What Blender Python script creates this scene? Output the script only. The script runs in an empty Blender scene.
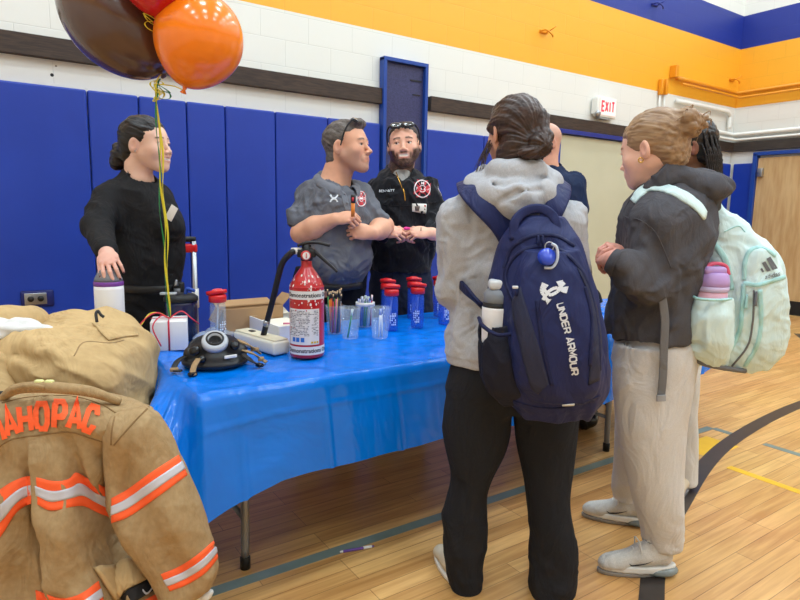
import bpy, bmesh, math, random
import numpy as np
from mathutils import Vector, Matrix
from mathutils.bvhtree import BVHTree
random.seed(7); rng = np.random.default_rng(5)
SC = bpy.context.scene
COL = SC.collection
A = lambda *v: np.array(v, float)
# ------------------------------------------------------------------ camera model
FPX = 600.0; H = 1.35
def _ray(px, py): return A((px-400)/FPX, -(py-300)/FPX, -1.0)
_up = -_ray(325, 4408); _up = _up/np.linalg.norm(_up)
if _up[1] < 0: _up = -_up
_X = _ray(1290, 226); _X = _X-_X.dot(_up)*_up; _X /= np.linalg.norm(_X)
RM = np.array([_X, np.cross(_up, _X), _up])
CAM = A(0, 0, H)
_fw = RM@A(0, 0, -1.)
FW = A(_fw[0], _fw[1], 0); FW /= np.linalg.norm(FW)
RT = A(FW[1], -FW[0], 0)
UP = A(0, 0, 1)
def wray(px, py): return RM@_ray(px, py)
def P(px, py, d):
    w = wray(px, py); return CAM+w*(d/w.dot(FW))
def onp(px, py, n, k):
    w = wray(px, py); n = A(*n); return CAM+w*((k-n.dot(CAM))/n.dot(w))
cd = bpy.data.cameras.new('camera'); cam = bpy.data.objects.new('camera', cd); COL.objects.link(cam)
cd.sensor_width = 36; cd.lens = 27; cd.clip_start = .05
m4 = Matrix([list(RM[i])+[CAM[i]] for i in range(3)]+[[0, 0, 0, 1]]); cam.matrix_world = m4
SC.camera = cam
# ------------------------------------------------------------------ materials
def lin(c):
    c = [x/255 for x in c[:3]]
    return [x/12.92 if x <= .04045 else ((x+.055)/1.055)**2.4 for x in c]
class NT:
    def __init__(s, name):
        s.m = bpy.data.materials.new(name); s.m.use_nodes = True
        s.t = s.m.node_tree; s.b = s.t.nodes['Principled BSDF']
    def n(s, typ, **kw):
        nd = s.t.nodes.new('ShaderNode'+typ)
        for k, v in kw.items():
            if k.startswith('i_'):
                key = k[2:].replace('_', ' ')
                nd.inputs[int(key) if key.isdigit() else key].default_value = v
            else: setattr(nd, k, v)
        return nd
    def l(s, a, b): s.t.links.new(a, b)
    def p(s, k, v): s.b.inputs[k].default_value = v
def mixc(t, fac, a, b, blend='MIX'):
    n = t.n('Mix', data_type='RGBA', blend_type=blend)
    for s, v in ((n.inputs['Factor'], fac), (n.inputs['A'], a), (n.inputs['B'], b)):
        if hasattr(v, 'is_linked') or hasattr(v, 'links'): t.l(v, s)
        elif isinstance(v, (int, float)): s.default_value = v
        else: s.default_value = (*v[:3], 1)
    return n.outputs['Result']
def mat(name, c, rough=.6, metal=0, c2=None, scale=20., mixf=.5, bump=0., bscale=None, bdist=.002, vcol=False, stretch=None,
        spec=.5, alpha=1, trans=0, coat=0, sheen=0, emit=0, sss=0, ior=1.45, weave=0, folds=None):
    t = NT(name); base = lin(c)
    t.p('Roughness', rough); t.p('Metallic', metal); t.p('Specular IOR Level', spec); t.p('IOR', ior)
    if alpha < 1: t.p('Alpha', alpha)
    if trans: t.p('Transmission Weight', trans)
    if coat: t.p('Coat Weight', coat); t.p('Coat Roughness', .15)
    if sheen: t.p('Sheen Weight', sheen); t.p('Sheen Roughness', .5)
    if sss: t.p('Subsurface Weight', sss); t.p('Subsurface Radius', (.6, .25, .12)); t.p('Subsurface Scale', .008)
    if emit: t.p('Emission Color', (*base, 1)); t.p('Emission Strength', emit)
    src = None
    tc = t.n('TexCoord')
    mp = t.n('Mapping')
    if stretch: mp.inputs['Scale'].default_value = stretch
    t.l(tc.outputs['Object'], mp.inputs['Vector'])
    if vcol:
        a = t.n('Attribute', attribute_name='Col'); src = a.outputs['Color']
    if c2 is not None:
        nz = t.n('TexNoise'); nz.inputs['Scale'].default_value = scale; nz.inputs['Detail'].default_value = 5
        t.l(mp.outputs[0], nz.inputs['Vector'])
        r = t.n('ValToRGB'); r.color_ramp.elements[0].position = .35; r.color_ramp.elements[1].position = .65
        t.l(nz.outputs['Fac'], r.inputs['Fac'])
        mm = t.n('Math', operation='MULTIPLY'); mm.inputs[1].default_value = mixf; t.l(r.outputs['Color'], mm.inputs[0])
        src = mixc(t, mm.outputs[0], src if src is not None else base, lin(c2))
    if src is not None: t.l(src, t.b.inputs['Base Color'])
    else: t.p('Base Color', (*base, 1))
    if bump:
        nz = t.n('TexNoise'); nz.inputs['Scale'].default_value = bscale or scale; nz.inputs['Detail'].default_value = 4
        t.l(mp.outputs[0], nz.inputs['Vector'])
        hsrc = nz.outputs['Fac']
        if weave:
            w = t.n('TexWave', bands_direction='DIAGONAL'); w.inputs['Scale'].default_value = weave
            w.inputs['Distortion'].default_value = .6
            t.l(mp.outputs[0], w.inputs['Vector'])
            ad = t.n('Math', operation='ADD'); t.l(w.outputs['Fac'], ad.inputs[0]); t.l(hsrc, ad.inputs[1]); hsrc = ad.outputs[0]
        bp = t.n('Bump'); bp.inputs['Strength'].default_value = bump; bp.inputs['Distance'].default_value = bdist
        t.l(hsrc, bp.inputs['Height'])
        if folds:
            n2 = t.n('TexNoise'); n2.inputs['Scale'].default_value = folds[0]; n2.inputs['Detail'].default_value = 3; n2.inputs['Distortion'].default_value = 1.6
            m2 = t.n('Mapping'); m2.inputs['Scale'].default_value = (1, 1, .55); m2.inputs['Rotation'].default_value = (.5, .3, .2); t.l(tc.outputs['Object'], m2.inputs[0]); t.l(m2.outputs[0], n2.inputs['Vector'])
            b2 = t.n('Bump'); b2.inputs['Strength'].default_value = folds[2] if len(folds) > 2 else .8; b2.inputs['Distance'].default_value = folds[1]; t.l(n2.outputs['Fac'], b2.inputs['Height']); t.l(b2.outputs[0], bp.inputs['Normal'])
        t.l(bp.outputs[0], t.b.inputs['Normal'])
    return t.m
# ------------------------------------------------------------------ noise (numpy)
def _hash(i, j, k):
    n = (i*374761393+j*668265263+k*2147483647+i*j*1274126177) & 0xffffffff
    n = ((n ^ (n >> 13))*1274126177) & 0xffffffff
    n = (n ^ (n >> 16)) & 0xffff
    return n/32767.5-1.0
def noise(p):
    p = np.asarray(p, float); i = np.floor(p).astype(np.int64); f = p-i; f = f*f*(3-2*f); r = 0
    for a in (0, 1):
        for b in (0, 1):
            for c in (0, 1):
                w = (f[:, 0] if a else 1-f[:, 0])*(f[:, 1] if b else 1-f[:, 1])*(f[:, 2] if c else 1-f[:, 2])
                r = r+w*_hash(i[:, 0]+a, i[:, 1]+b, i[:, 2]+c)
    return r
def fbm(p, o=3):
    r = 0; a = 1.
    for k in range(o): r = r+a*noise(p*(2**k)+k*17.3); a *= .5
    return r
# ------------------------------------------------------------------ object helpers
def mesh_np(name, V, Fq, mats, smooth=True, col=None, fmat=None):
    me = bpy.data.meshes.new(name); V = np.asarray(V, float)
    if isinstance(Fq, np.ndarray) and Fq.ndim == 2:
        n, k = Fq.shape; me.vertices.add(len(V)); me.vertices.foreach_set('co', V.ravel())
        me.loops.add(n*k); me.loops.foreach_set('vertex_index', Fq.ravel().astype(np.int32))
        me.polygons.add(n); me.polygons.foreach_set('loop_start', np.arange(0, n*k, k, dtype=np.int32))
        me.update(calc_edges=True)
    else:
        me.from_pydata([tuple(v) for v in V], [], [tuple(int(i) for i in f) for f in Fq]); me.update()
    for m in (mats if isinstance(mats, (list, tuple)) else [mats]): me.materials.append(m)
    if smooth: me.polygons.foreach_set('use_smooth', np.ones(len(me.polygons), bool))
    if fmat is not None: me.polygons.foreach_set('material_index', np.asarray(fmat, np.int32))
    if col is not None:
        at = me.color_attributes.new('Col', 'FLOAT_COLOR', 'POINT')
        c = np.ones((len(V), 4)); c[:, :3] = col; at.data.foreach_set('color', c.ravel())
    me.validate(); me.update()
    return me
def tag(o, label, cat, group=None):
    o['label'] = label; o['category'] = cat
    if group: o['group'] = group
    return o
def thing(name, label, cat, loc, group=None):
    o = bpy.data.objects.new(name, None); COL.objects.link(o); o.location = tuple(float(x) for x in loc); o.empty_display_size = .1
    return tag(o, label, cat, group)
_orig = {}
def wloc(o):
    l = A(*o.location)
    while o.parent: o = o.parent; l = l+A(*o.location)
    return l
def obj(name, geo, m, parent=None, smooth=True, label=None, col=None, fmat=None, loc=None):
    """geo = (V, F) in world coordinates; vertices are stored relative to the parent thing"""
    V, Fq = geo[0], geo[1]; V = np.asarray(V, float)
    if parent is not None: off = wloc(parent)
    else: off = A(*loc) if loc is not None else A(0, 0, 0)
    me = mesh_np(name, V-off, Fq, m, smooth, col, fmat)
    o = bpy.data.objects.new(name, me); COL.objects.link(o)
    if parent is not None: o.parent = parent
    else: o.location = tuple(off)
    if label: o['label'] = label
    return o
def single(name, geo, m, label, cat, group=None, **kw):
    V = np.asarray(geo[0], float); c = (V.min(0)+V.max(0))/2; c[2] = V[:, 2].min()
    o = obj(name, geo, m, None, loc=c, **kw); return tag(o, label, cat, group)
def struct(name, geo, m, **kw):
    o = obj(name, geo, m, None, **kw); o['kind'] = 'structure'; return o
def dup(root, loc, label=None, group=None, rotz=None):
    r = root.copy(); COL.objects.link(r); r.location = tuple(loc)
    if rotz is not None: r.rotation_euler = (0, 0, rotz)
    if label: r['label'] = label
    if group: r['group'] = group
    for ch in list(root.children):
        c = ch.copy(); COL.objects.link(c); c.parent = r
        for g in ch.children:
            d = g.copy(); COL.objects.link(d); d.parent = c
    return r
def join(*gs):
    V = []; Fo = []; n = 0
    for g in gs:
        v = np.asarray(g[0], float); V.append(v)
        Fo += [tuple(int(i)+n for i in f) for f in g[1]]; n += len(v)
    return np.vstack(V), Fo
def bmgeo(bm):
    bm.verts.ensure_lookup_table(); bm.normal_update()
    V = np.array([v.co[:] for v in bm.verts]); Fo = [tuple(v.index for v in f.verts) for f in bm.faces]; bm.free(); return V, Fo
def box(c, s, rot=None, bev=0, seg=2):
    bm = bmesh.new(); bmesh.ops.create_cube(bm, size=1)
    for v in bm.verts: v.co = Vector((v.co.x*s[0], v.co.y*s[1], v.co.z*s[2]))
    if bev: bmesh.ops.bevel(bm, geom=bm.edges[:], offset=bev, segments=seg, affect='EDGES', profile=.5)
    bm.verts.index_update(); V, Fo = bmgeo(bm)
    if rot is not None: V = V@np.asarray(rot).T
    return V+A(*c), Fo
def rotz(a): c, s = math.cos(a), math.sin(a); return np.array([[c, -s, 0], [s, c, 0], [0, 0, 1.]])
def rotax(ax, a):
    return np.array(Matrix.Rotation(a, 3, Vector(tuple(ax))))
def frame(y, z):
    """columns x,y,z ; y kept, z orthogonalised"""
    y = np.asarray(y, float); y = y/np.linalg.norm(y); z = np.asarray(z, float); z = z-z.dot(y)*y; z = z/np.linalg.norm(z)
    return np.array([np.cross(y, z), y, z]).T
def lathe(prof, n=32, c=(0, 0, 0), axis=None, cap=True):
    """prof list of (r,z)"""
    V = []; Fo = []
    for r, z in prof:
        for i in range(n):
            a = 2*math.pi*i/n; V.append((r*math.cos(a), r*math.sin(a), z))
    m = len(prof)
    for j in range(m-1):
        for i in range(n):
            k = (i+1) % n; Fo.append((j*n+i, j*n+k, (j+1)*n+k, (j+1)*n+i))
    if cap:
        Fo.append(tuple(range(n-1, -1, -1))); Fo.append(tuple((m-1)*n+i for i in range(n)))
    V = np.array(V)
    if axis is not None:
        z = A(*axis); z /= np.linalg.norm(z); h = A(1, 0, 0) if abs(z[0]) < .9 else A(0, 1, 0)
        x = np.cross(h, z); x /= np.linalg.norm(x); V = V@np.array([x, np.cross(z, x), z])
    return V+A(*c), Fo
def spline(pts, n):
    p = np.asarray(pts, float)
    if len(p) < 3: t = np.linspace(0, 1, n)[:, None]; return p[0]*(1-t)+p[-1]*t
    e = np.vstack([2*p[0]-p[1], p, 2*p[-1]-p[-2]]); out = []
    for u in np.linspace(0, len(p)-1-1e-9, n):
        i = int(u); t = u-i; a, b, c, d = e[i:i+4]
        out.append(.5*((2*b)+(c-a)*t+(2*a-5*b+4*c-d)*t*t+(3*b-a-3*c+d)*t**3))
    return np.array(out)
def tube(pts, r, n=10, flat=None, up=None, res=None, cap=True):
    """sweep; r scalar or list; flat=(w,h) elliptical ribbon with 'up' normals hint"""
    p = spline(pts, res) if res else np.asarray(pts, float)
    m = len(p); rr = np.interp(np.linspace(0, 1, m), np.linspace(0, 1, len(r)), r) if isinstance(r, (list, tuple)) else np.full(m, r)
    T = np.gradient(p, axis=0); T /= np.linalg.norm(T, axis=1)[:, None]+1e-12
    V = []; Fo = []; nrm = None
    for i in range(m):
        if up is not None:
            u = np.asarray(up, float); u = u[i] if u.ndim == 2 else u
        else: u = nrm if nrm is not None else (UP if abs(T[i][2]) < .9 else A(1, 0, 0))
        u = u-u.dot(T[i])*T[i]; u /= np.linalg.norm(u)+1e-12; nrm = u; s = np.cross(T[i], u)
        for k in range(n):
            a = 2*math.pi*k/n
            if flat:
                ca, sa = math.cos(a), math.sin(a); q = .45
                V.append(p[i]+s*flat[0]*rr[i]*math.copysign(abs(ca)**q, ca)+u*flat[1]*rr[i]*math.copysign(abs(sa)**q, sa))
            else: V.append(p[i]+(s*math.cos(a)+u*math.sin(a))*rr[i])
    for j in range(m-1):
        for k in range(n):
            l = (k+1) % n; Fo.append((j*n+k, j*n+l, (j+1)*n+l, (j+1)*n+k))
    if cap: Fo.append(tuple(range(n-1, -1, -1))); Fo.append(tuple((m-1)*n+k for k in range(n)))
    return np.array(V), Fo
def prism(poly, h0, h1, M=None, O=(0, 0, 0)):
    """poly in local xy, extruded along z; M columns axes"""
    n = len(poly); V = np.array([(x, y, h0) for x, y in poly]+[(x, y, h1) for x, y in poly], float)
    Fo = [tuple(range(n-1, -1, -1)), tuple(range(n, 2*n))]+[(i, (i+1) % n, n+(i+1) % n, n+i) for i in range(n)]
    if M is not None: V = V@np.asarray(M).T
    return V+A(*O), Fo
def grid(fn, nu, nv, closed=False):
    V = [fn(i/(nu-1), j/(nv-1)) for j in range(nv) for i in range(nu)]
    Fo = [(j*nu+i, j*nu+i+1, (j+1)*nu+i+1, (j+1)*nu+i) for j in range(nv-1) for i in range(nu-1)]
    return np.array(V), Fo
def solid(g, t):
    """give a sheet thickness t along its vertex normals (backwards)"""
    V, Fo = g; bm = bmesh.new(); vs = [bm.verts.new(v) for v in V]
    for f in Fo:
        try: bm.faces.new([vs[i] for i in f])
        except ValueError: pass
    bm.normal_update(); bmesh.ops.solidify(bm, geom=bm.faces[:], thickness=t); bm.verts.index_update(); return bmgeo(bm)
# ------------------------------------------------------------------ SDF modelling
def smin(a, b, k):
    if k <= 0: return np.minimum(a, b)
    h = np.maximum(k-np.abs(a-b), 0)/k; return np.minimum(a, b)-h*h*k*.25
class SDF:
    """smooth unions of tapered capsules, ellipsoids, boxes and lofted rings, meshed by surface nets.
    local frame: p_world = M @ p_local*s + O"""
    def __init__(s, res, M=None, O=(0, 0, 0), sc=1.):
        s.res = res; s.M = np.eye(3) if M is None else np.asarray(M, float); s.O = A(*O); s.s = sc; s.ops = []
    def w2l(s, p): return (np.asarray(p, float)-s.O)@s.M/s.s
    def l2w(s, p): return np.asarray(p, float)@s.M.T*s.s+s.O
    def add(s, fn, lo, hi, k=.01, mode='u'): s.ops.append((fn, np.asarray(lo, float), np.asarray(hi, float), k, mode)); return s
    def cone(s, a, b, ra, rb=None, k=.01, mode='u', w=False, fl=None):
        rb = ra if rb is None else rb
        a, b = A(*a), A(*b)
        if w: a, b, ra, rb = s.w2l(a), s.w2l(b), ra/s.s, rb/s.s
        ab = b-a; L2 = max(ab.dot(ab), 1e-9)
        fx = None
        if fl is not None:     # flatten: (axis, factor)
            fx = A(*fl[0]); fx /= np.linalg.norm(fx); q = fl[1]
        def fn(X, Y, Z):
            px, py, pz = X-a[0], Y-a[1], Z-a[2]
            t = np.clip((px*ab[0]+py*ab[1]+pz*ab[2])/L2, 0, 1)
            dx, dy, dz = px-ab[0]*t, py-ab[1]*t, pz-ab[2]*t
            if fx is not None:
                g = dx*fx[0]+dy*fx[1]+dz*fx[2]; e = g*(1/q-1); dx = dx+e*fx[0]; dy = dy+e*fx[1]; dz = dz+e*fx[2]
            return np.sqrt(dx*dx+dy*dy+dz*dz)-(ra+(rb-ra)*t)
        r = max(ra, rb); return s.add(fn, np.minimum(a, b)-r, np.maximum(a, b)+r, k, mode)
    def chain(s, pts, rs, k=.01, w=False, mode='u'):
        for i in range(len(pts)-1): s.cone(pts[i], pts[i+1], rs[i], rs[i+1], k, mode, w)
        return s
    def ell(s, c, r, k=.01, mode='u', R=None):
        c = A(*c); r = A(*r); R = np.eye(3) if R is None else np.asarray(R)
        def fn(X, Y, Z):
            x, y, z = X-c[0], Y-c[1], Z-c[2]
            u = (x*R[0, 0]+y*R[1, 0]+z*R[2, 0]); v = (x*R[0, 1]+y*R[1, 1]+z*R[2, 1]); q = (x*R[0, 2]+y*R[1, 2]+z*R[2, 2])
            k0 = np.sqrt((u/r[0])**2+(v/r[1])**2+(q/r[2])**2); k1 = np.sqrt((u/r[0]**2)**2+(v/r[1]**2)**2+(q/r[2]**2)**2)
            return k0*(k0-1)/(k1+1e-9)
        m = np.sqrt(((R*r)**2).sum(1)); return s.add(fn, c-m, c+m, k, mode)
    def box(s, c, h, r=.005, k=.01, mode='u', R=None):
        c = A(*c); h = A(*h)-r; R = np.eye(3) if R is None else np.asarray(R)
        def fn(X, Y, Z):
            x, y, z = X-c[0], Y-c[1], Z-c[2]
            u = np.abs(x*R[0, 0]+y*R[1, 0]+z*R[2, 0])-h[0]; v = np.abs(x*R[0, 1]+y*R[1, 1]+z*R[2, 1])-h[1]; q = np.abs(x*R[0, 2]+y*R[1, 2]+z*R[2, 2])-h[2]
            return np.sqrt(np.maximum(u, 0)**2+np.maximum(v, 0)**2+np.maximum(q, 0)**2)+np.minimum(np.maximum(u, np.maximum(v, q)), 0)-r
        m = (np.abs(R)*(h+r)).sum(1); return s.add(fn, c-m, c+m, k, mode)
    def loft(s, rings, k=.02, mode='u', e=2., zaxis=None):
        """rings: (centre, a, b, [yaw]) at increasing z ; elliptical slices"""
        rings = sorted(rings, key=lambda q: q[0][2]); c = np.array([q[0] for q in rings], float)
        a = np.array([q[1] for q in rings]); b = np.array([q[2] for q in rings]); yw = np.array([q[3] if len(q) > 3 else 0 for q in rings], float)
        zz = c[:, 2]; zd = np.linspace(zz[0], zz[-1], 60)
        def sm(v):
            w = np.interp(zd, zz, v); w2 = np.convolve(np.pad(w, 3, mode='edge'), np.ones(7)/7, 'valid'); return w2
        cx, cy, aa, bb, yy = sm(c[:, 0]), sm(c[:, 1]), sm(a), sm(b), sm(yw)
        def fn(X, Y, Z):
            zc = np.clip(Z, zz[0], zz[-1]); i = np.interp
            ox, oy, ra, rb, yv = i(zc, zd, cx), i(zc, zd, cy), i(zc, zd, aa), i(zc, zd, bb), i(zc, zd, yy)
            x, y = X-ox, Y-oy; co, si = np.cos(yv), np.sin(yv); u, v = x*co+y*si, -x*si+y*co
            if e == 2: g = np.sqrt((u/ra)**2+(v/rb)**2)
            else: g = (np.abs(u/ra)**e+np.abs(v/rb)**e)**(1/e)
            d = (g-1)*np.minimum(ra, rb)*np.clip(g, .6, 1.2)
            dz = np.maximum(zz[0]-Z, Z-zz[-1])
            return np.where(dz < 0, np.maximum(d, np.minimum(dz, 0)) if True else d, np.sqrt(np.maximum(d, 0)**2+dz**2)) if True else d
        m = max(a.max(), b.max()); lo = c.min(0)-A(m, m, 0); hi = c.max(0)+A(m, m, 0); return s.add(fn, lo, hi, k, mode)
    def mesh(s, disp=None):
        lo = np.min([o[1] for o in s.ops if o[4] == 'u'], 0)-.02; hi = np.max([o[2] for o in s.ops if o[4] == 'u'], 0)+.02
        n = np.ceil((hi-lo)/s.res).astype(int)+1
        ax = [lo[i]+np.arange(n[i])*s.res for i in range(3)]
        Fd = np.full(n, .5, np.float32)
        for fn, l, h, k, mode in s.ops:
            l2 = np.clip(((l-k-3*s.res-lo)/s.res).astype(int), 0, n); h2 = np.clip(((h+k+3*s.res-lo)/s.res).astype(int)+2, 0, n)
            if (h2-l2).min() <= 0: continue
            sl = tuple(slice(l2[i], h2[i]) for i in range(3))
            X = ax[0][sl[0]][:, None, None]; Y = ax[1][sl[1]][None, :, None]; Z = ax[2][sl[2]][None, None, :]
            d = fn(X, Y, Z).astype(np.float32) if True else None
            cur = Fd[sl]
            if mode == 'u': Fd[sl] = smin(cur, d, k)
            elif mode == 's': Fd[sl] = -smin(-cur, d, k)
            elif mode == 'i': Fd[sl] = -smin(-cur, -d, k)
        Fd[0] = Fd[-1] = .5; Fd[:, 0] = Fd[:, -1] = .5; Fd[:, :, 0] = Fd[:, :, -1] = .5
        ins = Fd < 0
        cnt = np.zeros(n-1, np.int8)
        corners = [(i, j, k) for i in (0, 1) for j in (0, 1) for k in (0, 1)]
        for i, j, k in corners: cnt += ins[i:n[0]-1+i, j:n[1]-1+j, k:n[2]-1+k]
        act = np.argwhere((cnt > 0) & (cnt < 8)); idx = np.full(n-1, -1, np.int64); idx[tuple(act.T)] = np.arange(len(act))
        vals = {c: Fd[act[:, 0]+c[0], act[:, 1]+c[1], act[:, 2]+c[2]] for c in corners}
        acc = np.zeros((len(act), 3)); num = np.zeros(len(act))
        for c in corners:
            for axn in range(3):
                if c[axn]: continue
                c2 = list(c); c2[axn] = 1; v0, v1 = vals[c], vals[tuple(c2)]; m = (v0 < 0) != (v1 < 0)
                t = np.where(m, v0/np.where(v0 == v1, 1, v0-v1), 0); q = np.tile(A(*c), (len(act), 1)); q[:, axn] = t
                acc += q*m[:, None]; num += m
        V = lo+(act+acc/num[:, None])*s.res
        quads = []
        for axn in range(3):
            sl0 = [slice(0, n[i]) for i in range(3)]; sl1 = list(sl0); sl0[axn] = slice(0, n[axn]-1); sl1[axn] = slice(1, n[axn])
            a, b = ins[tuple(sl0)], ins[tuple(sl1)]; e = np.argwhere(a != b); fl = a[tuple(e.T)]
            u, v = (axn+1) % 3, (axn+2) % 3
            def cell(du, dv):
                q = e.copy(); q[:, u] -= du; q[:, v] -= dv; return idx[tuple(q.T)]
            c00, c10, c11, c01 = cell(1, 1), cell(0, 1), cell(0, 0), cell(1, 0)
            q = np.stack([c00, c10, c11, c01], 1); q[~fl] = q[~fl][:, ::-1]; quads.append(q)
        Q = np.vstack(quads); Q = Q[(Q >= 0).all(1)]
        L = V.copy(); V = s.l2w(V)
        if disp is not None:
            N = normals(V, Q); V = V+N*disp(V, L, N)[:, None]
        s.L = L
        return V, Q
def normals(V, Q):
    if Q.shape[1] == 4: fn = np.cross(V[Q[:, 2]]-V[Q[:, 0]], V[Q[:, 3]]-V[Q[:, 1]])
    else: fn = np.cross(V[Q[:, 1]]-V[Q[:, 0]], V[Q[:, 2]]-V[Q[:, 0]])
    N = np.zeros_like(V)
    for k in range(Q.shape[1]): np.add.at(N, Q[:, k], fn)
    return N/(np.linalg.norm(N, axis=1)[:, None]+1e-12)
def njoin(*gs):
    V = []; Q = []; n = 0
    for v, q in gs: V.append(v); Q.append(np.asarray(q)+n); n += len(v)
    return np.vstack(V), np.vstack(Q)
def nball(c, r, n=14, R=None):
    """quad-only uv sphere as numpy (poles degenerate-free triangles as quads)"""
    V = []; m = n//2
    r = A(*r) if not np.isscalar(r) else A(r, r, r)
    for j in range(m+1):
        th = math.pi*(j+.02)/(m+.04)
        for i in range(n): a = 2*math.pi*i/n; V.append((math.sin(th)*math.cos(a), math.sin(th)*math.sin(a), math.cos(th)))
    Q = [(j*n+i, (j+1)*n+i, (j+1)*n+(i+1) % n, j*n+(i+1) % n) for j in range(m) for i in range(n)]
    V = np.array(V)*r
    if R is not None: V = V@np.asarray(R).T
    return V+A(*c), np.array(Q)
# ------------------------------------------------------------------ things laid on a surface
_bv = {}
def bvh(geo):
    k = id(geo[0])
    if k not in _bv:
        V, Q = geo; _bv[k] = (BVHTree.FromPolygons([tuple(v) for v in V], [tuple(int(i) for i in q) for q in Q]), geo)
    return _bv[k][0]
def hit(geo, px, py, off=.002, d=2.):
    """point of a modelled surface under a sight line, with its normal"""
    w = wray(px, py); w = w/np.linalg.norm(w); T = bvh(geo)
    r = T.ray_cast(Vector(CAM), Vector(w))
    if r[0] is None:
        q = P(px, py, d); r = T.find_nearest(Vector(q))
    n = A(*r[1]); n = n if n.dot(w) < 0 else -n
    return A(*r[0])+n*off, n
def patch(geo, top, bot, n=40, m=6, off=.003, th=.003, d=2.):
    """band between two pixel polylines, laid on the surface, with thickness"""
    a = spline([(*q, 0) for q in top], n); b = spline([(*q, 0) for q in bot], n)
    V = []; Nn = []
    for j in range(m):
        t = j/(m-1)
        for i in range(n):
            q = a[i]*(1-t)+b[i]*t; h, nn = hit(geo, q[0], q[1], off, d); V.append(h); Nn.append(nn)
    V = np.array(V); Nn = np.array(Nn)
    # smooth the sheet a little
    G = V.reshape(m, n, 3).copy()
    for _ in range(2):
        S = G.copy(); S[:, 1:-1] = (G[:, :-2]+2*G[:, 1:-1]+G[:, 2:])/4; G = S
    V = G.reshape(-1, 3)
    Fo = [(j*n+i, (j+1)*n+i, (j+1)*n+i+1, j*n+i+1) for j in range(m-1) for i in range(n-1)]
    L = len(V); V2 = V-Nn*th; Fo2 = [tuple(L+x for x in f[::-1]) for f in Fo]
    rim = [(i, i+1, L+i+1, L+i) for i in range(n-1)]+[((m-1)*n+i+1, (m-1)*n+i, L+(m-1)*n+i, L+(m-1)*n+i+1) for i in range(n-1)]
    rim += [((j+1)*n, j*n, L+j*n, L+(j+1)*n) for j in range(m-1)]+[(j*n+n-1, (j+1)*n+n-1, L+(j+1)*n+n-1, L+j*n+n-1) for j in range(m-1)]
    return np.vstack([V, V2]), Fo+Fo2+rim
def cord(geo, pix, r=.003, n=30, off=.001, d=2., flat=None, up=True):
    """seam / zip / strap that follows a surface along a pixel polyline"""
    a = spline([(*q, 0) for q in pix], n); pts = []; nr = []
    for q in a: h, nn = hit(geo, q[0], q[1], off, d); pts.append(h); nr.append(nn)
    pts = np.array(pts)
    for _ in range(2): pts[1:-1] = (pts[:-2]+2*pts[1:-1]+pts[2:])/4
    return tube(pts, r, 8, flat=flat, up=np.array(nr) if flat else None)
def ribbon_strokes(strokes, w):
    """2-D strokes -> list of little quads (polylines subdivided)"""
    out = []
    for st in strokes:
        p = [A(*q) for q in st]
        dd = []
        for i in range(len(p)):
            a = p[max(i-1, 0)]; b = p[min(i+1, len(p)-1)]
            if 0 < i < len(p)-1:
                u = (p[i]-a)/np.linalg.norm(p[i]-a); v = (b-p[i])/np.linalg.norm(b-p[i]); t = u+v; t /= np.linalg.norm(t); nn = A(-t[1], t[0]); sc = 1/max(nn.dot(A(-u[1], u[0])), .4)
            else: t = (b-a)/np.linalg.norm(b-a); nn = A(-t[1], t[0]); sc = 1
            dd.append(nn*sc*w/2)
        for i in range(len(p)-1):
            L = np.linalg.norm(p[i+1]-p[i]); k = max(1, int(L/.12))
            for j in range(k):
                t0, t1 = j/k, (j+1)/k
                f = lambda t, s: p[i]*(1-t)+p[i+1]*t+s*(dd[i]*(1-t)+dd[i+1]*t)
                out.append([f(t0, 1), f(t0, 0), f(t1, 0), f(t1, 1)]); out.append([f(t0, 0), f(t0, -1), f(t1, -1), f(t1, 0)])
    return out
def decal(quads, mapfn, nfn=None):
    V = []; Fo = []
    for q in quads:
        b = len(V); V += [mapfn(*x) for x in q]; Fo.append((b, b+1, b+2, b+3)[:len(q)])
    return np.array(V), Fo
def text_tris(s, size=1., bold=.0, sub=2, align='CENTER'):
    c = bpy.data.curves.new('t', 'FONT'); c.body = s; c.size = size; c.offset = bold; c.align_x = align; c.align_y = 'CENTER'; c.resolution_u = 3
    o = bpy.data.objects.new('t', c); COL.objects.link(o)
    me = bpy.data.meshes.new_from_object(o.evaluated_get(bpy.context.evaluated_depsgraph_get()))
    bm = bmesh.new(); bm.from_mesh(me); bmesh.ops.triangulate(bm, faces=bm.faces[:])
    if sub: bmesh.ops.subdivide_edges(bm, edges=bm.edges[:], cuts=sub); bmesh.ops.triangulate(bm, faces=bm.faces[:])
    out = [[A(v.co.x, v.co.y) for v in f.verts] for f in bm.faces]
    bm.free(); bpy.data.objects.remove(o); bpy.data.meshes.remove(me); return out
def text_geo(s, size, O, xa, ya, na, bold=0., off=.001, sub=0, align='CENTER'):
    xa, ya, na = A(*xa), A(*ya), A(*na); O = A(*O)
    return decal(text_tris(s, size, bold, sub, align), lambda x, y: O+xa*x+ya*y+na*off)
def dir_project(geo, O, xa, ya, na, off=.0015):
    """map (u,v) on a plane onto geo by casting along -na"""
    O, xa, ya, na = [np.asarray(q, float) for q in (O, xa, ya, na)]; T = bvh(geo)
    def f(u, v):
        s = O+xa*u+ya*v+na*.25; r = T.ray_cast(Vector(s), Vector(-na))
        if r[0] is None: r = T.find_nearest(Vector(O+xa*u+ya*v))
        return A(*r[0])+na*off
    return f
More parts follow.
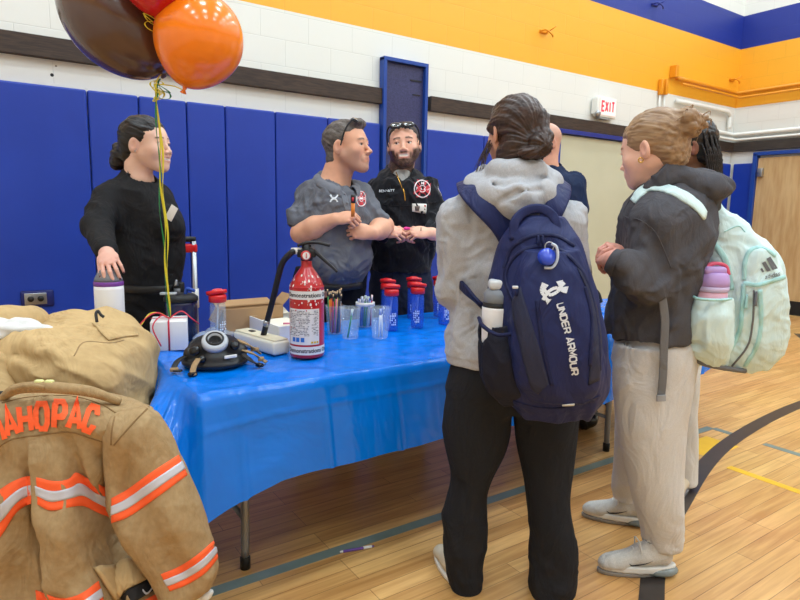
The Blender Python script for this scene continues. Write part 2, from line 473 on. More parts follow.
# ------------------------------------------------------------------ heads and hands
def mixcol(c, m, col):
    m = np.clip(m, 0, 1)[:, None]; return c*(1-m)+np.array(lin(col))*m
def sstep(a, b, x): t = np.clip((x-a)/(b-a), 0, 1); return t*t*(3-2*t)
def gauss(L, c, r):
    return np.exp(-(((L-A(*c))/A(*r))**2).sum(1))
def face_dir(r, f, pitch=0, roll=0):
    """head axes: columns x (person's right... local +x), y facing, z up"""
    y = RT*r+FW*f; y /= np.linalg.norm(y); M = frame(y, UP)
    M = rotax(M[:, 0], math.radians(pitch))@M; M = rotax(M[:, 1], math.radians(roll))@M
    return M
def head(M, O, sc, skin, neck_to, neck_r=.055, female=False, smile=0., open_mouth=0., beard=None, stubble=None, brow=(60, 42, 32), lips=(190, 110, 100),
         hairshade=None, look=0., nose=1., res=.0032, wide=1., bald=False, old=False):
    s = SDF(res, M, O, sc)
    w = wide
    s.ell((0, -.015, .032), (.074*w, .094, .083)); s.ell((0, .028, .02), (.066*w, .058, .068), .02)
    s.ell((0, .03, -.035), (.056*w, .052, .07), .02)
    jw = .046 if female else .053
    for sx in (-1, 1):
        s.cone((sx*jw*w, .004, -.045), (sx*.016, .064, -.096 if not female else -.092), .024, .018, .035)
        s.ell((sx*.040*w, .054, -.028), (.022, .022, .022), .035)
    s.ell((0, .07, -.098 if not female else -.094), (.022 if not female else .016, .017, .016), .02)
    s.cone((-.034, .074, .02), (.034, .074, .02), .012 if not female else .009, None, .014)
    for sx in (-1, 1): s.ell((sx*.031, .099, .001), (.019, .016, .0125), .012, 's')
    s.cone((0, .083, .004), (0, .101*nose, -.029), .0075, .009, .012)
    s.ell((0, .103*nose, -.032), (.0095, .0095, .008), .006)
    for sx in (-1, 1): s.ell((sx*.012, .096, -.036), (.0085, .011, .008), .006)
    s.ell((0, .081, -.062), (.03, .016, .022), .014)
    mw = .024+.007*smile
    up = .008*smile
    for sx in (-1, 1):
        s.cone((0, .0945, -.056), (sx*mw, .080, -.062+up), .0042, .0025, .005)
        s.cone((0, .094, -.068-.006*open_mouth), (sx*mw, .080, -.063+up), .005, .0025, .005)
        if smile > .4: s.ell((sx*.037, .064, -.038), (.018, .014, .016), .022)
    s.cone((-mw*.95, .087, -.0615+up*.75), (mw*.95, .087, -.0615+up*.75), .0015, None, .002, 's') if open_mouth == 0 else None
    if open_mouth:
        s.ell((0, .096, -.063), (mw*.85, .009, .0035+.004*open_mouth), .003, 's')
    for sx in (-1, 1):   # upper lids
        s.cone((sx*.018, .081, .0055), (sx*.032, .0855, .0085), .0035, .0035, .004); s.cone((sx*.032, .0855, .0085), (sx*.045, .077, .004), .0035, .003, .004)
        s.cone((sx*.020, .081, -.009), (sx*.042, .078, -.008), .0035, .003, .005)
        R = rotax((0, 0, 1), sx*.45)@rotax((1, 0, 0), -.15)     # ears
        s.ell((sx*.078*w, -.012, -.008), (.009, .020, .033), .006, 'u', R)
        s.ell((sx*.0865*w, -.008, -.004), (.006, .011, .018), .004, 's', R)
    nt = [s.w2l(q) for q in neck_to]
    s.cone((0, -.028, -.04), nt[0], neck_r, neck_r*1.0, .025)
    for i in range(len(nt)-1): s.cone(nt[i], nt[i+1], neck_r, neck_r*1.25, .02)
    V, Q = s.mesh(); L = s.L
    c = np.tile(np.array(lin(skin)), (len(L), 1))
    c = c*(1+.035*fbm(L*60, 2))[:, None]
    front = sstep(.03, .06, L[:, 1])
    for sx in (-1, 1):
        c = mixcol(c, .17*gauss(L, (sx*.042, .07, -.03), (.022, .03, .018)), (205, 95, 85))
        c = mixcol(c, .22*gauss(L, (sx*.08, -.01, -.01), (.012, .03, .035)), (205, 105, 90))
        bx = L[:, 0]*sx; by = L[:, 2]-(.026-.25*np.maximum(bx-.03, 0)+.1*np.minimum(bx-.03, 0))
        m = np.exp(-(by/(.0042 if not female else .003))**4)*sstep(.010, .016, bx)*(1-sstep(.046, .053, bx))*front
        c = mixcol(c, .9*m, brow)
        lid = np.exp(-((L[:, 2]-.0035)/.003)**2)*sstep(.017, .021, bx)*(1-sstep(.043, .047, bx))*front
        c = mixcol(c, .55*lid, (70, 45, 38))
    c = mixcol(c, .10*gauss(L, (0, .11, -.033), (.013, .014, .012)), (210, 100, 90))
    lm = front*np.exp(-((L[:, 0])/(mw*.92))**6)*np.exp(-((L[:, 2]-(-.062+up*(np.abs(L[:, 0])/mw)**2-.003*open_mouth))/(.0085+.004*open_mouth))**4)*sstep(.076, .082, L[:, 1])
    c = mixcol(c, .75*lm, lips)
    if open_mouth:
        tm = front*np.exp(-(L[:, 0]/(mw*.8))**6)*np.exp(-((L[:, 2]+.0625)/(.0035+.003*open_mouth))**4)*sstep(.072, .079, L[:, 1])
        c = mixcol(c, tm, (238, 232, 224))
    nz = fbm(L*220, 2)
    def bmask():
        x, y, z = np.abs(L[:, 0]), L[:, 1], L[:, 2]
        side = sstep(-.035, -.005, y)*(1-sstep(-.03, -.0, z))*sstep(.040, .052, x+.5*np.maximum(-.05-z, 0))          # sideburn/jaw
        side = side*(1-sstep(.0, .02, (z+.035)-( .06-y)*.3)*sstep(.05, .06, y))
        low = (1-sstep(-.082, -.074, z))*sstep(-.03, .0, y)*sstep(-.135, -.12, z)
        mou = np.exp(-((z+.0485)/.0045)**4)*np.exp(-(x/.032)**6)*sstep(.06, .075, y)
        cor = np.exp(-((x-.034)/.009)**2)*np.exp(-((z+.065)/.02)**4)*sstep(.05, .06, y)
        soul = np.exp(-((z+.078)/.006)**2)*np.exp(-(x/.012)**2)*front
        return np.clip(np.maximum.reduce([side, low, mou, cor, soul]), 0, 1)*(1-.9*lm)
    if beard: c = mixcol(c, np.clip(bmask()*.92+.12*nz*bmask(), 0, .95), beard)
    if stubble: c = mixcol(c, np.clip(bmask()*.38, 0, .5), stubble)
    if hairshade:   # shaven or thin hair on the scalp
        x, y, z = np.abs(L[:, 0]), L[:, 1], L[:, 2]
        m = sstep(.0, .05, z-.02+(-y)*.55)*sstep(-.02, .03, .055-y+z*.1)*(x < .085)*(1-gauss(L, (0, 0, 0), (.001, .001, .001)))
        ear = np.exp(-(((x-.08)/.012)**2+((y+.01)/.024)**2+((z+.008)/.035)**2)); c = mixcol(c, np.clip(m*(1-1.2*ear)*.6, 0, 1), hairshade)
    cc = np.ones((len(c), 3)); cc[:] = c
    gV, gQ, gc = [(V, Q)], None, [cc]
    for sx in (-1, 1):   # eyeballs
        ec = A(sx*.031, .0725, .0005); Vb, Qb = nball(ec, .0125, 20, rotax((1, 0, 0), math.pi/2))
        gd = A(look*.6, 1, 0); gd /= np.linalg.norm(gd); d = (Vb-ec)/.0125@gd
        col = np.tile(np.array(lin((225, 218, 212))), (len(Vb), 1)); col = mixcol(col, sstep(.86, .89, d), (75, 52, 38)); col = mixcol(col, sstep(.965, .975, d), (12, 10, 10))
        gV.append((s.l2w(Vb), Qb)); gc.append(col)
    return njoin(*gV), np.vstack(gc), s
def hand(W, ydir, back, right=True, curl=(35, 45, 30), spread=6, thumb=(40, 25), sc=1., elbow=None, rw=.027, re=.04, res=.0028, skin=(220, 175, 150), nails=None, curls=None, thumb_in=0.):
    """W wrist (world); ydir finger direction; back = outward normal of the back of the hand"""
    M = frame(ydir, back); s = SDF(res, M, W, sc); sg = -1 if right else 1    # thumb side = -x for a right hand
    s.ell((sg*.002, .045, 0), (.037, .05, .0145), .006); s.cone((0, -.01, 0), (0, .03, 0), .026, .03, .02, fl=((0, 0, 1), .62))
    s.cone((sg*.018, .02, -.008), (sg*.03, .045, -.010), .016, .013, .012)     # thenar
    base = [(.028, .086, .071), (.0095, .091, .080), (-.010, .087, .074), (-.0275, .079, .058)]; rad = [.0088, .0090, .0085, .0075]
    tips = []
    for i, (bx, by, ln) in enumerate(base):
        cr = curls[i] if curls else curl
        a = 0; p = A(sg*bx, by-.012, 0); az = math.radians((1.5-i)*spread)
        pts = [A(sg*bx*.75, .03, 0), p]; 
        for j, seg in enumerate((.47, .30, .23)):
            a += math.radians(cr[j]); d = A(sg*math.sin(az)*math.cos(a), math.cos(az)*math.cos(a), -math.sin(a)); p = p+d*(ln+ (.012 if j == 0 else 0))*seg; pts.append(p)
        r = rad[i]; s.cone(pts[0], pts[1], r*.9, r*1.1, .004)
        for j in range(1, 4): s.cone(pts[j], pts[j+1], r*(1.08-.1*j), r*(1.0-.12*j), .002)
        s.ell(pts[1]+A(0, 0, .002), (r*1.05,)*3, .003)
        tips.append((pts[4], d, A(sg*0, math.sin(a), math.cos(a))))
    t1, t2 = [math.radians(q) for q in thumb]
    d1 = A(sg*math.sin(t1), math.cos(t1), -.35-thumb_in); d1 /= np.linalg.norm(d1)
    p0 = A(sg*.026, .022, -.006); p1 = p0+d1*.042; d2 = A(sg*math.sin(t1-t2), math.cos(t1-t2), -.35-1.4*thumb_in); d2 /= np.linalg.norm(d2); p2 = p1+d2*.03; d3 = A(sg*math.sin(t1-1.6*t2), math.cos(t1-1.6*t2), -.3-1.6*thumb_in); d3 /= np.linalg.norm(d3); p3 = p2+d3*.022
    s.cone(p0, p1, .0135, .011, .010); s.cone(p1, p2, .0108, .0098, .002); s.cone(p2, p3, .0098, .0078, .002); tips.append((p3, d3, A(sg*.5, 0, .8)))
    if elbow is not None:
        e = s.w2l(elbow); wv = A(0, -.012, 0); mid = wv*.45+e*.55
        s.cone(wv, mid, rw/sc, re/sc*1.02, .015); s.cone(mid, e, re/sc*1.02, re/sc*1.05, .02)
    V, Q = s.mesh(); L = s.L
    c = np.tile(np.array(lin(skin)), (len(L), 1))*(1+.04*fbm(L*70, 2))[:, None]
    kn = sum(gauss(L, (sg*b[0], b[1]-.01, .006), (.009, .009, .008)) for b in base); c = mixcol(c, .25*kn, (205, 110, 95))
    for tp, d, nb in tips:
        c = mixcol(c, .25*np.exp(-((L-tp)**2).sum(1)/.008**2), (215, 120, 105))
        if nails:
            q = tp+nb*.006; m = np.exp(-((L-q)**2).sum(1)/.0062**2); c = mixcol(c, sstep(.35, .6, m), nails)
    return (V, Q), c, s, [s.l2w(t[0]) for t in tips]
def body_obj(parts, m, root):
    """parts: list of (geo, col)"""
    g = njoin(*[p[0] for p in parts]); c = np.vstack([p[1] for p in parts])
    return obj('body', g, m, root, col=c)
def coarse(skin, chains):
    s = SDF(.014)
    for pts, rs in chains: s.chain(pts, rs, .03)
    V, Q = s.mesh(); return (V, Q), np.tile(np.array(lin(skin)), (len(V), 1))
def wrinkle(amp, dirv, fr=(14, 14, 40), seed=0, mask=None, sharp=2.0):
    amp = amp*1.35
    """cloth folds: ridged noise, stretched along dirv"""
    B = frame(dirv, UP if abs(A(*dirv)[2]) < .9 else A(1, 0.2, 0))
    def f(V, L, N):
        q = V@B*A(fr[0], fr[1]*.35, fr[0])+seed*7.7
        wv = A(*[0, 0, 0]); dx = fbm(q*.6+3.3, 2)
        r = 1-np.abs(fbm(q+dx[:, None]*.8, 2))*sharp; r = np.clip(r, -1, 1)
        d = amp*(r-.3)
        if mask is not None: d = d*mask(V)
        return d
    return f
def addf(*fs): return lambda V, L, N: sum(f(V, L, N) for f in fs)
def rings_px(rs, wide=1.):
    """rows (py, pxl, pxr, d, half depth) -> loft rings across the sight direction; yaw turns the ellipse to camera axes"""
    out = []; yaw = math.atan2(RT[1], RT[0])
    for py, l, r, d, b in rs:
        c = P((l+r)/2, py, d); a = (r-l)/2*np.linalg.norm(P(401, py, d)-P(400, py, d)); out.append((c, a*wide, b, yaw))
    return out
def strandfn(axis, amp, freq=120, along=8, seed=0):
    """grooves of hair running along 'axis' (local vector) """
    B = frame(axis, UP if abs(A(*axis)[2]) < .9 else A(1, 0, 0))
    def f(V, L, N):
        q = L@B*A(freq, along, freq)+seed; return amp*(fbm(q, 2))
    return f

def collar(C, fdir, rin, rout, zb, zf, drop, gap, m, par, tip=.02, name='collar', th=.004):
    """folded collar round a neck: open by +-gap (degrees) about fdir"""
    f = A(*fdir); f[2] = 0; f /= np.linalg.norm(f); r = A(f[1], -f[0], 0)
    def fn(u, v):
        a = math.radians(gap+(360-2*gap)*u); k = (1+math.cos(a))/2; e = math.exp(-min(u, 1-u)*9)
        d = f*math.cos(a)+r*math.sin(a); top = C+d*rin+UP*(zb*(1-k)+zf*k); rr = rin+(rout-rin)*v
        w = math.sin(min(v*3, 1)*math.pi/2)
        return C+d*(rr+.012*math.sin(v*math.pi))+UP*(zb*(1-k)+zf*k+.012*math.sin(v*math.pi*.9)-(drop+tip*e)*v**1.3)
    return obj(name, solid(grid(fn, 48, 8), th), m, par)
# ------------------------------------------------------------------ the hall
D = 4.94; XR = 9.446
def node_wall():
    """painted concrete block; the paint bands are at fixed heights on the wall"""
    t = NT('painted_block'); g = t.n('NewGeometry'); sx = t.n('SeparateXYZ'); t.l(g.outputs['Position'], sx.inputs[0])
    ad = t.n('Math', operation='ADD'); t.l(sx.outputs[0], ad.inputs[0]); t.l(sx.outputs[1], ad.inputs[1])
    cb = t.n('CombineXYZ'); t.l(ad.outputs[0], cb.inputs[0]); t.l(sx.outputs[2], cb.inputs[1])
    br = t.n('TexBrick'); br.inputs['Scale'].default_value = 1; br.inputs['Brick Width'].default_value = .43; br.inputs['Row Height'].default_value = .2125
    br.inputs['Mortar Size'].default_value = .004; br.inputs['Mortar Smooth'].default_value = .6; t.l(cb.outputs[0], br.inputs['Vector'])
    br.inputs['Color1'].default_value = (1, 1, 1, 1); br.inputs['Color2'].default_value = (.93, .93, .93, 1); br.inputs['Mortar'].default_value = (0, 0, 0, 1)
    dv = t.n('Math', operation='DIVIDE'); t.l(sx.outputs[2], dv.inputs[0]); dv.inputs[1].default_value = 8
    cr = t.n('ValToRGB'); cr.color_ramp.interpolation = 'CONSTANT'; e = cr.color_ramp.elements
    W = (*lin((226, 226, 220)), 1)
    e[0].position = 0; e[0].color = W; e[1].position = 2.99/8; e[1].color = (*lin((240, 172, 42)), 1)
    x = e.new(3.84/8); x.color = (*lin((28, 48, 140)), 1); x = e.new(4.30/8); x.color = W
    t.l(dv.outputs[0], cr.inputs[0])
    dk = mixc(t, 1., cr.outputs[0], br.outputs['Color'], 'MULTIPLY')
    m = mixc(t, .10, cr.outputs[0], dk)
    nz = t.n('TexNoise'); nz.inputs['Scale'].default_value = 3; m2 = mixc(t, .06, m, nz.outputs['Color'], 'OVERLAY')
    t.l(m2, t.b.inputs['Base Color']); t.p('Roughness', .45)
    n2 = t.n('TexNoise'); n2.inputs['Scale'].default_value = 60; t.l(g.outputs['Position'], n2.inputs['Vector'])
    s = t.n('Math', operation='MULTIPLY_ADD'); t.l(n2.outputs['Fac'], s.inputs[0]); s.inputs[1].default_value = .12
    t.l(br.outputs['Color'], s.inputs[2]); bp = t.n('Bump'); bp.inputs['Distance'].default_value = .003; bp.inputs['Strength'].default_value = .45
    t.l(s.outputs[0], bp.inputs['Height']); t.l(bp.outputs[0], t.b.inputs['Normal']); return t.m
def node_floor():
    t = NT('maple_floor'); g = t.n('NewGeometry'); mp = t.n('Mapping'); t.l(g.outputs['Position'], mp.inputs[0])
    mp.inputs['Location'].default_value = (10, 10, 0)
    br = t.n('TexBrick'); br.inputs['Scale'].default_value = 1; br.inputs['Brick Width'].default_value = .85; br.inputs['Row Height'].default_value = .075; br.offset = .37; br.offset_frequency = 3
    br.inputs['Mortar Size'].default_value = .0016; br.inputs['Mortar Smooth'].default_value = .1; t.l(mp.outputs[0], br.inputs['Vector'])
    br.inputs['Color1'].default_value = (*lin((220, 174, 110)), 1); br.inputs['Color2'].default_value = (*lin((188, 138, 80)), 1); br.inputs['Mortar'].default_value = (*lin((112, 72, 36)), 1)
    m3 = t.n('Mapping'); t.l(g.outputs['Position'], m3.inputs[0]); m3.inputs['Scale'].default_value = (2.2, 38, 1)
    nz = t.n('TexNoise'); nz.inputs['Scale'].default_value = 1.2; nz.inputs['Detail'].default_value = 8; nz.inputs['Distortion'].default_value = .6; t.l(m3.outputs[0], nz.inputs['Vector'])
    r = t.n('ValToRGB'); r.color_ramp.elements[0].position = .35; r.color_ramp.elements[1].position = .7; r.color_ramp.elements[0].color = (*lin((170, 112, 56)), 1); r.color_ramp.elements[1].color = (*lin((240, 190, 120)), 1)
    t.l(nz.outputs['Fac'], r.inputs['Fac'])
    c = mixc(t, .38, br.outputs['Color'], r.outputs['Color'])
    n4 = t.n('TexNoise'); n4.inputs['Scale'].default_value = 1.3; n4.inputs['Detail'].default_value = 4; t.l(g.outputs['Position'], n4.inputs['Vector'])
    c = mixc(t, .10, c, n4.outputs['Color'], 'OVERLAY')
    t.l(c, t.b.inputs['Base Color']); t.p('Roughness', .33); t.p('Specular IOR Level', .38)
    bp = t.n('Bump'); bp.inputs['Distance'].default_value = .0008; bp.inputs['Strength'].default_value = .25; t.l(br.outputs['Fac'], bp.inputs['Height']); bp.invert = True
    t.l(bp.outputs[0], t.b.inputs['Normal']); return t.m
Mwall = node_wall(); Mfloor = node_floor()
Mvinyl = mat('blue_vinyl', (26, 60, 164), .40, c2=(20, 50, 146), scale=3, mixf=.5, bump=.25, bscale=9, bdist=.006)
Mvinyl_d = mat('blue_vinyl_edge', (14, 28, 100), .5)
Mdoorblue = mat('blue_door_frame', (26, 66, 150), .4)
Mnavymesh = mat('navy_mesh_panel', (58, 60, 104), .4, c2=(36, 40, 78), scale=90, mixf=.8, bump=.3, bscale=140)
Mbeam = mat('dark_stained_beam', (66, 50, 40), .6, c2=(38, 28, 24), scale=10, mixf=.8, bump=.35, bscale=25, stretch=(1, 8, 8))
Mbeamr = mat('dark_beam_right', (62, 54, 48), .55, c2=(40, 34, 32), scale=8, mixf=.7, bump=.3, stretch=(8, 1, 8))
Mscrape = mat('scuffed_paint', (150, 142, 132), .8)
Mbeige = mat('beige_panel', (196, 194, 170), .5, c2=(186, 184, 158), scale=2, mixf=.5)
Mwood = mat('pale_wood_door', (205, 172, 124), .5, c2=(182, 142, 92), scale=3.2, mixf=.8, stretch=(6, 6, .8))
Mblack = mat('black_rubber', (22, 22, 24), .55)
Mwhite_p = mat('white_paint', (228, 228, 222), .4)
Morange_p = mat('orange_paint', (226, 146, 24), .4)
Mblue_p = mat('blue_paint', (26, 42, 130), .4)
Mmetal = mat('brushed_metal', (165, 168, 172), .32, metal=.9)
Mgreyline = mat('grey_floor_line', (120, 136, 130), .3, c2=(106, 122, 112), scale=14, mixf=.5)
Mblackline = mat('black_floor_line', (58, 52, 50), .28, c2=(74, 64, 58), scale=12, mixf=.4)
Myellowline = mat('yellow_floor_line', (236, 186, 44), .3, c2=(222, 168, 44), scale=14, mixf=.4)
fl = struct('floor', box((3.2, 0.2, -.05), (12.5+.6, 9.6+.6, .1)), Mfloor, smooth=False)
struct('wall_back', box(((XR-3.1)/2, D+.1, 3.4), (XR+3.3, .2, 6.8)), Mwall, smooth=False)
struct('wall_right', box((XR+.1, (D-4.6)/2, 3.4), (.2, D+4.6, 6.8)), Mwall, smooth=False)
struct('wall_left', box((-3.2, (D-4.6)/2, 3.4), (.2, D+4.6, 6.8)), Mwall, smooth=False)
struct('wall_front', box(((XR-3.1)/2, -4.7, 3.4), (XR+3.3, .2, 6.8)), Mwall, smooth=False)
Mceil = mat('ceiling_paint', (215, 215, 210), .8)
struct('ceiling', box(((XR-3.1)/2, (D-4.7)/2, 6.85), (XR+3.5, D+5.1, .1)), Mceil, smooth=False)
struct('baseboard_right', box((XR-.012, 1.0, .06), (.024, 7.2, .12), bev=.004), Mblack, smooth=False)
# floor markings, thin paint layers set in the varnish
def strip(pts, w, h=.0012):
    p = np.asarray(pts, float); T = np.gradient(p, axis=0); T /= np.linalg.norm(T, axis=1)[:, None]; n = np.stack([-T[:, 1], T[:, 0], 0*T[:, 0]], 1)
    V = np.vstack([p+n*w/2+A(0, 0, h), p-n*w/2+A(0, 0, h)]); m = len(p)
    V = np.vstack([V, V-A(0, 0, h+.0002)]); Fo = [(i, m+i, m+i+1, i+1) for i in range(m-1)]
    Fo += [(i, i+1, 2*m+i+1, 2*m+i) for i in range(m-1)]+[(m+i+1, m+i, 3*m+i, 3*m+i+1) for i in range(m-1)]; return V, Fo
struct('trim_1', strip([(-3, 2.03, 0), (3.47, 1.955, 0)], .052), Mgreyline, smooth=False)
struct('trim_2', strip([(3.8, 1.93, 0), (3.8, 1.76, 0)], .05), Mgreyline, smooth=False)
struct('trim_3', strip([(3.45, 1.955, 0), (3.8, 1.95, 0)], .05), Mgreyline, smooth=False)
struct('trim_4', strip([(3.8, 1.62, 0), (3.8, -4.5, 0)], .05), Mgreyline, smooth=False)
struct('trim_5', strip([(3.27, 1.56, 0), (3.27, -4.5, 0)], .05), Myellowline, smooth=False)
struct('trim_6', strip([(3.3, 1.78, 0), (3.62, 1.78, 0)], .2), Myellowline, smooth=False)
arc = spline([(-.6, -1.9, 0), (.75, .25, 0), (1.917, 1.138, 0), (2.713, 1.487, 0), (3.651, 1.749, 0), (4.931, 1.86, 0), (6.3, 1.75, 0), (8.6, 1.0, 0)], 90); arc[:, 2] = 0
struct('trim_7', strip(arc, .085, .0022), Mblackline, smooth=False)
struct('trim_8', strip([(7.7, 3.05, 0), (8.4, 2.0, 0), (8.7, .5, 0)], .45, .0016), Mblackline, smooth=False)
# dark beam along the wall
beam = struct('trim_9', box((1.57, D-.03, 2.415), (3.08+.9-.9+.02+.9, .06, .14), bev=.004), Mbeam, smooth=False)
beam.location.x = -.43
struct('trim_10', box(((3.66+XR)/2, D-.03, 2.413), (XR-3.66, .06, .14), bev=.004), Mbeam, smooth=False)
struct('trim_11', box((XR-.03, 1.4, 2.413), (.06, 7.0, .14), bev=.004), Mbeamr, smooth=False)
# wall pads
def pad(x0, x1, label, z0=.12, z1=2.165, wall='b'):
    w = abs(x1-x0)-.006; c = (x0+x1)/2
    if wall == 'b': g = box((c, D-.03, (z0+z1)/2), (w, .058, z1-z0), bev=.014, seg=3)
    else: g = box((XR-.03, c, (z0+z1)/2), (.058, w, z1-z0), bev=.014, seg=3)
    t = thing('wall_pad', label, 'wall pad', (c if wall == 'b' else XR, D if wall == 'b' else c, z0), 'blue gym wall pads')
    obj('cover', g, Mvinyl, t, smooth=False)
    bd = box((c, D-.0015, z1+.012), (w, .003, .03)) if wall == 'b' else box((XR-.0015, c, z1+.012), (.003, w, .03))
    obj('mounting_strip', bd, Mwhite_p, t, smooth=False)
    return t
pads = [(-1.5, -.85, 'blue wall pad at the far left outside the coat pile'), (-.85, .632, 'wide blue wall pad with the power outlet, left of the woman'), (.632, .97, 'narrow blue wall pad behind the bun of the woman in black'),
        (.97, 1.315, 'blue wall pad behind the yellow balloon ribbon'), (1.315, 1.615, 'narrow blue wall pad just right of the woman in black, above the red trolley handle'),
        (1.615, 2.04, 'blue wall pad midway between the woman and the man in the grey polo'), (2.04, 2.53, 'blue wall pad at the elbow of the man in the grey polo'),
        (2.53, 3.08, 'blue wall pad behind the head of the man in the grey polo'), (3.62, 4.37, 'blue wall pad between the framed navy panel and the grey hoodie'), (4.37, 5.45, 'blue wall pad behind the head of the student with the navy backpack')]
for x0, x1, lb in pads:
    if x0 == -1.5: continue
    pad(x0, x1, lb)
pad(8.0, 8.72, 'blue wall pad on the back wall behind the black braids'); pad(8.72, XR-.07, 'blue wall pad in the far right corner of the back wall')
pad(4.57, D-.08, 'narrow blue wall pad on the right wall beside the wooden door', wall='r')
# outlet let into the wide pad
ot = thing('power_outlet', 'grey metal power outlet recessed in the wide blue wall pad', 'power outlet', (.247, D-.062, .66))
obj('surround', box((.247, D-.064, .705), (.20, .012, .115), bev=.01), Mvinyl_d, ot); obj('plate', box((.235, D-.072, .705), (.135, .008, .08), bev=.003), Mmetal, ot)
for dx in (-.03, .03): obj('socket', lathe([(.02, 0), (.02, .003)], 16, (.235+dx, D-.0765, .705), (0, -1, 0)), Mblack, ot)
# framed navy panel that rises through the beam
np_ = thing('framed_panel', 'tall navy mesh panel in a bright blue steel frame behind the bearded man', 'wall panel', (3.385, D-.03, 0))
obj('panel', box((3.35, D-.03, 1.37), (.46, .03, 2.72)), Mnavymesh, np_, smooth=False)
for x in (3.11, 3.585): obj('frame_side', box((x, D-.045, 1.38), (.035, .08, 2.76), bev=.004), Mdoorblue, np_, smooth=False)
obj('frame_top', box((3.3475, D-.045, 2.75), (.51, .082, .035), bev=.004), Mdoorblue, np_, smooth=False)
obj('slot', box((3.48, D-.048, 2.60), (.13, .006, .014)), Mblack, np_, smooth=False); obj('slot', box((3.49, D-.048, 2.47), (.09, .006, .01)), Mblack, np_, smooth=False)
# beige opening right of the students
bd = struct('door_1', box((6.75, D-.02, 1.14), (2.4, .04, 2.27)), Mbeige, smooth=False)
for x in (5.50, 7.97): obj('door_frame', box((x, D-.04, 1.16), (.06, .09, 2.32), bev=.004), Mdoorblue, bd, smooth=False)
obj('door_frame', box((6.73, D-.04, 2.315), (2.53, .09, .05), bev=.004), Mblue_p, bd, smooth=False)
# wooden door on the right wall
wd = struct('door_2', box((XR-.03, 3.52, 1.13), (.05, 1.96, 2.2)), Mwood, smooth=False)
for y in (4.535, 2.50): obj('door_frame', box((XR-.05, y, 1.14), (.10, .06, 2.30), bev=.004), Mdoorblue, wd, smooth=False)
obj('door_frame', box((XR-.05, 3.52, 2.29), (.10, 2.09, .05), bev=.004), Mdoorblue, wd, smooth=False)
obj('door_closer', box((XR-.09, 4.44, 2.02), (.06, .07, .12), bev=.006), Mmetal, wd); obj('door_gap', box((XR-.058, 3.52, 1.13), (.004, .008, 2.2)), Mblack, wd, smooth=False)
obj('kick_strip', box((XR-.06, 3.52, .10), (.006, 1.9, .2)), Mblack, wd, smooth=False)
# exit sign
es = thing('exit_sign', 'white exit sign with red letters above the beige panel', 'exit sign', (6.36, D-.05, 2.54))
obj('housing', box((6.33, D-.045, 2.66), (.36, .07, .24), bev=.012), Mwhite_p, es, smooth=False)
Mexit = mat('exit_face', (245, 225, 222), .4, emit=.35); obj('face', box((6.335, D-.083, 2.665), (.30, .008, .2), bev=.003), Mexit, es, smooth=False)
Mred_l = mat('exit_letters', (240, 60, 76), .5, emit=.55)
E1 = []
def L_(strokes, x0, w, h): return [[(x0+x*w, y*h) for x, y in s] for s in strokes]
GL = {'E': [[(1, 0), (0, 0), (0, 1), (1, 1)], [(0, .5), (.8, .5)]], 'X': [[(0, 0), (1, 1)], [(0, 1), (1, 0)]], 'I': [[(.5, 0), (.5, 1)]], 'T': [[(0, 1), (1, 1)], [(.5, 1), (.5, 0)]]}
st = []
for i, ch in enumerate('EXIT'): st += L_(GL[ch], [-.12, -.052, .022, .068][i], .045 if ch != 'I' else .02, .11)
q = ribbon_strokes(st, .024)
obj('lettering', decal(q, lambda x, y: A(6.335+x, D-.0885, 2.612+y)), Mred_l, es, smooth=False)
obj('side_lamp', box((6.13, D-.06, 2.66), (.05, .09, .19), bev=.012), Mwhite_p, es, smooth=False); obj('lamp_head', lathe([(.0, -.02), (.035, -.02), (.04, .0), (.03, .02), (0, .02)], 14, (6.13, D-.10, 2.565), (0, -1, -.4)), Mmetal, es)
obj('mounting_foot', box((6.29, D-.05, 2.528), (.2, .06, .02)), mat('grey_plastic', (140, 142, 140), .5), es, smooth=False)
# pipes
def pipe(name, pix, plane, r, m, label, d0=.05, parent=None):
    pts = []
    for q in pix:
        if plane == 'b': pts.append(onp(q[0], q[1], (0, 1, 0), D-d0))
        else: pts.append(onp(q[0], q[1], (1, 0, 0), XR-d0))
    return pts
def poly_pipe(pts, r, m, label, name='conduit_pipe', group=None):
    p = []
    for i in range(len(pts)-1):
        n = 6; [p.append(pts[i]*(1-k/n)+pts[i+1]*k/n) for k in range(n)]
    p.append(pts[-1]); return single(name, tube(p, r, 10), m, label, 'pipe', group)
XC = XR-.05; YC = D-.05
def bk(px, py, d0=.05): return onp(px, py, (0, 1, 0), D-d0)
def zr(z, y): return A(XR-.05, y, z)
a1 = bk(677, 78); z1 = a1[2]
poly_pipe([a1, A(XR-.05, YC, z1), A(XR-.05, -3, z1)], .028, Morange_p, 'thick orange painted pipe across the yellow wall into the corner')
b1 = bk(683, 84, .11); poly_pipe([b1, A(XR-.11, D-.11, b1[2]), A(XR-.11, -3, b1[2])], .016, Morange_p, 'thin orange painted pipe just below the thick orange one')
single('pipe_box', box(A(*bk(676, 72, .05))-A(.035,0,0), (.07, .1, .16), bev=.01), Morange_p, 'orange painted box at the left end of the orange pipes', 'pipe box', smooth=False)
c1 = bk(676, 101, .04); c2_ = bk(733, 113, .04); c2_[0] = min(c2_[0], XR-.3); poly_pipe([A(c1[0], YC, c1[2]), A(XR-.30, YC, c1[2]-.0), A(XR-.22, YC, c1[2]-.05), A(XR-.22, YC, 2.67)], .03, Mwhite_p, 'white painted pipe that bends down beside the room corner')
for dz, r in ((2.60, .03), (2.52, .02)):
    poly_pipe([A(7.2, D-.05-(.03 if r < .03 else 0), dz), A(XR-.05, D-.05-(.03 if r < .03 else 0), dz), A(XR-.06, -3, dz)], r, Mwhite_p, 'upper white pipe along the wall above the dark beam' if r > .02 else 'lower thin white pipe just above the dark beam')
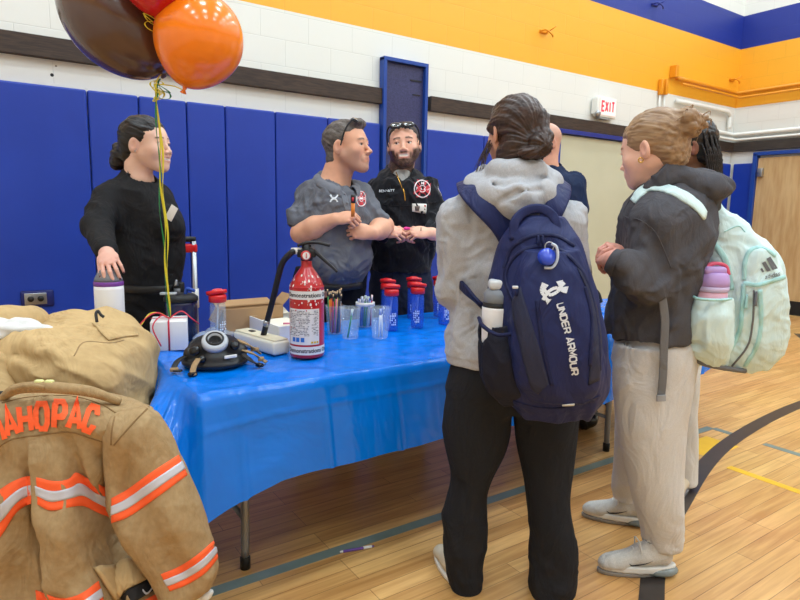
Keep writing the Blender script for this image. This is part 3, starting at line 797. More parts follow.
for px, lb in ((661, 'left of two white vertical conduits between the orange band and the beam'), (665.5, 'right of two white vertical conduits between the orange band and the beam')):
    t = bk(px, 84, .03); t0 = thing('conduit', lb, 'conduit', (t[0], D-.03, 2.66)); obj('tube', tube([A(t[0], D-.03, 2.66), A(t[0], D-.03, t[2]-.12)], .014, 8), Mwhite_p, t0); obj('coupling', box((t[0], D-.035, t[2]-.04), (.05, .06, .2), bev=.008), Morange_p, t0)
def bracket(px, py, m, lb, wall='b'):
    o = bk(px, py, .0) if wall == 'b' else onp(px, py, (1, 0, 0), XR)
    t = thing('wall_hook', lb, 'wall hook', (o[0], D-.02, o[2])); obj('plate', box((o[0], D-.01, o[2]), (.12, .02, .03), bev=.004), m, t); 
    obj('hook', tube([o+A(-.05, -.02, 0), o+A(-.05, -.10, -.01), o+A(0, -.13, -.05), o+A(.05, -.10, -.06)], .009, 8, res=14), m, t)
    obj('hook', tube([o+A(.04, -.02, 0), o+A(.05, -.09, .02), o+A(.1, -.10, .06)], .008, 8, res=10), m, t)
bracket(543, 32, Morange_p, 'orange painted hook bracket on the yellow band above the standing students')
bracket(654, 5, Mblue_p, 'blue painted hook bracket on the blue band at the top edge')
bracket(731, 80, Morange_p, 'orange painted hook bracket by the corner above the orange pipes')
# holes and screws left in the white strip under the beam
for px, py, r in ((52, 75, .012), (56, 66, .007), (70, 86, .004)):
    o = bk(px, py, 0); single('wall_hole', lathe([(r, 0), (r*.8, .002)], 9, o, (0, -1, 0)), Mblack if r > .008 else Mscrape, {.012: 'black ragged hole in the white strip under the beam', .007: 'small brown chip just under the dark beam', .004: 'tiny screw dot in the white strip right of the black hole'}[r], 'wall hole', smooth=False)
# lamps of the hall: rows of high-bay panels on the ceiling
Mlamp = mat('lamp_diffuser', (255, 252, 245), .5, emit=6.)
k = 0
for ix, x in enumerate((-1.6, 1.0, 3.6, 6.2, 8.4)):
    for iy, y in enumerate((-3.2, -.9, 1.4, 3.6)):
        t = thing('ceiling_lamp', 'square white ceiling lamp panel above the gym floor', 'ceiling lamp', (x, y, 6.72), 'ceiling lamp panels')
        obj('frame', box((x, y, 6.77), (.66, .66, .06), bev=.01), Mwhite_p, t, smooth=False)
        obj('diffuser', box((x, y, 6.735), (.58, .58, .012)), Mlamp, t, smooth=False)
        ld = bpy.data.lights.new('lamp_light', 'AREA'); ld.shape = 'SQUARE'; ld.size = .58; ld.energy = 46; ld.color = (.73, .885, 1)
        lo = bpy.data.objects.new('lamp_light', ld); COL.objects.link(lo); lo.parent = t; lo.location = (0, 0, -.01)
w = bpy.data.worlds.new('world'); SC.world = w; w.use_nodes = True
w.node_tree.nodes['Background'].inputs[0].default_value = (.9, .95, 1, 1); w.node_tree.nodes['Background'].inputs[1].default_value = .3
SC.view_settings.view_transform = 'Standard'; SC.view_settings.look = 'None'; SC.view_settings.gamma = 1; SC.view_settings.exposure = 0.0
# ------------------------------------------------------------------ tables and what stands on them
Mcloth = mat('blue_plastic_sheet', (0, 114, 220), .2, c2=(2, 122, 230), scale=4, mixf=.4, bump=.2, bscale=30, bdist=.002, folds=(3.0, .035, .45), spec=.5)
Mcloth.node_tree.nodes['Principled BSDF'].inputs['Transmission Weight'].default_value = 0
Mleg = mat('grey_steel_leg', (140, 142, 146), .38, metal=.6)
Mtop = mat('table_laminate', (150, 150, 148), .5)
TZ = .745
def fold_table(x0, x1, y0, y1, label):
    cx, cy = (x0+x1)/2, (y0+y1)/2; t = thing('folding_table', label, 'table', (cx, cy, 0), None)
    obj('tabletop', box((cx, cy, TZ-.03), (x1-x0, y1-y0, .04), bev=.01), Mtop, t)
    for x, s in ((x0+.18, 1), (x1-.22, -1)):
        for y in (y0+.13, y1-.13):
            lg = obj('leg', tube([A(x-s*.04, y, .70), A(x-s*.04, y, .45), A(x, y, .32), A(x, y, .04)], .0155, 10, res=24), Mleg, t)
            obj('rubber_foot', lathe([(.019, 0), (.02, .045), (.016, .05)], 12, (x, y, 0)), Mblack, lg)
        obj('crossbar', tube([A(x, y0+.13, .2), A(x, y1-.13, .2)], .011, 8), Mleg, t)
    return t
TY0, TY1 = 1.925, 2.885; TX0, TX1 = .53, 3.10
fold_table(TX0+.01, TX1-.0, TY0+.01, TY1-.01, 'long folding table with grey steel legs under the near blue plastic sheet')
def cloth(x0, x1, y0, y1, skirt, name, label, seed=0, nU=260):
    """skirt(s,side) gives the free-hanging edge point for perimeter points"""
    cor = [A(x0, y1, TZ), A(x0, y0, TZ), A(x1, y0, TZ), A(x1, y1, TZ)]
    seg = []; rr = .02
    for i in range(3):
        a, b = cor[i], cor[i+1]; n = int(np.linalg.norm(b-a)/.012); seg += [(a*(1-k/n)+b*k/n, i, k/n) for k in range(n)]
    seg.append((cor[3], 2, 1.)); n = len(seg); m = 34; V = []; 
    for j in range(m+1):
        v = j/m
        for i, (p, side, u) in enumerate(seg):
            e = skirt(side, u)
            z = p[2]+.004; o = A(0, 0, 0)
            q = A(p[0], p[1], z)*(1-v)+e*v
            out = A(*[(-1, 0, 0), (0, -1, 0), (1, 0, 0)][side])
            s_ = i*.012+seed
            wv = math.sin(s_*9.2+1.5*math.sin(s_*2.1))*.011+math.sin(s_*21+v*2)*.004+.010*max(0, 1-abs((s_ % .31)-.15)/.016)+.010*max(0, 1-abs(v-.30)/.03)*(side == 1)
            q = q+out*(.014*min(1, v*12)+wv*min(1, v*1.6))
            if v < .04: q[2] = z-.002*(v/.04)
            V.append(q)
    Fo = [(j*n+i, (j+1)*n+i, (j+1)*n+i+1, j*n+i+1) for j in range(m) for i in range(n-1)]
    V = np.array(V); b = len(V); nx, ny = int((x1-x0)/.015), int((y1-y0)/.015)
    gx = np.linspace(x0, x1, nx); gy = np.linspace(y0, y1, ny); T = np.array([(x, y, TZ+.004) for y in gy for x in gx])
    T[:, 2] += .006*np.clip(fbm(T*A(9, 9, 1)+seed, 3), -.6, 1)*(np.minimum.reduce([T[:, 0]-x0, x1-T[:, 0], T[:, 1]-y0, y1-T[:, 1]]) > .01)
    T[:, 2] += .003*np.exp(-(((T[:, 0]-x0) % .62-.31)/.006)**2)+.003*np.exp(-(((T[:, 1]-y0-.33))/.006)**2)
    Fo += [(b+j*nx+i, b+j*nx+i+1, b+(j+1)*nx+i+1, b+(j+1)*nx+i) for j in range(ny-1) for i in range(nx-1)]
    V = np.vstack([V, T]); g = (V, Fo)
    return single(name, g, Mcloth, label, 'tablecloth')
def sk1(side, u):
    if side == 0:      # left end, from the back corner to the front corner, flaring outwards
        pts = [A(.49, 2.90, .66), A(.48, 2.6, .60), A(.45, 2.25, .60), A(.385, 2.0, .655), A(.40, 1.93, .60), A(.51, 1.83, .35)]
        return spline(pts, 60)[min(59, int(u**1.0*59))]
    if side == 1:
        z = .35+.06*min(1, u*10)+.012*math.sin(u*7); x = TX0+.01+u*(TX1-TX0); x += -.03*math.exp(-u*12)
        return A(x, TY0-.045-.05*math.exp(-u*14), z)
    return A(TX1+.03, TY0+u*(TY1-TY0), .42)
cl1 = cloth(TX0, TX1, TY0, TY1, sk1, 'tablecloth', 'shiny blue plastic tablecloth draped over the near folding table')
def sk2(side, u):
    if side == 0: return A(3.14, 2.75-u*.75, .5)
    if side == 1: return A(3.19+u*.66, 1.94, .40+.01*math.sin(u*9))
    return A(3.9, 2.0+u*.75, .4)
fold_table(3.19, 3.83, 2.0, 2.74, 'second folding table beyond the near one, mostly hidden by the students')
cloth(3.17, 3.85, 1.98, 2.76, sk2, 'tablecloth', 'far blue tablecloth seen between the navy backpack and the grey hoodie', seed=3.3)
ZT = TZ+.0085
# ---------------- fire extinguisher
Mred = mat('red_enamel', (186, 20, 28), .28, coat=.6)
Mrub = mat('black_hose', (24, 24, 26), .5); Mchip = mat('chipped_paint', (232, 222, 214), .7)
Mlabel = mat('white_label', (228, 224, 218), .45); Mprint = mat('dark_print', (40, 40, 44), .6); Mprintred = mat('red_print', (200, 60, 60), .6); Mprintblue = mat('blue_print', (40, 110, 190), .6)
Myel = mat('yellow_print', (225, 180, 40), .5)
EX = A(1.062, 2.235, ZT); er = .0705
ext = thing('fire_extinguisher', 'red fire extinguisher with chipped paint and white labels, standing on the blue table', 'fire extinguisher', EX)
prof = [(.0, 0), (.066, 0), (er, .006), (er, .27), (.070, .285), (.062, .31), (.048, .335), (.034, .355), (.024, .37), (.021, .385), (.021, .40), (0, .40)]
pz = spline([(r, z, 0) for r, z in prof[2:10]], 40); prof = prof[:2]+[(a, b) for a, b, _ in pz]+prof[10:]
obj('cylinder', lathe(prof, 48, EX), Mred, ext)
def wrapb(r, z0, z1, a0, a1, n=40, th=.0008):
    def f(u, v):
        a = a0+(a1-a0)*u; return EX+A(r*math.cos(a), r*math.sin(a), z0+(z1-z0)*v)
    return grid(f, n, 3)
acam = math.atan2(-EX[1], -EX[0])      # direction towards the photographer
def cyltext(s, size, zc, r, amid=acam, bold=0):
    return decal(text_tris(s, size, bold, 0), lambda x, y: EX+A(r*math.cos(amid+x/r), r*math.sin(amid+x/r), zc+y))
bands = []
for z0, s_ in ((.243, 'For Demonstrations Only'), (.016, 'For Demonstrations Only')):
    b = obj('label_band', wrapb(er+.0008, z0, z0+.034, 0, 2*math.pi, 64), Mlabel, ext)
    obj('lettering', cyltext(s_, .024, z0+.017, er+.0018, acam-.12, .0005), Mprint, b)
lab = obj('instruction_label', wrapb(er+.0009, .058, .205, acam-1.25, acam+.75, 40), Mlabel, ext)
q = []
for row in range(17):
    z = .195-row*.0062; x = -.085+.004*rng.random()
    while x < .048:
        w_ = .004+.012*rng.random()
        if rng.random() < .8 and abs(x-.012) > .006: q.append([A(x, z), A(x, z+.0022), A(min(x+w_, .049), z+.0022), A(min(x+w_, .049), z)])
        x += w_+.003
mp_ = lambda r: (lambda x, y: EX+A(r*math.cos(acam+x/r), r*math.sin(acam+x/r), y))
obj('print', decal(q, mp_(er+.0018)), Mprint, lab, smooth=False)
obj('red_print', decal([[A(-.05, .196), A(-.05, .2015), A(.0, .2015), A(.0, .196)], [A(-.08, .15), A(-.08, .153), A(-.03, .153), A(-.03, .15)], [A(-.08, .125), A(-.08, .128), A(-.05, .128), A(-.05, .125)]], mp_(er+.0022)), Mprintred, lab, smooth=False)
obj('pictogram', decal([[A(x, .070), A(x, .088), A(x+.015, .088), A(x+.015, .070)] for x in (-.066, -.047, -.026)], mp_(er+.0022)), Mprintblue, lab, smooth=False)
obj('class_mark', decal([[A(x, .064), A(x, .072), A(x+.009, .072), A(x+.009, .064)] for x in (.016, .028, .04)], mp_(er+.0024)), Myel, lab, smooth=False)
q = []
for i in range(90):
    z = .21+.13*rng.random(); a = acam+rng.uniform(-1.5, 1.5); q.append((a, z, .0012+.0035*rng.random()**2))
ch = []
pr_z = np.array([p[1] for p in prof[1:-1]]); pr_r = np.array([p[0] for p in prof[1:-1]])
for a, z, r in q:
    rr = np.interp(z, pr_z, pr_r)+.0011
    k = [EX+A((rr)*math.cos(a+r*math.cos(t)/rr), rr*math.sin(a+r*math.cos(t)/rr), 0)+A(0, 0, z+r*math.sin(t)*1.5) for t in (0, 1, 2.1, 3.2, 4.3, 5.4)]
    for v in k:
        rz = np.interp(v[2]-EX[2], pr_z, pr_r)+.0011; d = v[:2]-EX[:2]; v[:2] = EX[:2]+d/np.linalg.norm(d)*rz
    ch.append(k)
V = []; Fo = []
for k in ch: b = len(V); V += k; Fo.append(tuple(range(b, b+6)))
obj('paint_chips', (np.array(V), Fo), Mchip, ext, smooth=False)
vb = obj('valve', join(lathe([(.022, .395), (.024, .40), (.024, .43), (.018, .44), (.018, .46), (0, .46)], 20, EX), box(EX+A(0, 0, .425), (.075, .03, .035), rotz(-.6), bev=.006)), Mrub, ext)
ga = EX+A(math.cos(acam+.25), math.sin(acam+.25), 0)*.034+A(0, 0, .418)-RT*.014
gz = A(math.cos(acam+.25), math.sin(acam+.25), 0)
gg = obj('gauge', lathe([(.0, 0), (.019, 0), (.02, .004), (.02, .012), (.017, .013)], 24, ga, gz), mat('gauge_ring', (190, 60, 60), .3, metal=.3), ext)
obj('dial', lathe([(.015, .0135), (0, .0137)], 20, ga, gz, cap=False), Mlabel, gg)
obj('needle', box(ga+gz*.0145, (.003, .003, .02)), Mprintred, gg)
hp = lambda r_, u_, f_=0: EX+RT*r_+UP*u_+FW*f_
obj('carry_handle', tube([hp(-.035, .455), hp(0, .468), hp(.05, .468), hp(.095, .458)], 1, 10, flat=(.017, .006), up=UP, res=20), Mrub, ext)
obj('lever', tube([hp(0, .452), hp(.035, .43), hp(.07, .40), hp(.105, .37), hp(.125, .35)], [1, 1, .8, .6], 10, flat=(.013, .007), up=UP+RT, res=20), Mrub, ext)
hb = obj('hose_coupling', tube([hp(-.02, .435), hp(-.062, .432)], .014, 12), Mlabel, ext)
HE = A(.935, 2.60, TZ+.09)
hose = obj('hose', tube([hp(-.05, .432), P(291, 253, 2.43), P(283, 262, 2.44), P(278.5, 276, 2.45), P(274, 295, 2.47), P(268, 318, 2.50), P(263, 337, 2.53)], .0125, 12, res=60), Mrub, ext)
obj('nozzle_ring', tube([P(267, 321, 2.495), P(266, 325, 2.505)], .0145, 12), Mmetal, ext)
# ---------------- off-white block that the hose stands on
Mivory = mat('ivory_plastic', (226, 222, 204), .45)
bar = thing('training_base', 'long ivory plastic block on the blue table with the hose tip on it', 'plastic block', (.96, 2.55, ZT))
pa, pb = A(.91, 2.60, ZT), A(.975, 2.29, ZT); bdv = pb-pa; bl = np.linalg.norm(bdv); bdv /= bl; sx_ = A(-bdv[1], bdv[0], 0)
def barpt(u, v, z): return pa+bdv*u+sx_*v+UP*z
Mb = np.array([bdv, sx_, UP]).T
obj('body', box(pa+bdv*bl/2+UP*.03, (bl, .085, .06), Mb, bev=.012), Mivory, bar)
obj('lid', box(pa+bdv*bl/2+UP*.0625, (bl*.96, .07, .006), Mb, bev=.003), mat('ivory_lid', (214, 206, 180), .5), bar)
obj('latch', box(pa+bdv*.09+UP*.066, (.03, .02, .008), Mb, bev=.002), Mprint, bar)
# ---------------- respirator mask
MK = A(.690, 2.27, ZT)
Mmask = mat('mask_rubber', (30, 31, 33), .38); Mmaskc = mat('mask_lens_frame', (18, 19, 22), .2); Mring = mat('pale_grey_ring', (176, 180, 186), .35); Mtan = mat('tan_webbing', (156, 128, 92), .8, bump=.3, bscale=300)
fk = (CAM-MK); fk[2] = 0; fk /= np.linalg.norm(fk); rk = A(-fk[1], fk[0], 0)
mk = thing('breathing_mask', 'black rubber breathing mask with a pale round port, lying on the blue table', 'breathing mask', MK)
Mm = np.array([rk, -fk, UP]).T
s = SDF(.0035, Mm, MK)
s.ell((0, .02, .055), (.105, .10, .062), .02); s.cone((0, -.02, .075), (0, -.055, .10), .052, .04, .03); s.ell((0, 0, .018), (.125, .115, .03), .02)
s.ell((-.09, -.02, .05), (.026, .03, .03), .012); s.ell((.095, -.01, .052), (.026, .03, .028), .012); s.ell((0, -.075, .04), (.05, .03, .028), .02)
s.cone((0, -.03, .08), (0, -.09, .14), .026, None, .004, 's')
s.box((0, 0, -.03), (.2, .2, .032), .002, .004, 's')
gm = s.mesh(); obj('face_piece', gm, Mmask, mk)
pc = A(0, -.066, .108); pn = A(0, -.62, .78)
def l2(p): return s.l2w(p)
wn = s.l2w(pn)-s.l2w(A(0, 0, 0))
pr = obj('port_ring', lathe([(.024, -.012), (.024, .004), (.032, .009), (.045, .007), (.049, -.002), (.048, -.014), (.038, -.022)], 36, l2(pc), wn, cap=False), Mring, mk)
obj('port_sleeve', lathe([(.0235, .002), (.0235, -.022), (.0, -.024)], 24, l2(pc), wn, cap=False), mat('dark_grey_sleeve', (84, 88, 94), .4), pr)
obj('inner_hole', lathe([(.0145, -.0195), (0, -.0195)], 20, l2(pc), wn, cap=False), Mblack, pr)
obj('name_strip', box(l2((.055, -.098, .052)), (.05, .006, .012), Mm@rotz(.45), bev=.002), Mlabel, mk)
for p, r in (((-.07, -.075, .075), .02), ((-.045, -.092, .045), .014), ((.07, -.06, .085), .018)): obj('side_port', lathe([(0, 0), (r, 0), (r*.95, .012), (r*.5, .016), (0, .016)], 18, l2(p), l2(A(*p)+A(p[0]*4, -.6, .25))-l2(p)), Mmaskc, mk)
for i, pts in enumerate([[(-.10, -.03, .05), (-.135, -.06, .035), (-.145, -.09, .012), (-.12, -.10, .006)], [(-.06, -.10, .05), (-.075, -.13, .03), (-.08, -.155, .008), (-.075, -.165, -.022)],
                         [(.10, -.03, .06), (.14, -.04, .045), (.17, -.03, .02), (.19, -.04, .008)], [(.10, -.06, .05), (.13, -.09, .03), (.16, -.085, .01), (.175, -.09, .006)], [(.08, .02, .09), (.12, 0, .075), (.15, .01, .05), (.17, .02, .03)]]):
    pts = [(x, y, max(z, .008)) for x, y, z in pts]
    st_ = obj('strap', tube([l2(p) for p in pts], 1, 10, flat=(.011, .0035), up=UP, res=18), Mtan if i in (1, 2, 4) else Mrub, mk)
    obj('buckle', box(l2(pts[2]), (.03, .022, .014), Mm@rotz(i*.7), bev=.004), Mmaskc if i % 2 else Mtan, st_)
obj('harness_loop', tube([l2(p) for p in ((-.10, -.02, .06), (-.085, 0, .09), (-.05, .03, .105), (0, .05, .11))], .006, 8, res=16), Mrub, mk)
# ---------------- gift box and balloons
Mpaper = mat('white_paper', (232, 232, 232), .6); Mcurl_r = mat('red_ribbon', (214, 50, 72), .35); Mcurl_y = mat('yellow_ribbon', (232, 214, 60), .3); Mcurl_g = mat('green_ribbon', (40, 130, 70), .3)
GB = A(.615, 2.66, ZT); Rg = rotz(-.28)
gb = thing('gift_box', 'small white gift box tied with red ribbon, weighing down the balloons', 'gift box', GB)
obj('carton', box(GB+UP*.0625, (.145, .145, .125), Rg, bev=.003), Mpaper, gb)
gt = GB+UP*.128
def gl(x, y, z=0): return gt+Rg@A(x, y, 0)+UP*z
obj('ribbon', join(tube([gl(0, -.074, -.128), gl(0, -.075, -.002), gl(0, -.06, .002), gl(0, .074, .002)], 1, 8, flat=(.004, .0012), up=-FW+UP*.2), tube([gl(-.074, 0, .002), gl(.074, 0, .002)], 1, 8, flat=(.004, .0012), up=UP)), Mcurl_r, gb)
for k_, (m_, pts) in enumerate([(Mcurl_r, [(0, 0, 0), (-.05, -.03, .03), (-.10, -.05, .0), (-.13, -.08, -.05), (-.09, -.12, -.09)]), (Mcurl_r, [(0, 0, .0), (.05, -.01, .03), (.09, -.02, .0), (.12, 0, -.03)]),
                                (Mcurl_y, [(0, 0, 0), (-.04, -.01, .025), (-.08, -.0, .02), (-.11, -.04, -.02)]), (Mcurl_r, [(0, 0, 0), (-.03, -.06, .02), (-.06, -.10, -.02), (-.03, -.105, -.10)])]):
    obj('curled_ribbon', tube([gl(*p) for p in pts], .0028, 8, res=26), m_, gb)
def balloon(c, r, axis, m, name_label, neck_to, stretchz=1.12):
    z = A(*axis); z /= np.linalg.norm(z)
    pr = []
    for i in range(40):
        th = math.pi*i/39; rr = r*math.sin(th); zz = -r*stretchz*math.cos(th)
        if zz < 0: rr *= (1-.16*(zz/(r*stretchz))**2); zz *= 1.08
        pr.append((max(rr, .006), zz))
    b = thing('balloon', name_label, 'balloon', c-UP*r); obj('skin', lathe(pr, 48, c, z), m, b)
    bot = c-z*r*stretchz*1.08; obj('knot', lathe([(.004, -.0), (.009, -.006), (.005, -.014), (.013, -.026), (.010, -.028)], 14, bot+z*.004, z), m, b)
    pts = [bot-z*.012, bot*.6+neck_to*.4, neck_to]
    obj('tie', tube(pts, .0022, 6, res=10), Mcurl_y, b); return b
def bmat(n, c, sat): return mat(n, c, .2, coat=.35, spec=.5, sss=.0)
TIE = P(156, 84, 2.42)
balloon(P(199, 40, 2.40), .164, UP*.9+RT*.35-FW*.1, bmat('orange_latex', (252, 130, 20), 1), 'orange balloon floating right of the brown one', TIE, 1.04)
balloon(P(116, 18, 2.50), .190, UP*.72-RT*.62+FW*.1, bmat('brown_latex', (84, 58, 46), 1), 'dark brown balloon floating above the woman in black', TIE, 1.34)
balloon(P(157, -29, 2.32), .146, UP+RT*.05, bmat('red_latex', (200, 20, 24), 1), 'red balloon between the brown and orange ones, mostly above the picture', P(154, 22, 2.36), 1.0)
rb = thing('balloon_ribbon', 'long yellow and green ribbons running from the balloons down to the gift box', 'ribbon', gt)
GT = gl(0, 0, .004)
for m_, dx, ph in ((Mcurl_y, 0, 0), (Mcurl_y, .006, 1.), (Mcurl_g, -.006, 2.2)):
    pts = []
    for i in range(40):
        u = i/39; p = GT*(1-u)+TIE*u; p = p+RT*(dx*math.sin(math.pi*u)*1.5+.004*math.sin(u*18+ph))+FW*.004*math.cos(u*15+ph); pts.append(p)
    nn = np.array([RT*math.cos(i*.25+ph)+FW*math.sin(i*.25+ph) for i in range(40)])
    obj('strand', tube(np.array(pts), 1, 8, flat=(.0042, .0009), up=nn), m_, rb)
for k_, (m_, o) in enumerate([(Mcurl_y, TIE), (Mcurl_y, TIE+RT*.012), (Mcurl_g, TIE+RT*.03), (Mcurl_y, P(152, 16, 2.34))]):
    pts = [o+RT*(.028*math.cos(a*1.3+k_)*(1-.03*a))+UP*(.022*math.sin(a+k_)-.004*a)+FW*.02*math.sin(a*1.1) for a in np.linspace(0, 13, 60)]
    obj('curl', tube(np.array(pts), 1, 6, flat=(.0035, .0008), up=UP), m_, rb)
# ---------------- drinking bottles
def glassy(n, c, a, rough=.08): return mat(n, c, rough, trans=0, alpha=a, spec=.6)
Mclear = glassy('clear_plastic', (214, 228, 240), .22); Mclearb = glassy('bluish_plastic', (40, 96, 214), .55); Mlid = mat('red_lid', (214, 24, 30), .3, coat=.3)
Mwprint = mat('white_print', (225, 232, 240), .5); Mstraw = glassy('straw', (225, 235, 245), .7, .3)
def bottle(loc, label, clear=False, rz=0.):
    t = thing('water_bottle', label, 'water bottle', (0, 0, 0), 'red lidded water bottles')
    hh = .178; prof = [(.0, 0), (.031, 0), (.034, .005), (.034, hh-.02), (.031, hh-.006), (.031, hh)]
    bd_ = obj('vessel', lathe(prof, 28, cap=False), Mclear if clear else Mclearb, t)
    obj('print', decal([[A(-.014+.009*i+.002*(j % 2), .03+.011*j), A(-.014+.009*i+.002*(j % 2), .038+.011*j), A(-.008+.009*i, .038+.011*j), A(-.008+.009*i, .03+.011*j)] for i in range(4) for j in range(6) if (i*7+j*3) % 5],
        lambda x, y: A(.0348*math.sin(x/.0348), -.0348*math.cos(x/.0348), y)), Mwprint, bd_, smooth=False)
    l = obj('lid', lathe([(.034, hh), (.0375, hh+.002), (.0375, hh+.026), (.034, hh+.034), (.0, hh+.038)], 32), Mlid, t)
    # tilted drinking rim with a fold-down spout
    V, Fo = lathe([(.0, .0), (.039, .0), (.042, .008), (.041, .018), (.029, .019), (.027, .006), (.0, .006)], 36)
    V = V*A(1.08, 1, 1); V = V@rotax((1, 0, 0), -.22).T@np.eye(3)+A(0, .004, hh+.034)
    obj('flip_rim', (V, Fo), Mlid, l)
    obj('spout', tube([A(-.028, .0, hh+.045), A(-.01, 0, hh+.052), A(.02, -.0, hh+.052)], [.009, .010, .008], 12, res=12), Mlid, l)
    obj('straw', tube([A(.004, .004, hh), A(-.008, .0, .012)], .0035, 8), Mstraw, t)
    t.location = tuple(loc); t.rotation_euler = (0, 0, rz); return t
def tp(px, py): return onp(px, py, (0, 0, 1), ZT)
cz = math.atan2(FW[1], FW[0])-math.pi/2
b0 = bottle(tp(391, 330), 'red lidded blue water bottle in front of the leftmost pair, beside the clear cups')
for px, py, lb in ((387, 321, 'red lidded water bottle half hidden behind the leftmost front one'), (417, 327, 'front bottle of the middle pair of red lidded water bottles'), (413, 318, 'rear bottle of the middle pair of red lidded water bottles'),
                   (444.5, 324, 'red lidded water bottle with white print, nearest the grey hoodie'), (439, 316, 'rear red lidded water bottle, behind the one nearest the grey hoodie'), (455, 319, 'red lidded water bottle mostly behind the grey hoodie')):
    dup(b0, tp(px, py), lb)
b0.rotation_euler = (0, 0, cz)
for o in [x for x in bpy.data.objects if x.name.startswith('water_bottle')]: o.rotation_euler = (0, 0, cz+rng.uniform(-.4, .4))
bl_ = bottle(A(.838, 2.70, ZT), 'single red lidded bottle standing behind the breathing mask', True, cz+.9); bl_.scale = (1.05, 1.05, 1.0)
# ---------------- clear cups, pens and pencils
def cup(loc, label, h=.125, r0=.032, r1=.044):
    t = thing('plastic_cup', label, 'cup', loc, 'clear plastic cups')
    L = A(*loc); obj('wall', lathe([(0, .002), (r0, .002), (r0, 0), (r1, h), (r1+.0025, h+.001), (r1+.0025, h+.004), (r1-.001, h+.004)], 32, L, cap=False), Mclear, t)
    return t
Mpens = {c: mat('pencil_'+c, v, .45) for c, v in dict(orange=(226, 130, 40), yellow=(225, 190, 60), red=(190, 40, 50), green=(60, 140, 80), pink=(225, 130, 160), grey=(110, 110, 118), purple=(110, 80, 160), black=(30, 30, 34), white=(232, 234, 236), blue=(40, 90, 190), lightblue=(90, 190, 230)).items()}
Mlead = mat('pencil_wood', (222, 186, 140), .7)
pk = 0
def stick(a, b, r, c, name, label, cat, group, tip=None):
    t = thing(name, label, cat, a, group); obj('barrel', tube([a, b], r, 7), Mpens[c], t); d = (b-a)/np.linalg.norm(b-a)
    if tip == 'pencil': obj('eraser', tube([b, b+d*.010], r*1.02, 7), Mlead, t); obj('ferrule', tube([b-d*.024, b], r*1.12, 7), Mpens['black'], t)
    elif tip == 'pen': obj('cap', tube([b-d*.03, b], r*1.25, 8), Mpens['white'] if c != 'white' else Mpens['blue'], t); obj('clip', tube([b-d*.028+FW*-.005, b+FW*-.005], r*.35, 5), Mpens[c], t)
    return t
c1_ = tp(335, 333); cup(c1_, 'clear cup crammed with upright pencils beside the fire extinguisher', .135, .036, .048)
cols = ['orange', 'orange', 'yellow', 'green', 'red', 'grey', 'orange', 'pink', 'purple', 'orange', 'grey', 'yellow', 'red', 'orange', 'green', 'black']
for i in range(16):
    a = i*2.4; r = .026*math.sqrt((i+.5)/16); b = c1_+A(r*math.cos(a), r*math.sin(a), .004); e = c1_+A(r*1.5*math.cos(a+.3), r*1.5*math.sin(a+.3), .185+.03*rng.random())
    stick(b, e, .0036, cols[i], 'pencil', 'pencil standing in the crammed cup beside the fire extinguisher', 'pencil', 'pencils in the crammed cup', 'pencil')
c2c = tp(350, 338); cup(c2c, 'nearly empty clear cup holding a single green pen', .145, .036, .050); stick(c2c+A(-.018, -.01, .006), c2c+A(.02, .012, .135), .0042, 'green', 'pen', 'green and white pen leaning in the nearly empty cup', 'pen', None, 'pen')
c3c = tp(380, 337.5); cup(c3c, 'clear cup with two white pens, in front of the red lidded bottles', .145, .036, .050)
for k_, (u, v) in enumerate(((-.012, .008), (.006, .014))): stick(c3c+A(u, -.008, .006), c3c+A(v, .012, .138), .0042, 'white', 'pen', 'white pen leaning in the clear cup before the red lidded bottles', 'pen', 'white pens in the cup', 'pen')
c4c = tp(365, 326); hp_ = thing('pen_holder', 'white rimmed clear tub packed with coloured pens behind the cups', 'pen holder', c4c)
obj('tub', lathe([(0, .002), (.040, .002), (.043, 0), (.046, .115)], 28, c4c, cap=False), Mclear, hp_); obj('rim', lathe([(.046, .108), (.0505, .110), (.0505, .128), (.046, .130), (.044, .11)], 28, c4c, cap=False), Mlabel, hp_)
pc_ = ['lightblue', 'blue', 'white', 'red', 'green', 'lightblue', 'purple', 'white', 'black', 'blue', 'red', 'white', 'green', 'white']
for i in range(14):
    a = i*2.4+.5; r = .034*math.sqrt((i+.5)/14); b = c4c+A(r*math.cos(a), r*math.sin(a), .004); e = c4c+A(r*1.25*math.cos(a+.4), r*1.25*math.sin(a+.4), .138+.03*rng.random())
    stick(b, e, .0044, pc_[i], 'pen', 'coloured pen standing in the white rimmed tub', 'pen', 'pens in the white rimmed tub', 'pen')
# ---------------- white tray of leaflets, cardboard box, plastic bag
Mcard = mat('brown_cardboard', (176, 140, 100), .8, c2=(160, 124, 86), scale=8, mixf=.5); Mcardin = mat('cardboard_edge', (140, 106, 72), .85)
Mcream = mat('cream_paper', (238, 232, 214), .7); Mbag = glassy('clear_bag', (210, 222, 238), .35, .15)
tc_ = A(1.122, 2.61, ZT); Rt_ = rotz(.05)
tr = thing('paper_tray', 'open white carton of cream leaflets behind the ivory block', 'carton', tc_)
def tl(x, y, z=0): return tc_+Rt_@A(x, y, 0)+UP*z
for cx_, cy_, sx2, sy2 in ((0, -.165, .21, .006), (0, .165, .21, .006), (-.105, 0, .006, .33), (.105, 0, .006, .33)):
    obj('side', box(tl(cx_, cy_, .045), (sx2, sy2, .09), Rt_, bev=.001), Mpaper, tr, smooth=False)
obj('bottom', box(tl(0, 0, .003), (.20, .32, .005), Rt_), Mpaper, tr, smooth=False)
obj('flap', box(tl(.0, .18, .098), (.20, .06, .004), Rt_@rotax((1, 0, 0), .35)), Mcream, tr, smooth=False)
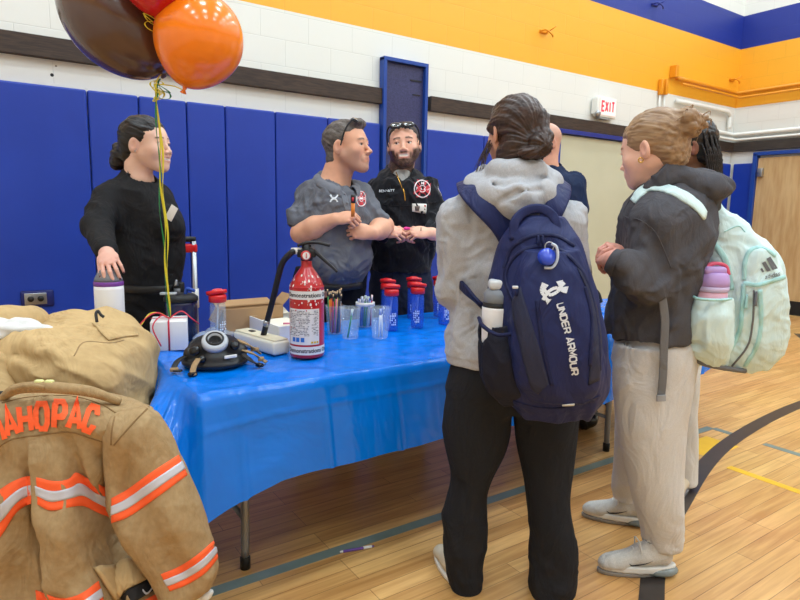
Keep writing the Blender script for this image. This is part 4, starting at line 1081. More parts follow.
for i in range(5):
    single('leaflet', box(tl(-.008+.004*i, .006*(i % 2), .040+.0065*i), (.16, .27, .006), Rt_@rotz(.03*(i-2)), bev=.001), Mcream, 'cream leaflet lying in the open white carton', 'leaflet', 'leaflets in the white carton', smooth=False)
stick(tl(-.03, -.05, .078), tl(.05, -.10, .078), .0045, 'pink', 'marker', 'pink marker lying on the cream leaflets', 'marker', None, 'pen')
cb_ = A(1.03, 2.815, ZT)
cbx = thing('cardboard_box', 'open brown cardboard box at the back edge of the table', 'cardboard box', cb_)
Rc = rotz(.04)
def cl_(x, y, z=0): return cb_+Rc@A(x, y, 0)+UP*z
for cx_, cy_, sx2, sy2 in ((0, -.055, .30, .006), (0, .055, .30, .006), (-.15, 0, .006, .11), (.15, 0, .006, .11)): obj('side', box(cl_(cx_, cy_, .065), (sx2, sy2, .13), Rc, bev=.001), Mcard, cbx, smooth=False)
obj('bottom', box(cl_(0, 0, .003), (.29, .10, .005), Rc), Mcard, cbx, smooth=False)
obj('flap', box(cl_(0, .085, .135), (.29, .075, .004), Rc@rotax((1, 0, 0), .3)), Mcard, cbx, smooth=False)
obj('flap', box(cl_(.175, .0, .155), (.004, .11, .07), Rc@rotax((0, 1, 0), .8)), Mcard, cbx, smooth=False)
obj('flap', box(cl_(-.172, -.01, .10), (.004, .10, .07), Rc@rotax((0, 1, 0), -2.6)), Mcardin, cbx, smooth=False)
s = SDF(.006, None, (0, 0, 0)); 
s.ell(A(.785, 2.715, ZT+.02), (.035, .035, .020), .01); s.ell(A(.745, 2.69, ZT+.018), (.03, .03, .018), .02); s.ell(A(.90, 2.76, ZT+.015), (.03, .03, .015), .02); s.ell(A(.84, 2.78, ZT+.02), (.05, .03, .020), .02)
g = s.mesh(wrinkle(.010, (1, .4, .5), (28, 28, 40), 2)); g[0][:, 2] = np.maximum(g[0][:, 2], ZT+.001)
single('plastic_bag', g, Mbag, 'crumpled clear plastic bag between the gift box and the bottle', 'plastic bag')
s = SDF(.003); p0_ = A(1.05, 2.79, ZT+.018)
p0_ = A(.975, 2.70, ZT+.016); s.ell(p0_, (.028, .018, .014), .01); s.cone(p0_, p0_+A(-.05, -.02, -.006), .008, .007, .01)
g = s.mesh(); m_ = single('computer_mouse', g, Mrub, 'small black rounded gadget lying in front of the white carton', 'gadget')
# ---------------- tumbler and the white flask
Mtumb = mat('navy_tumbler', (16, 26, 66), .2, coat=.4); Mgreylid = mat('grey_lid', (112, 114, 120), .4); Mpurple = mat('purple_band', (120, 62, 150), .4); Mwflask = mat('white_flask', (236, 236, 238), .35)
TB = A(.70, 2.795, ZT); tb = thing('tumbler', 'large navy blue tumbler jug with a clear and black lid beside the gift box', 'tumbler', TB)
TB = A(*TB)
obj('vessel', lathe([(0, 0), (.060, 0), (.066, .01), (.07, .165), (.07, .18)], 36, TB), Mtumb, tb)
ld_ = obj('lid', lathe([(.07, .18), (.075, .182), (.075, .198), (.06, .21), (.0, .213)], 36, TB), Mblack, tb)
obj('slider', box(TB+A(-.02, -.02, .216)-RT*.04, (.07, .03, .012), rotz(-.6), bev=.004), mat('clear_grey', (178, 184, 190), .15), ld_)
obj('hinge', tube([TB+UP*.20+RT*.02, TB+UP*.235+RT*.03, TB+UP*.225+RT*.065], .008, 10, res=12), mat('blue_hinge', (30, 70, 160), .3), ld_)
# ------------------------------------------------------------------ people
Mskin = mat('skin', (220, 175, 150), .48, vcol=True, bump=.2, bscale=400, bdist=.0007, sss=.08, spec=.4)
def hairm(n, c, c2, rough=.38): return mat(n, c, rough, c2=c2, scale=60, mixf=.7, bump=.6, bscale=160, bdist=.002, stretch=(1, .12, 1), spec=.45)
Mhair_b = hairm('black_hair', (22, 18, 18), (36, 28, 26)); Mhair_g = mat('greying_hair', (112, 104, 98), .6, c2=(68, 60, 54), scale=45, mixf=.9, bump=.7, bscale=220, bdist=.003, stretch=(1, .4, 1))
Mhair_d = hairm('dark_brown_hair', (48, 34, 30), (76, 54, 44)); Mhair_s = hairm('brown_short_hair', (42, 30, 26), (26, 18, 16), .6); Mhair_l = hairm('light_brown_hair', (128, 98, 70), (180, 148, 112), .4)
def fab(n, c, c2=None, rough=.85, scale=300, mixf=.5, bump=.35, weave=0, sheen=0, bd=.0012, bs=500, folds=(9, .022, .7)): return mat(n, c, rough, c2=c2, scale=scale, mixf=mixf, bump=bump, bscale=bs, bdist=bd, weave=weave, sheen=sheen, spec=.25, folds=folds)
Mtee = fab('black_knit', (27, 27, 29), (36, 36, 39), .75); Mpant = fab('black_trousers', (20, 20, 23), (28, 28, 31)); Mpolo = fab('grey_heather_polo', (98, 101, 110), (112, 115, 124), .7, 500); Mpolo_c = fab('polo_collar', (116, 119, 128), None)
Mfleece = fab('black_pullover', (24, 25, 30), (34, 35, 42), .9, sheen=.1); Mjean = fab('dark_jeans', (30, 36, 52), (42, 50, 70), .85); Mnavyshirt = fab('navy_shirt', (26, 38, 66), (32, 46, 78)); Mheather = fab('heather_grey_fleece', (188, 190, 195), (158, 160, 166), .95, 420, .7, .4)
Mgreyin = fab('grey_undershirt', (160, 160, 158)); Mchar = fab('charcoal_fleece', (84, 83, 88), (72, 71, 76), .95, 260, .5, .4); Moat = fab('oatmeal_sweatpants', (214, 212, 210), (194, 192, 190), .95, 380, .6, .4); Mdk = fab('dark_sweatpants', (33, 34, 38), (40, 41, 46), .9)
Mpale = fab('pale_grey_pants', (214, 214, 212), (196, 196, 196), .95)
Mgold = mat('gold', (215, 170, 80), .25, metal=1); Mlens = mat('dark_lens', (20, 22, 26), .06, spec=.9, coat=1); Mpinkp = mat('pink_plastic', (232, 50, 140), .4)
def mesh_cloth(name, s, m, root, disp=None): g = s.mesh(disp); o = obj(name, g, m, root); return o, g
def px2m(d): return d/600.*1.0
# ============ woman in black
SKW = (238, 196, 174); WD = 2.98
wm = thing('person', 'woman in a long sleeved black top with a low black bun, seen in profile', 'person', P(146, 560, WD)*A(1, 1, 0))
Mh = face_dir(1, -.18, pitch=2, roll=0); hO = P(147, 145, WD)
nb = P(139, 180, WD+.0)
hg, hc, hs = head(Mh, hO, 1.13, SKW, [P(138, 166, WD), nb, P(138, 200, WD)], .050, female=True, smile=.9, open_mouth=.6, brow=(50, 36, 30), lips=(190, 90, 92), nose=1.0)
Wr = P(104, 252, 2.52)
FT = P(111, 279, 2.40)     # flask lid
hd, hcol, _, tips = hand(P(107, 254, 2.475), P(114, 273, 2.33)-P(107, 254, 2.475), UP*.78-FW*.5, False, curls=[(28, 36, 18), (30, 38, 18), (32, 40, 18), (36, 42, 18)], spread=7, thumb=(18, 6), sc=1.05, elbow=P(102, 245, 2.60), skin=(230, 178, 160), nails=(70, 22, 34), re=.024)
hl, hlc, _, _ = hand(P(172, 292, 3.10), A(0, 0, -1)+RT*.1, RT, False, curl=(25, 30, 20), sc=1.03, elbow=P(176, 250, 3.14), skin=SKW)
cg, cc = coarse(SKW, [([P(138, 190, WD), P(142, 250, WD), P(148, 300, WD)], [.08, .11, .12])]+[([P(x, 300, WD+s_), P(x, 300, WD+s_)*A(1, 1, 0)+UP*.45, P(x, 300, WD+s_)*A(1, 1, 0)+UP*.08], [.08, .06, .045]) for x, s_ in ((140, -.06), (152, .08))])
body_obj([(hg, hc), (hd, hcol), (hl, hlc), (cg, cc)], Mskin, wm)
s = SDF(.0035, Mh, hO, 1.13)
s.ell((0, -.020, .036), (.0815, .104, .090), .01)
s.ell((0, .118, -.022), (.09, .075, .098), .02, 's'); s.box((0, .085, -.11), (.12, .095, .095), .02, .02, 's')
for q in (-1, 1): s.ell((q*.088, -.006, -.012), (.024, .022, .032), .008, 's')
s.ell((0, -.075, -.03), (.06, .045, .06), .03)
s.ell((0, -.122, -.040), (.046, .042, .046), .012); s.ell((-.012, -.152, -.035), (.032, .030, .034), .008); s.ell((.01, -.138, -.075), (.036, .032, .030), .008); s.ell((0, -.160, -.065), (.026, .022, .030), .008); s.ell((0, -.14, -.005), (.024, .022, .02), .008)
obj('hair', s.mesh(strandfn((0, 1, -.35), .0032, 110, 9)), Mhair_b, wm)
obj('stud_earring', nball(hs.l2w(A(.088, .0, -.034)), .0035, 8), Mmetal, wm); obj('stud_earring', nball(hs.l2w(A(.086, .004, -.026)), .0025, 8), Mmetal, wm)
s = SDF(.0065)
s.loft(rings_px([(168, 124, 144, WD+.02, .06), (174, 119, 152, WD, .08), (181, 113, 161, WD, .10), (188, 106, 168, WD, .13), (197, 99, 173, WD, .15), (212, 96, 181, WD, .16), (235, 96, 184, WD, .165), (250, 99, 185, WD, .165), (266, 106, 183, WD, .16), (282, 111, 180, WD, .155), (298, 112, 179, WD, .155)]), .03)
s.ell(P(168, 226, WD-.06), (.075, .09, .075), .05); s.ell(P(170, 226, WD+.1), (.07, .08, .075), .05)
s.cone(P(109, 199, 2.88), P(97, 227, 2.72), .084, .066, .035, w=True); s.cone(P(97, 227, 2.72), P(106, 250, 2.52), .062, .042, .02, w=True)
s.cone(P(158, 198, 3.10), P(172, 240, 3.15), .075, .06, .03, w=True); s.cone(P(172, 240, 3.15), P(172, 284, 3.11), .056, .04, .02, w=True)
s.cone(P(148, 158, WD-.03), P(143, 176, WD-.03), .060, .060, .003, 's', w=True)
obj('long_sleeved_top', s.mesh(addf(wrinkle(.006, (.3, .3, -1), (6, 6, 40), 1), wrinkle(.0015, (1, .3, -.4), (20, 20, 40), 4))), Mtee, wm)
tg = s
bg = obj('badge', box(P(171.5, 213, WD-.175)+RT*.0, (.045, .004, .075), np.array([RT*.72-FW*.2+UP*-.45, FW, UP*.8+RT*.45]).T, bev=.001), Mlabel, wm)
s = SDF(.008)
s.loft(rings_px([(288, 113, 181, WD, .15), (305, 111, 182, WD, .16), (322, 110, 183, WD, .165), (345, 112, 182, WD, .15)]), .03)
for x, f_ in ((134, -.06), (160, .08)):
    b0_ = P(x, 335, WD+f_); s.chain([b0_, b0_*A(1, 1, 0)+UP*.45, b0_*A(1, 1, 0)+UP*.06], [.105, .075, .06], .02)
obj('trousers', s.mesh(wrinkle(.006, (1, 0, -.3), (14, 14, 40), 3)), Mpant, wm)
obj('belt', tube([P(113, 287, WD)+FW*-.02, P(125, 289, WD-.15), P(147, 290, WD-.168), P(168, 289, WD-.145), P(181, 286, WD)], 1, 8, flat=(.018, .005), up=-FW, res=30), Mrub, wm)
rd = thing('belt_radio', 'black radio clipped to the belt of the woman in black', 'radio', P(179, 296, WD-.1)); rp = P(179, 291, WD-.10)
obj('case', box(rp, (.05, .035, .09), rotz(-.6), bev=.01), Mrub, rd); obj('clip', tube([rp+UP*.03-FW*.02, rp+UP*.055-FW*.03, rp+UP*.03-FW*.04], .006, 8, res=12), Mmetal, rd); obj('keypad', box(rp-FW*.024+UP*.0, (.03, .004, .03), rotz(-.6)), Mgreylid, rd)
def shoe(O, yd, parent, m_up, m_sole, L=.27, name='shoe', res=.005):
    M = frame(A(yd[0], yd[1], 0), UP); s = SDF(res, M, O); h = L/2
    s.cone((0, -h+.045, .045), (0, -.01, .06), .040, .038, .03); s.cone((0, -.01, .055), (.0, h-.05, .035), .040, .036, .03, fl=((0, 0, 1), .8)); s.cone((0, -h+.05, .05), (0, -h+.06, .095), .038, .036, .02)
    s.box((0, 0, -.02), (.2, .3, .04), .002, .004, 's'); g = s.mesh(); o = obj(name, g, m_up, parent)
    s2 = SDF(res, M, O); s2.loft([((0, 0, .002), .041, h*.98), ((0, 0, .026), .044, h)], .004); obj('sole', s2.mesh(), m_sole, o); return o
for x, f_ in ((134, -.06), (160, .08)): b0_ = P(x, 335, WD+f_)*A(1, 1, 0); shoe(b0_+RT*.05, RT-FW*.3, wm, Mrub, Mblack, res=.008)
# white flask in her hand, on the small table under the coats
FL = P(109.5, 300, 2.42); FL[2] = .745+.006
fk_ = thing('flask', 'tall white flask with purple band under the hand of the woman in black', 'flask', FL)
ztop = P(109.5, 284, 2.42)[2]-.745; hb_ = ztop-.012
obj('vessel', lathe([(0, 0), (.050, 0), (.055, .006), (.056, hb_-.015), (.055, hb_)], 36, FL), Mwflask, fk_)
obj('band', lathe([(.055, hb_), (.0565, hb_+.002), (.0565, hb_+.016), (.054, hb_+.018)], 36, FL), Mpurple, fk_)
obj('lid', lathe([(.054, hb_+.017), (.052, hb_+.03), (.036, hb_+.062), (.026, hb_+.068), (0, hb_+.07)], 32, FL), Mgreylid, fk_)
# ============ man in the grey polo
PD = 3.36; SKP = (222, 166, 136)
pm = thing('person', 'grey haired man in a grey polo shirt with sunglasses on his head', 'person', P(335, 520, PD)*A(1, 1, 0))
Mh = face_dir(.95, -.36, pitch=5, roll=0); hO = P(348, 147, PD-.02); hsP = 1.19
hg, hc, hs = head(Mh, hO, hsP, SKP, [P(338, 172, PD), P(334, 186, PD), P(332, 200, PD)], .063, smile=0, brow=(110, 92, 80), lips=(176, 108, 98), stubble=(130, 112, 104), look=.3, nose=1.06, wide=1.05)
rh, rc, rsd, rt_ = hand(P(337, 219, PD-.20), RT*1.0+UP*.15-FW*.35, -FW*.6+UP*.65-RT*.1, True, curls=[(70, 85, 50)]*4, spread=1, thumb=(25, 45), sc=1.16, elbow=P(301, 233, PD-.10), skin=SKP, re=.056, rw=.034, thumb_in=.5)
lh, lc, _, _ = hand(P(370, 233, PD-.16), -RT*1.0+UP*.1-FW*.25, -FW*.85+UP*.3, False, curls=[(60, 75, 45)]*4, spread=1, thumb=(20, 40), sc=1.16, elbow=P(384, 226, PD+.02), skin=SKP, re=.055, rw=.034, thumb_in=.5)
hx = P(326, 330, PD+.14)
cg, cc = coarse(SKP, [([P(332, 190, PD), P(335, 240, PD), P(330, 290, PD+.1)], [.10, .13, .13])]+[([hx+RT*q, (hx+RT*q)*A(1, 1, 0)+UP*.5, (hx+RT*q)*A(1, 1, 0)+UP*.1], [.09, .065, .05]) for q in (-.1, .12)])
body_obj([(hg, hc), (rh, rc), (lh, lc), (cg, cc)], Mskin, pm)
s = SDF(.004, Mh, hO, hsP)
s.ell((0, -.020, .036), (.082, .102, .088), .01); s.ell((0, .122, -.012), (.084, .080, .098), .02, 's'); s.box((0, .085, -.11), (.12, .098, .10), .02, .015, 's'); s.ell((0, -.06, -.05), (.066, .045, .05), .03)
for q in (-1, 1): s.ell((q*.088, -.006, -.012), (.026, .024, .034), .008, 's'); s.ell((q*.06, .085, .06), (.022, .03, .02), .01, 's')
s.ell((0, .055, .098), (.05, .035, .022), .02)
obj('hair', s.mesh(strandfn((0, 1, -.5), .0035, 100, 18)), Mhair_g, pm)
s = SDF(.0068)
s.loft(rings_px([(173, 322, 341, PD+.05, .06), (178, 316, 350, PD+.03, .085), (184, 310, 356, PD, .11), (190, 305, 361, PD, .13), (200, 300, 368, PD, .15), (215, 299, 372, PD, .165), (235, 302, 371, PD, .17), (252, 302, 371, PD, .19), (266, 303, 370, PD+.0, .195), (276, 306, 366, PD+.03, .17), (284, 312, 360, PD+.05, .14)]), .03)
s.ell(P(346, 258, PD-.03), (.14, .15, .12), .06)
s.cone(P(311, 196, PD+.02), P(300, 221, PD-.05), .078, .082, .05, w=True); s.cone(P(359, 196, PD+.05), P(375, 221, PD+.02), .075, .078, .05, w=True)
s.cone(P(343, 160, PD-.02), P(338, 182, PD-.02), .074, .074, .004, 's', w=True); s.cone(P(350, 168, PD-.13), P(348, 190, PD-.17), .075, .012, .01, 's', w=True)
e1 = P(299, 221, PD-.05); ax_ = e1-P(308, 192, PD+.02); ax_ /= np.linalg.norm(ax_); s.ell(e1+ax_*.075, (.072, .072, .05), .006, 's')
gp = s.mesh(addf(wrinkle(.010, (.7, .3, -1), (8, 8, 40), 11), wrinkle(.004, (1, .3, .5), (22, 22, 40), 4)))
pol = obj('polo_shirt', gp, Mpolo, pm)
collar(P(337, 181, PD-.01), RT*.62-FW*.78, .088, .135, .050, -.030, .042, 22, Mpolo_c, pol, .03)
obj('placket', patch(gp, [(339, 188), (346, 194)], [(345, 211), (351, 212)], 8, 8, .003, .003, PD), Mpolo_c, pol)
for px, py in ((344, 194), (347, 203)): q_, n_ = hit(gp, px, py, .006, PD); obj('button', lathe([(.005, 0), (.005, .002)], 10, q_, n_), Mgreylid, pol)
ual = [[(-.9, .85), (-.5, .25), (0, .05), (.5, .25), (.9, .85)], [(-.9, -.85), (-.5, -.25), (0, -.05), (.5, -.25), (.9, -.85)]]
obj('chest_mark', decal(ribbon_strokes([[(a*4.2, b*4.2) for a, b in st] for st in ual], 1.5), lambda x, y: hit(gp, 334+x, 198.5-y, .003, PD)[0]), Mwprint, pol, smooth=False)
def disc(r0, r1, n=24): return [[A(r0*math.cos(a), r0*math.sin(a)), A(r1*math.cos(a), r1*math.sin(a)), A(r1*math.cos(b), r1*math.sin(b)), A(r0*math.cos(b), r0*math.sin(b))] for a, b in [(2*math.pi*i/n, 2*math.pi*(i+1)/n) for i in range(n)]]
def petals(R):
    out = []
    for k in range(4):
        a = k*math.pi/2+math.pi/2; c, s_ = math.cos(a), math.sin(a); tr_ = lambda x, y: A(x*c-y*s_, x*s_+y*c)
        for j in range(4):
            w0, w1 = .22+.5*(j/4)**1.4, .22+.5*((j+1)/4)**1.4; h0, h1 = .15+.85*j/4, .15+.85*(j+1)/4
            out.append([tr_(h0*R, -w0*R), tr_(h1*R, -w1*R), tr_(h1*R, w1*R), tr_(h0*R, w0*R)])
    return out
Mcrest_r = mat('crest_red', (190, 34, 48), .6); Mcrest_w = mat('crest_white', (226, 214, 214), .6); Mcrest_o = mat('crest_orange', (214, 110, 50), .6)
def crest(gp, cx, cy, r, PD, par, ang=0, asp=1.):
    mp = lambda o_: (lambda x, y: hit(gp, cx+(x*math.cos(ang)-y*math.sin(ang))*asp, cy-(x*math.sin(ang)+y*math.cos(ang)), o_, PD)[0])
    cr = obj('crest', decal(petals(r), mp(.003)), Mcrest_r, par, smooth=False)
    obj('crest_ring', decal(disc(r*.9, r*1.02)+disc(r*.34, r*.42), mp(.0042)), Mcrest_w, cr, smooth=False)
    obj('crest_letters', decal([[p*r*.42+A(o_x, o_y)*r for p in t] for ch, o_x, o_y in (('F', -.68, 0), ('D', .68, 0), ('M', 0, .62)) for t in text_tris(ch, 1.0, .03, 0)], mp(.0046)), Mcrest_w, cr, smooth=False)
    obj('crest_center', decal([[A(-.3, -.12)*r, A(.3, -.12)*r, A(.3, .12)*r, A(-.3, .12)*r]], mp(.005)), Mcrest_w, cr, smooth=False)
crest(gp, 361, 199, 7.6, PD, pol, 0, .66)
def trouser_pair(name, m, root, top, legs, disp, res=.008):
    s = SDF(res)
    for L in legs: s.loft(rings_px(L), .015)
    if top: s.loft(rings_px(top), .03)
    g = s.mesh(disp); return obj(name, g, m, root), g, s
s = SDF(.009)
s.loft(rings_px([(268, 296, 368, PD+.08, .14), (290, 291, 366, PD+.11, .145), (320, 290, 362, PD+.12, .14), (345, 292, 360, PD+.12, .13)]), .03)
for x in (308, 344): b0_ = P(x, 335, PD+.13); s.chain([b0_, b0_*A(1, 1, 0)+UP*.5, b0_*A(1, 1, 0)+UP*.05], [.105, .085, .07], .02)
obj('trousers', s.mesh(wrinkle(.005, (1, 0, -.3), (14, 14, 40), 3)), Mpant, pm); obj('belt', tube([P(298, 285, PD+.0), P(312, 287, PD-.11), P(340, 288, PD-.12), P(362, 285, PD-.03)], 1, 8, flat=(.018, .005), up=-FW, res=24), Mrub, pm)
obj('phone_pouch', box(P(293, 290, PD-.01), (.03, .06, .10), rotz(-.6), bev=.012), Mrub, pm)
for x in (308, 344): b0_ = P(x, 335, PD+.13)*A(1, 1, 0); shoe(b0_-FW*.06, RT*.5-FW, pm, Mrub, Mblack, res=.008)
def sunglasses(M, O, sc, label, y, z, pitch, spread=.072, mir=False):
    t = thing('sunglasses', label, 'sunglasses', O+M@A(0, y, z)*sc); S_ = rotax((1, 0, 0), math.radians(pitch)); w = lambda x, yy, zz: O+M@(A(0, y, z)+S_@A(x, yy, zz))*sc
    for sx in (-1, 1):
        s = SDF(.0035, M@S_, w(0, 0, 0), sc); s.ell((sx*.032, .004-.0, 0), (.030, .006, .019), .004); s.ell((sx*.032, -.008, 0), (.034, .009, .022), .003, 's'); obj('lens', s.mesh(), Mlens, t)
        ring = [w(sx*.032+.030*math.cos(a), -.002-.25*abs(.030*math.cos(a)+0)*0, .019*math.sin(a)) for a in np.linspace(0, 2*math.pi, 22)]
        obj('rim', tube(ring, .0028*sc, 6), Mrub, t)
        obj('temple', tube([w(sx*.062, -.002, .004), w(sx*.078, -.03, .002), w(sx*.084, -.07, -.004), w(sx*.082, -.12, -.018)], [.0045*sc, .004*sc, .003*sc], 8, res=18), Mrub, t)
    obj('bridge', tube([w(-.008, .0, .004), w(0, .003, .008), w(.008, .0, .004)], .003*sc, 6, res=8), Mrub, t); return t
sunglasses(Mh, hO, hsP, 'black wraparound sunglasses pushed up on the grey hair', .063, .104, 52)
# marker held upright in his fist
mkp = P(353, 203, PD-.27)
t = thing('marker', 'orange and black marker held upright in the fist of the man in the grey polo', 'marker', mkp-UP*.08)
obj('barrel', tube([mkp-UP*.07, mkp+UP*.0], .010, 12), Mpens['orange'], t); obj('cap', lathe([(.0115, 0), (.012, .03), (.010, .042), (0, .043)], 14, mkp), Mrub, t); obj('tip', tube([mkp-FW*.012+UP*.008, mkp-FW*.012+UP*.028], .006, 8), Mpens['red'], t)
# ============ bearded man in the black pullover
BD = 3.72; SKB = (236, 182, 156)
bm_ = thing('person', 'smiling bearded man in a black quarter zip pullover with sunglasses on his head', 'person', P(404, 500, BD)*A(1, 1, 0))
Mh = face_dir(-.06, -1, pitch=3, roll=5); hO = P(404, 145.5, BD-.03); hsP = 1.15
hg, hc, hs = head(Mh, hO, hsP, SKB, [P(401, 168, BD), P(400, 182, BD), P(400, 195, BD)], .062, smile=1., open_mouth=1.3, brow=(38, 26, 22), lips=(186, 98, 92), beard=(38, 26, 23), look=.5, nose=1., wide=1.0, res=.003)
rh, rc, _, rtip = hand(P(384, 232, BD-.30), RT*1.0-FW*.25+UP*.02, -FW*.6+UP*.55, True, curls=[(38, 40, 25), (44, 48, 30), (52, 55, 35), (58, 60, 40)], spread=2, thumb=(22, 22), sc=1.12, elbow=P(378, 234, BD-.24), re=.032, skin=SKB, rw=.03)
lh, lc, _, _ = hand(P(428, 233, BD-.30), -RT*1.0-FW*.25+UP*.04, -FW*.6+UP*.55, False, curls=[(38, 40, 25), (44, 48, 30), (52, 55, 35), (58, 60, 40)], spread=2, thumb=(22, 22), sc=1.12, elbow=P(434, 235, BD-.24), re=.032, skin=SKB, rw=.03)
hx = P(401, 310, BD+.02)
cg, cc = coarse(SKB, [([P(401, 188, BD), P(402, 240, BD), P(401, 290, BD)], [.10, .13, .13])]+[([hx+RT*q, (hx+RT*q)*A(1, 1, 0)+UP*.5, (hx+RT*q)*A(1, 1, 0)+UP*.1], [.09, .065, .05]) for q in (-.1, .1)])
body_obj([(hg, hc), (rh, rc), (lh, lc), (cg, cc)], Mskin, bm_)
s = SDF(.0038, Mh, hO, hsP)
s.ell((0, -.018, .038), (.079, .099, .086), .01); s.ell((0, .118, -.008), (.078, .080, .085), .018, 's'); s.box((0, .085, -.11), (.12, .095, .105), .02, .015, 's'); s.ell((0, -.06, -.045), (.062, .045, .05), .03)
for q in (-1, 1): s.ell((q*.09, -.006, -.012), (.024, .022, .032), .008, 's')
obj('hair', s.mesh(strandfn((0, 1, -.5), .0025, 130, 30)), Mhair_s, bm_)
obj('ring', tube([P(421, 229, BD-.345)+UP*.009*math.sin(a)+FW*.009*math.cos(a) for a in np.linspace(0, 6.3, 14)], .002, 6), Mrub, bm_)
s = SDF(.0068)
s.loft(rings_px([(166, 388, 414, BD+.03, .08), (172, 384, 419, BD+.02, .10), (178, 378, 425, BD, .12), (188, 371, 433, BD, .145), (205, 368, 436, BD, .165), (230, 369, 435, BD, .165), (252, 368, 434, BD, .165), (270, 369, 432, BD, .16)]), .03)
s.cone(P(379, 190, BD), P(371, 212, BD-.02), .076, .075, .035, w=True); s.cone(P(370, 214, BD-.03), P(382, 234, BD-.24), .070, .046, .03, w=True)
s.cone(P(427, 189, BD), P(437, 214, BD-.02), .077, .074, .035, w=True); s.cone(P(438, 216, BD-.03), P(432, 236, BD-.24), .070, .046, .03, w=True)
s.cone(P(401, 164, BD-.02), P(401, 182, BD-.02), .068, .072, .004, 's', w=True); s.cone(P(404, 166, BD-.13), P(404, 187, BD-.18), .075, .010, .008, 's', w=True)
gb_ = s.mesh(addf(wrinkle(.009, (.4, .3, -1), (9, 9, 40), 21), wrinkle(.004, (1, .3, .4), (24, 24, 40), 5)))
pv = obj('pullover', gb_, Mfleece, bm_)
# undershirt in the neck opening, standing collar, zip
s = SDF(.005); s.cone(P(401, 172, BD-.01), P(402, 192, BD-.09), .068, .05, .01, w=True); obj('undershirt', s.mesh(), Mgreyin, bm_)
collar(P(401, 177, BD-.0), RT*.08-FW, .094, .150, .075, -.012, .055, 30, Mfleece, pv, .035, th=.008)
obj('zip', cord(gb_, [(403, 188), (404.5, 195), (405, 201)], .004, 10, .002, BD), Mgold, pv)
obj('zip_edge', tube([P(396, 172, BD-.125), P(402, 188, BD-.175)], .003, 6), Mgold, pv)
crest(gb_, 422, 189, 8.6, BD, pv, -.06, .95)
obj('name_stitching', decal(text_tris('BENNETT', 3.6, .05, 0), lambda x, y: hit(gb_, 387+x, 191-y-x*.04, .0035, BD)[0]), Mwprint, pv, smooth=False)
obj('shoulder_patch', patch(gb_, [(440, 186), (443.5, 190)], [(441, 196), (445, 199)], 6, 5, .003, .002, BD), Mcrest_w, pv)
idt = thing('name_tag', 'small white photo name tag pinned to the black pullover', 'name tag', P(419, 211, BD-.19))
obj('card', patch(gb_, [(412, 203.5), (426.5, 204)], [(412, 211.5), (426, 214)], 8, 5, .004, .003, BD), Mlabel, idt); obj('portrait', patch(gb_, [(415, 206), (419, 206)], [(415, 210.5), (419, 210.8)], 4, 4, .0065, .001, BD), mat('portrait_dark', (110, 96, 90), .6), idt); obj('accent', patch(gb_, [(424, 205), (425.5, 205)], [(424, 207), (425.5, 207)], 3, 3, .0065, .001, BD), Mcrest_r, idt)
obj('chest_seam', cord(gb_, [(370, 203), (404, 206), (436, 202)], .0025, 30, .0, BD), Mfleece, pv)
s = SDF(.009)
s.loft(rings_px([(262, 370, 431, BD, .145), (280, 369, 432, BD, .15), (310, 369, 433, BD, .15), (330, 370, 432, BD, .14)]), .03)
for x in (384, 418): b0_ = P(x, 322, BD); s.chain([b0_, b0_*A(1, 1, 0)+UP*.5, b0_*A(1, 1, 0)+UP*.05], [.105, .085, .07], .02)
obj('jeans', s.mesh(wrinkle(.005, (1, 0, -.3), (14, 14, 40), 3)), Mjean, bm_)
for x in (384, 418): shoe(P(x, 322, BD)*A(1, 1, 0)-FW*.06, -FW, bm_, Mrub, Mblack, res=.008)
sunglasses(Mh, hO, hsP, 'black sunglasses resting above the forehead of the bearded man', .082, .088, 40)
t = P(406, 228.5, BD-.40); s = SDF(.003); s.ell(t, (.016, .011, .010), .004); s.ell(t+RT*.016, (.009, .009, .008), .004); single('pink_toy', s.mesh(), Mpinkp, 'tiny pink object held between the fingers of the bearded man', 'toy')
# ============ bald man behind the first student
HD = 4.28; SKH = (214, 158, 132)
bh = thing('person', 'bald man in a navy shirt, mostly hidden behind the student with the navy backpack', 'person', P(548, 440, HD)*A(1, 1, 0))
Mh = face_dir(-.93, -.30, pitch=-4); hO = P(544, 143, HD); 
hg, hc, hs = head(Mh, hO, 1.18, SKH, [P(546, 163, HD), P(548, 176, HD), P(549, 188, HD)], .064, smile=0, hairshade=(186, 150, 132), wide=1.02, res=.004)
rh, rc, _, _ = hand(P(566, 240, HD-.3), -RT-FW*.2, -FW*.5+UP*.5, False, curl=(40, 40, 30), sc=1.1, elbow=P(580, 236, HD-.1), skin=SKH, res=.005)
lh, lc, _, _ = hand(P(530, 240, HD-.3), RT-FW*.2, -FW*.5+UP*.5, True, curl=(40, 40, 30), sc=1.1, elbow=P(514, 236, HD-.1), skin=SKH, res=.005)
hx = P(548, 290, HD)
cg, cc = coarse(SKH, [([P(548, 180, HD), P(548, 230, HD), hx], [.10, .13, .13])]+[([hx+RT*q, (hx+RT*q)*A(1, 1, 0)+UP*.5, (hx+RT*q)*A(1, 1, 0)+UP*.1], [.09, .065, .05]) for q in (-.1, .1)])
cg2, cc2 = coarse(SKH, [([P(577, 195, HD), P(580, 236, HD-.08)], [.055, .05]), ([P(519, 195, HD), P(516, 236, HD-.08)], [.055, .05])])
body_obj([(hg, hc), (rh, rc), (lh, lc), (cg, cc), (cg2, cc2)], Mskin, bh)
s = SDF(.008)
s.loft(rings_px([(167, 536, 560, HD, .09), (173, 528, 568, HD, .12), (181, 519, 577, HD, .15), (195, 516, 580, HD, .16), (230, 517, 579, HD, .165), (265, 517, 579, HD, .16)]), .03)
s.cone(P(573, 184, HD), P(579, 208, HD-.02), .085, .07, .03, w=True); s.cone(P(523, 184, HD), P(516, 208, HD-.02), .085, .07, .03, w=True)
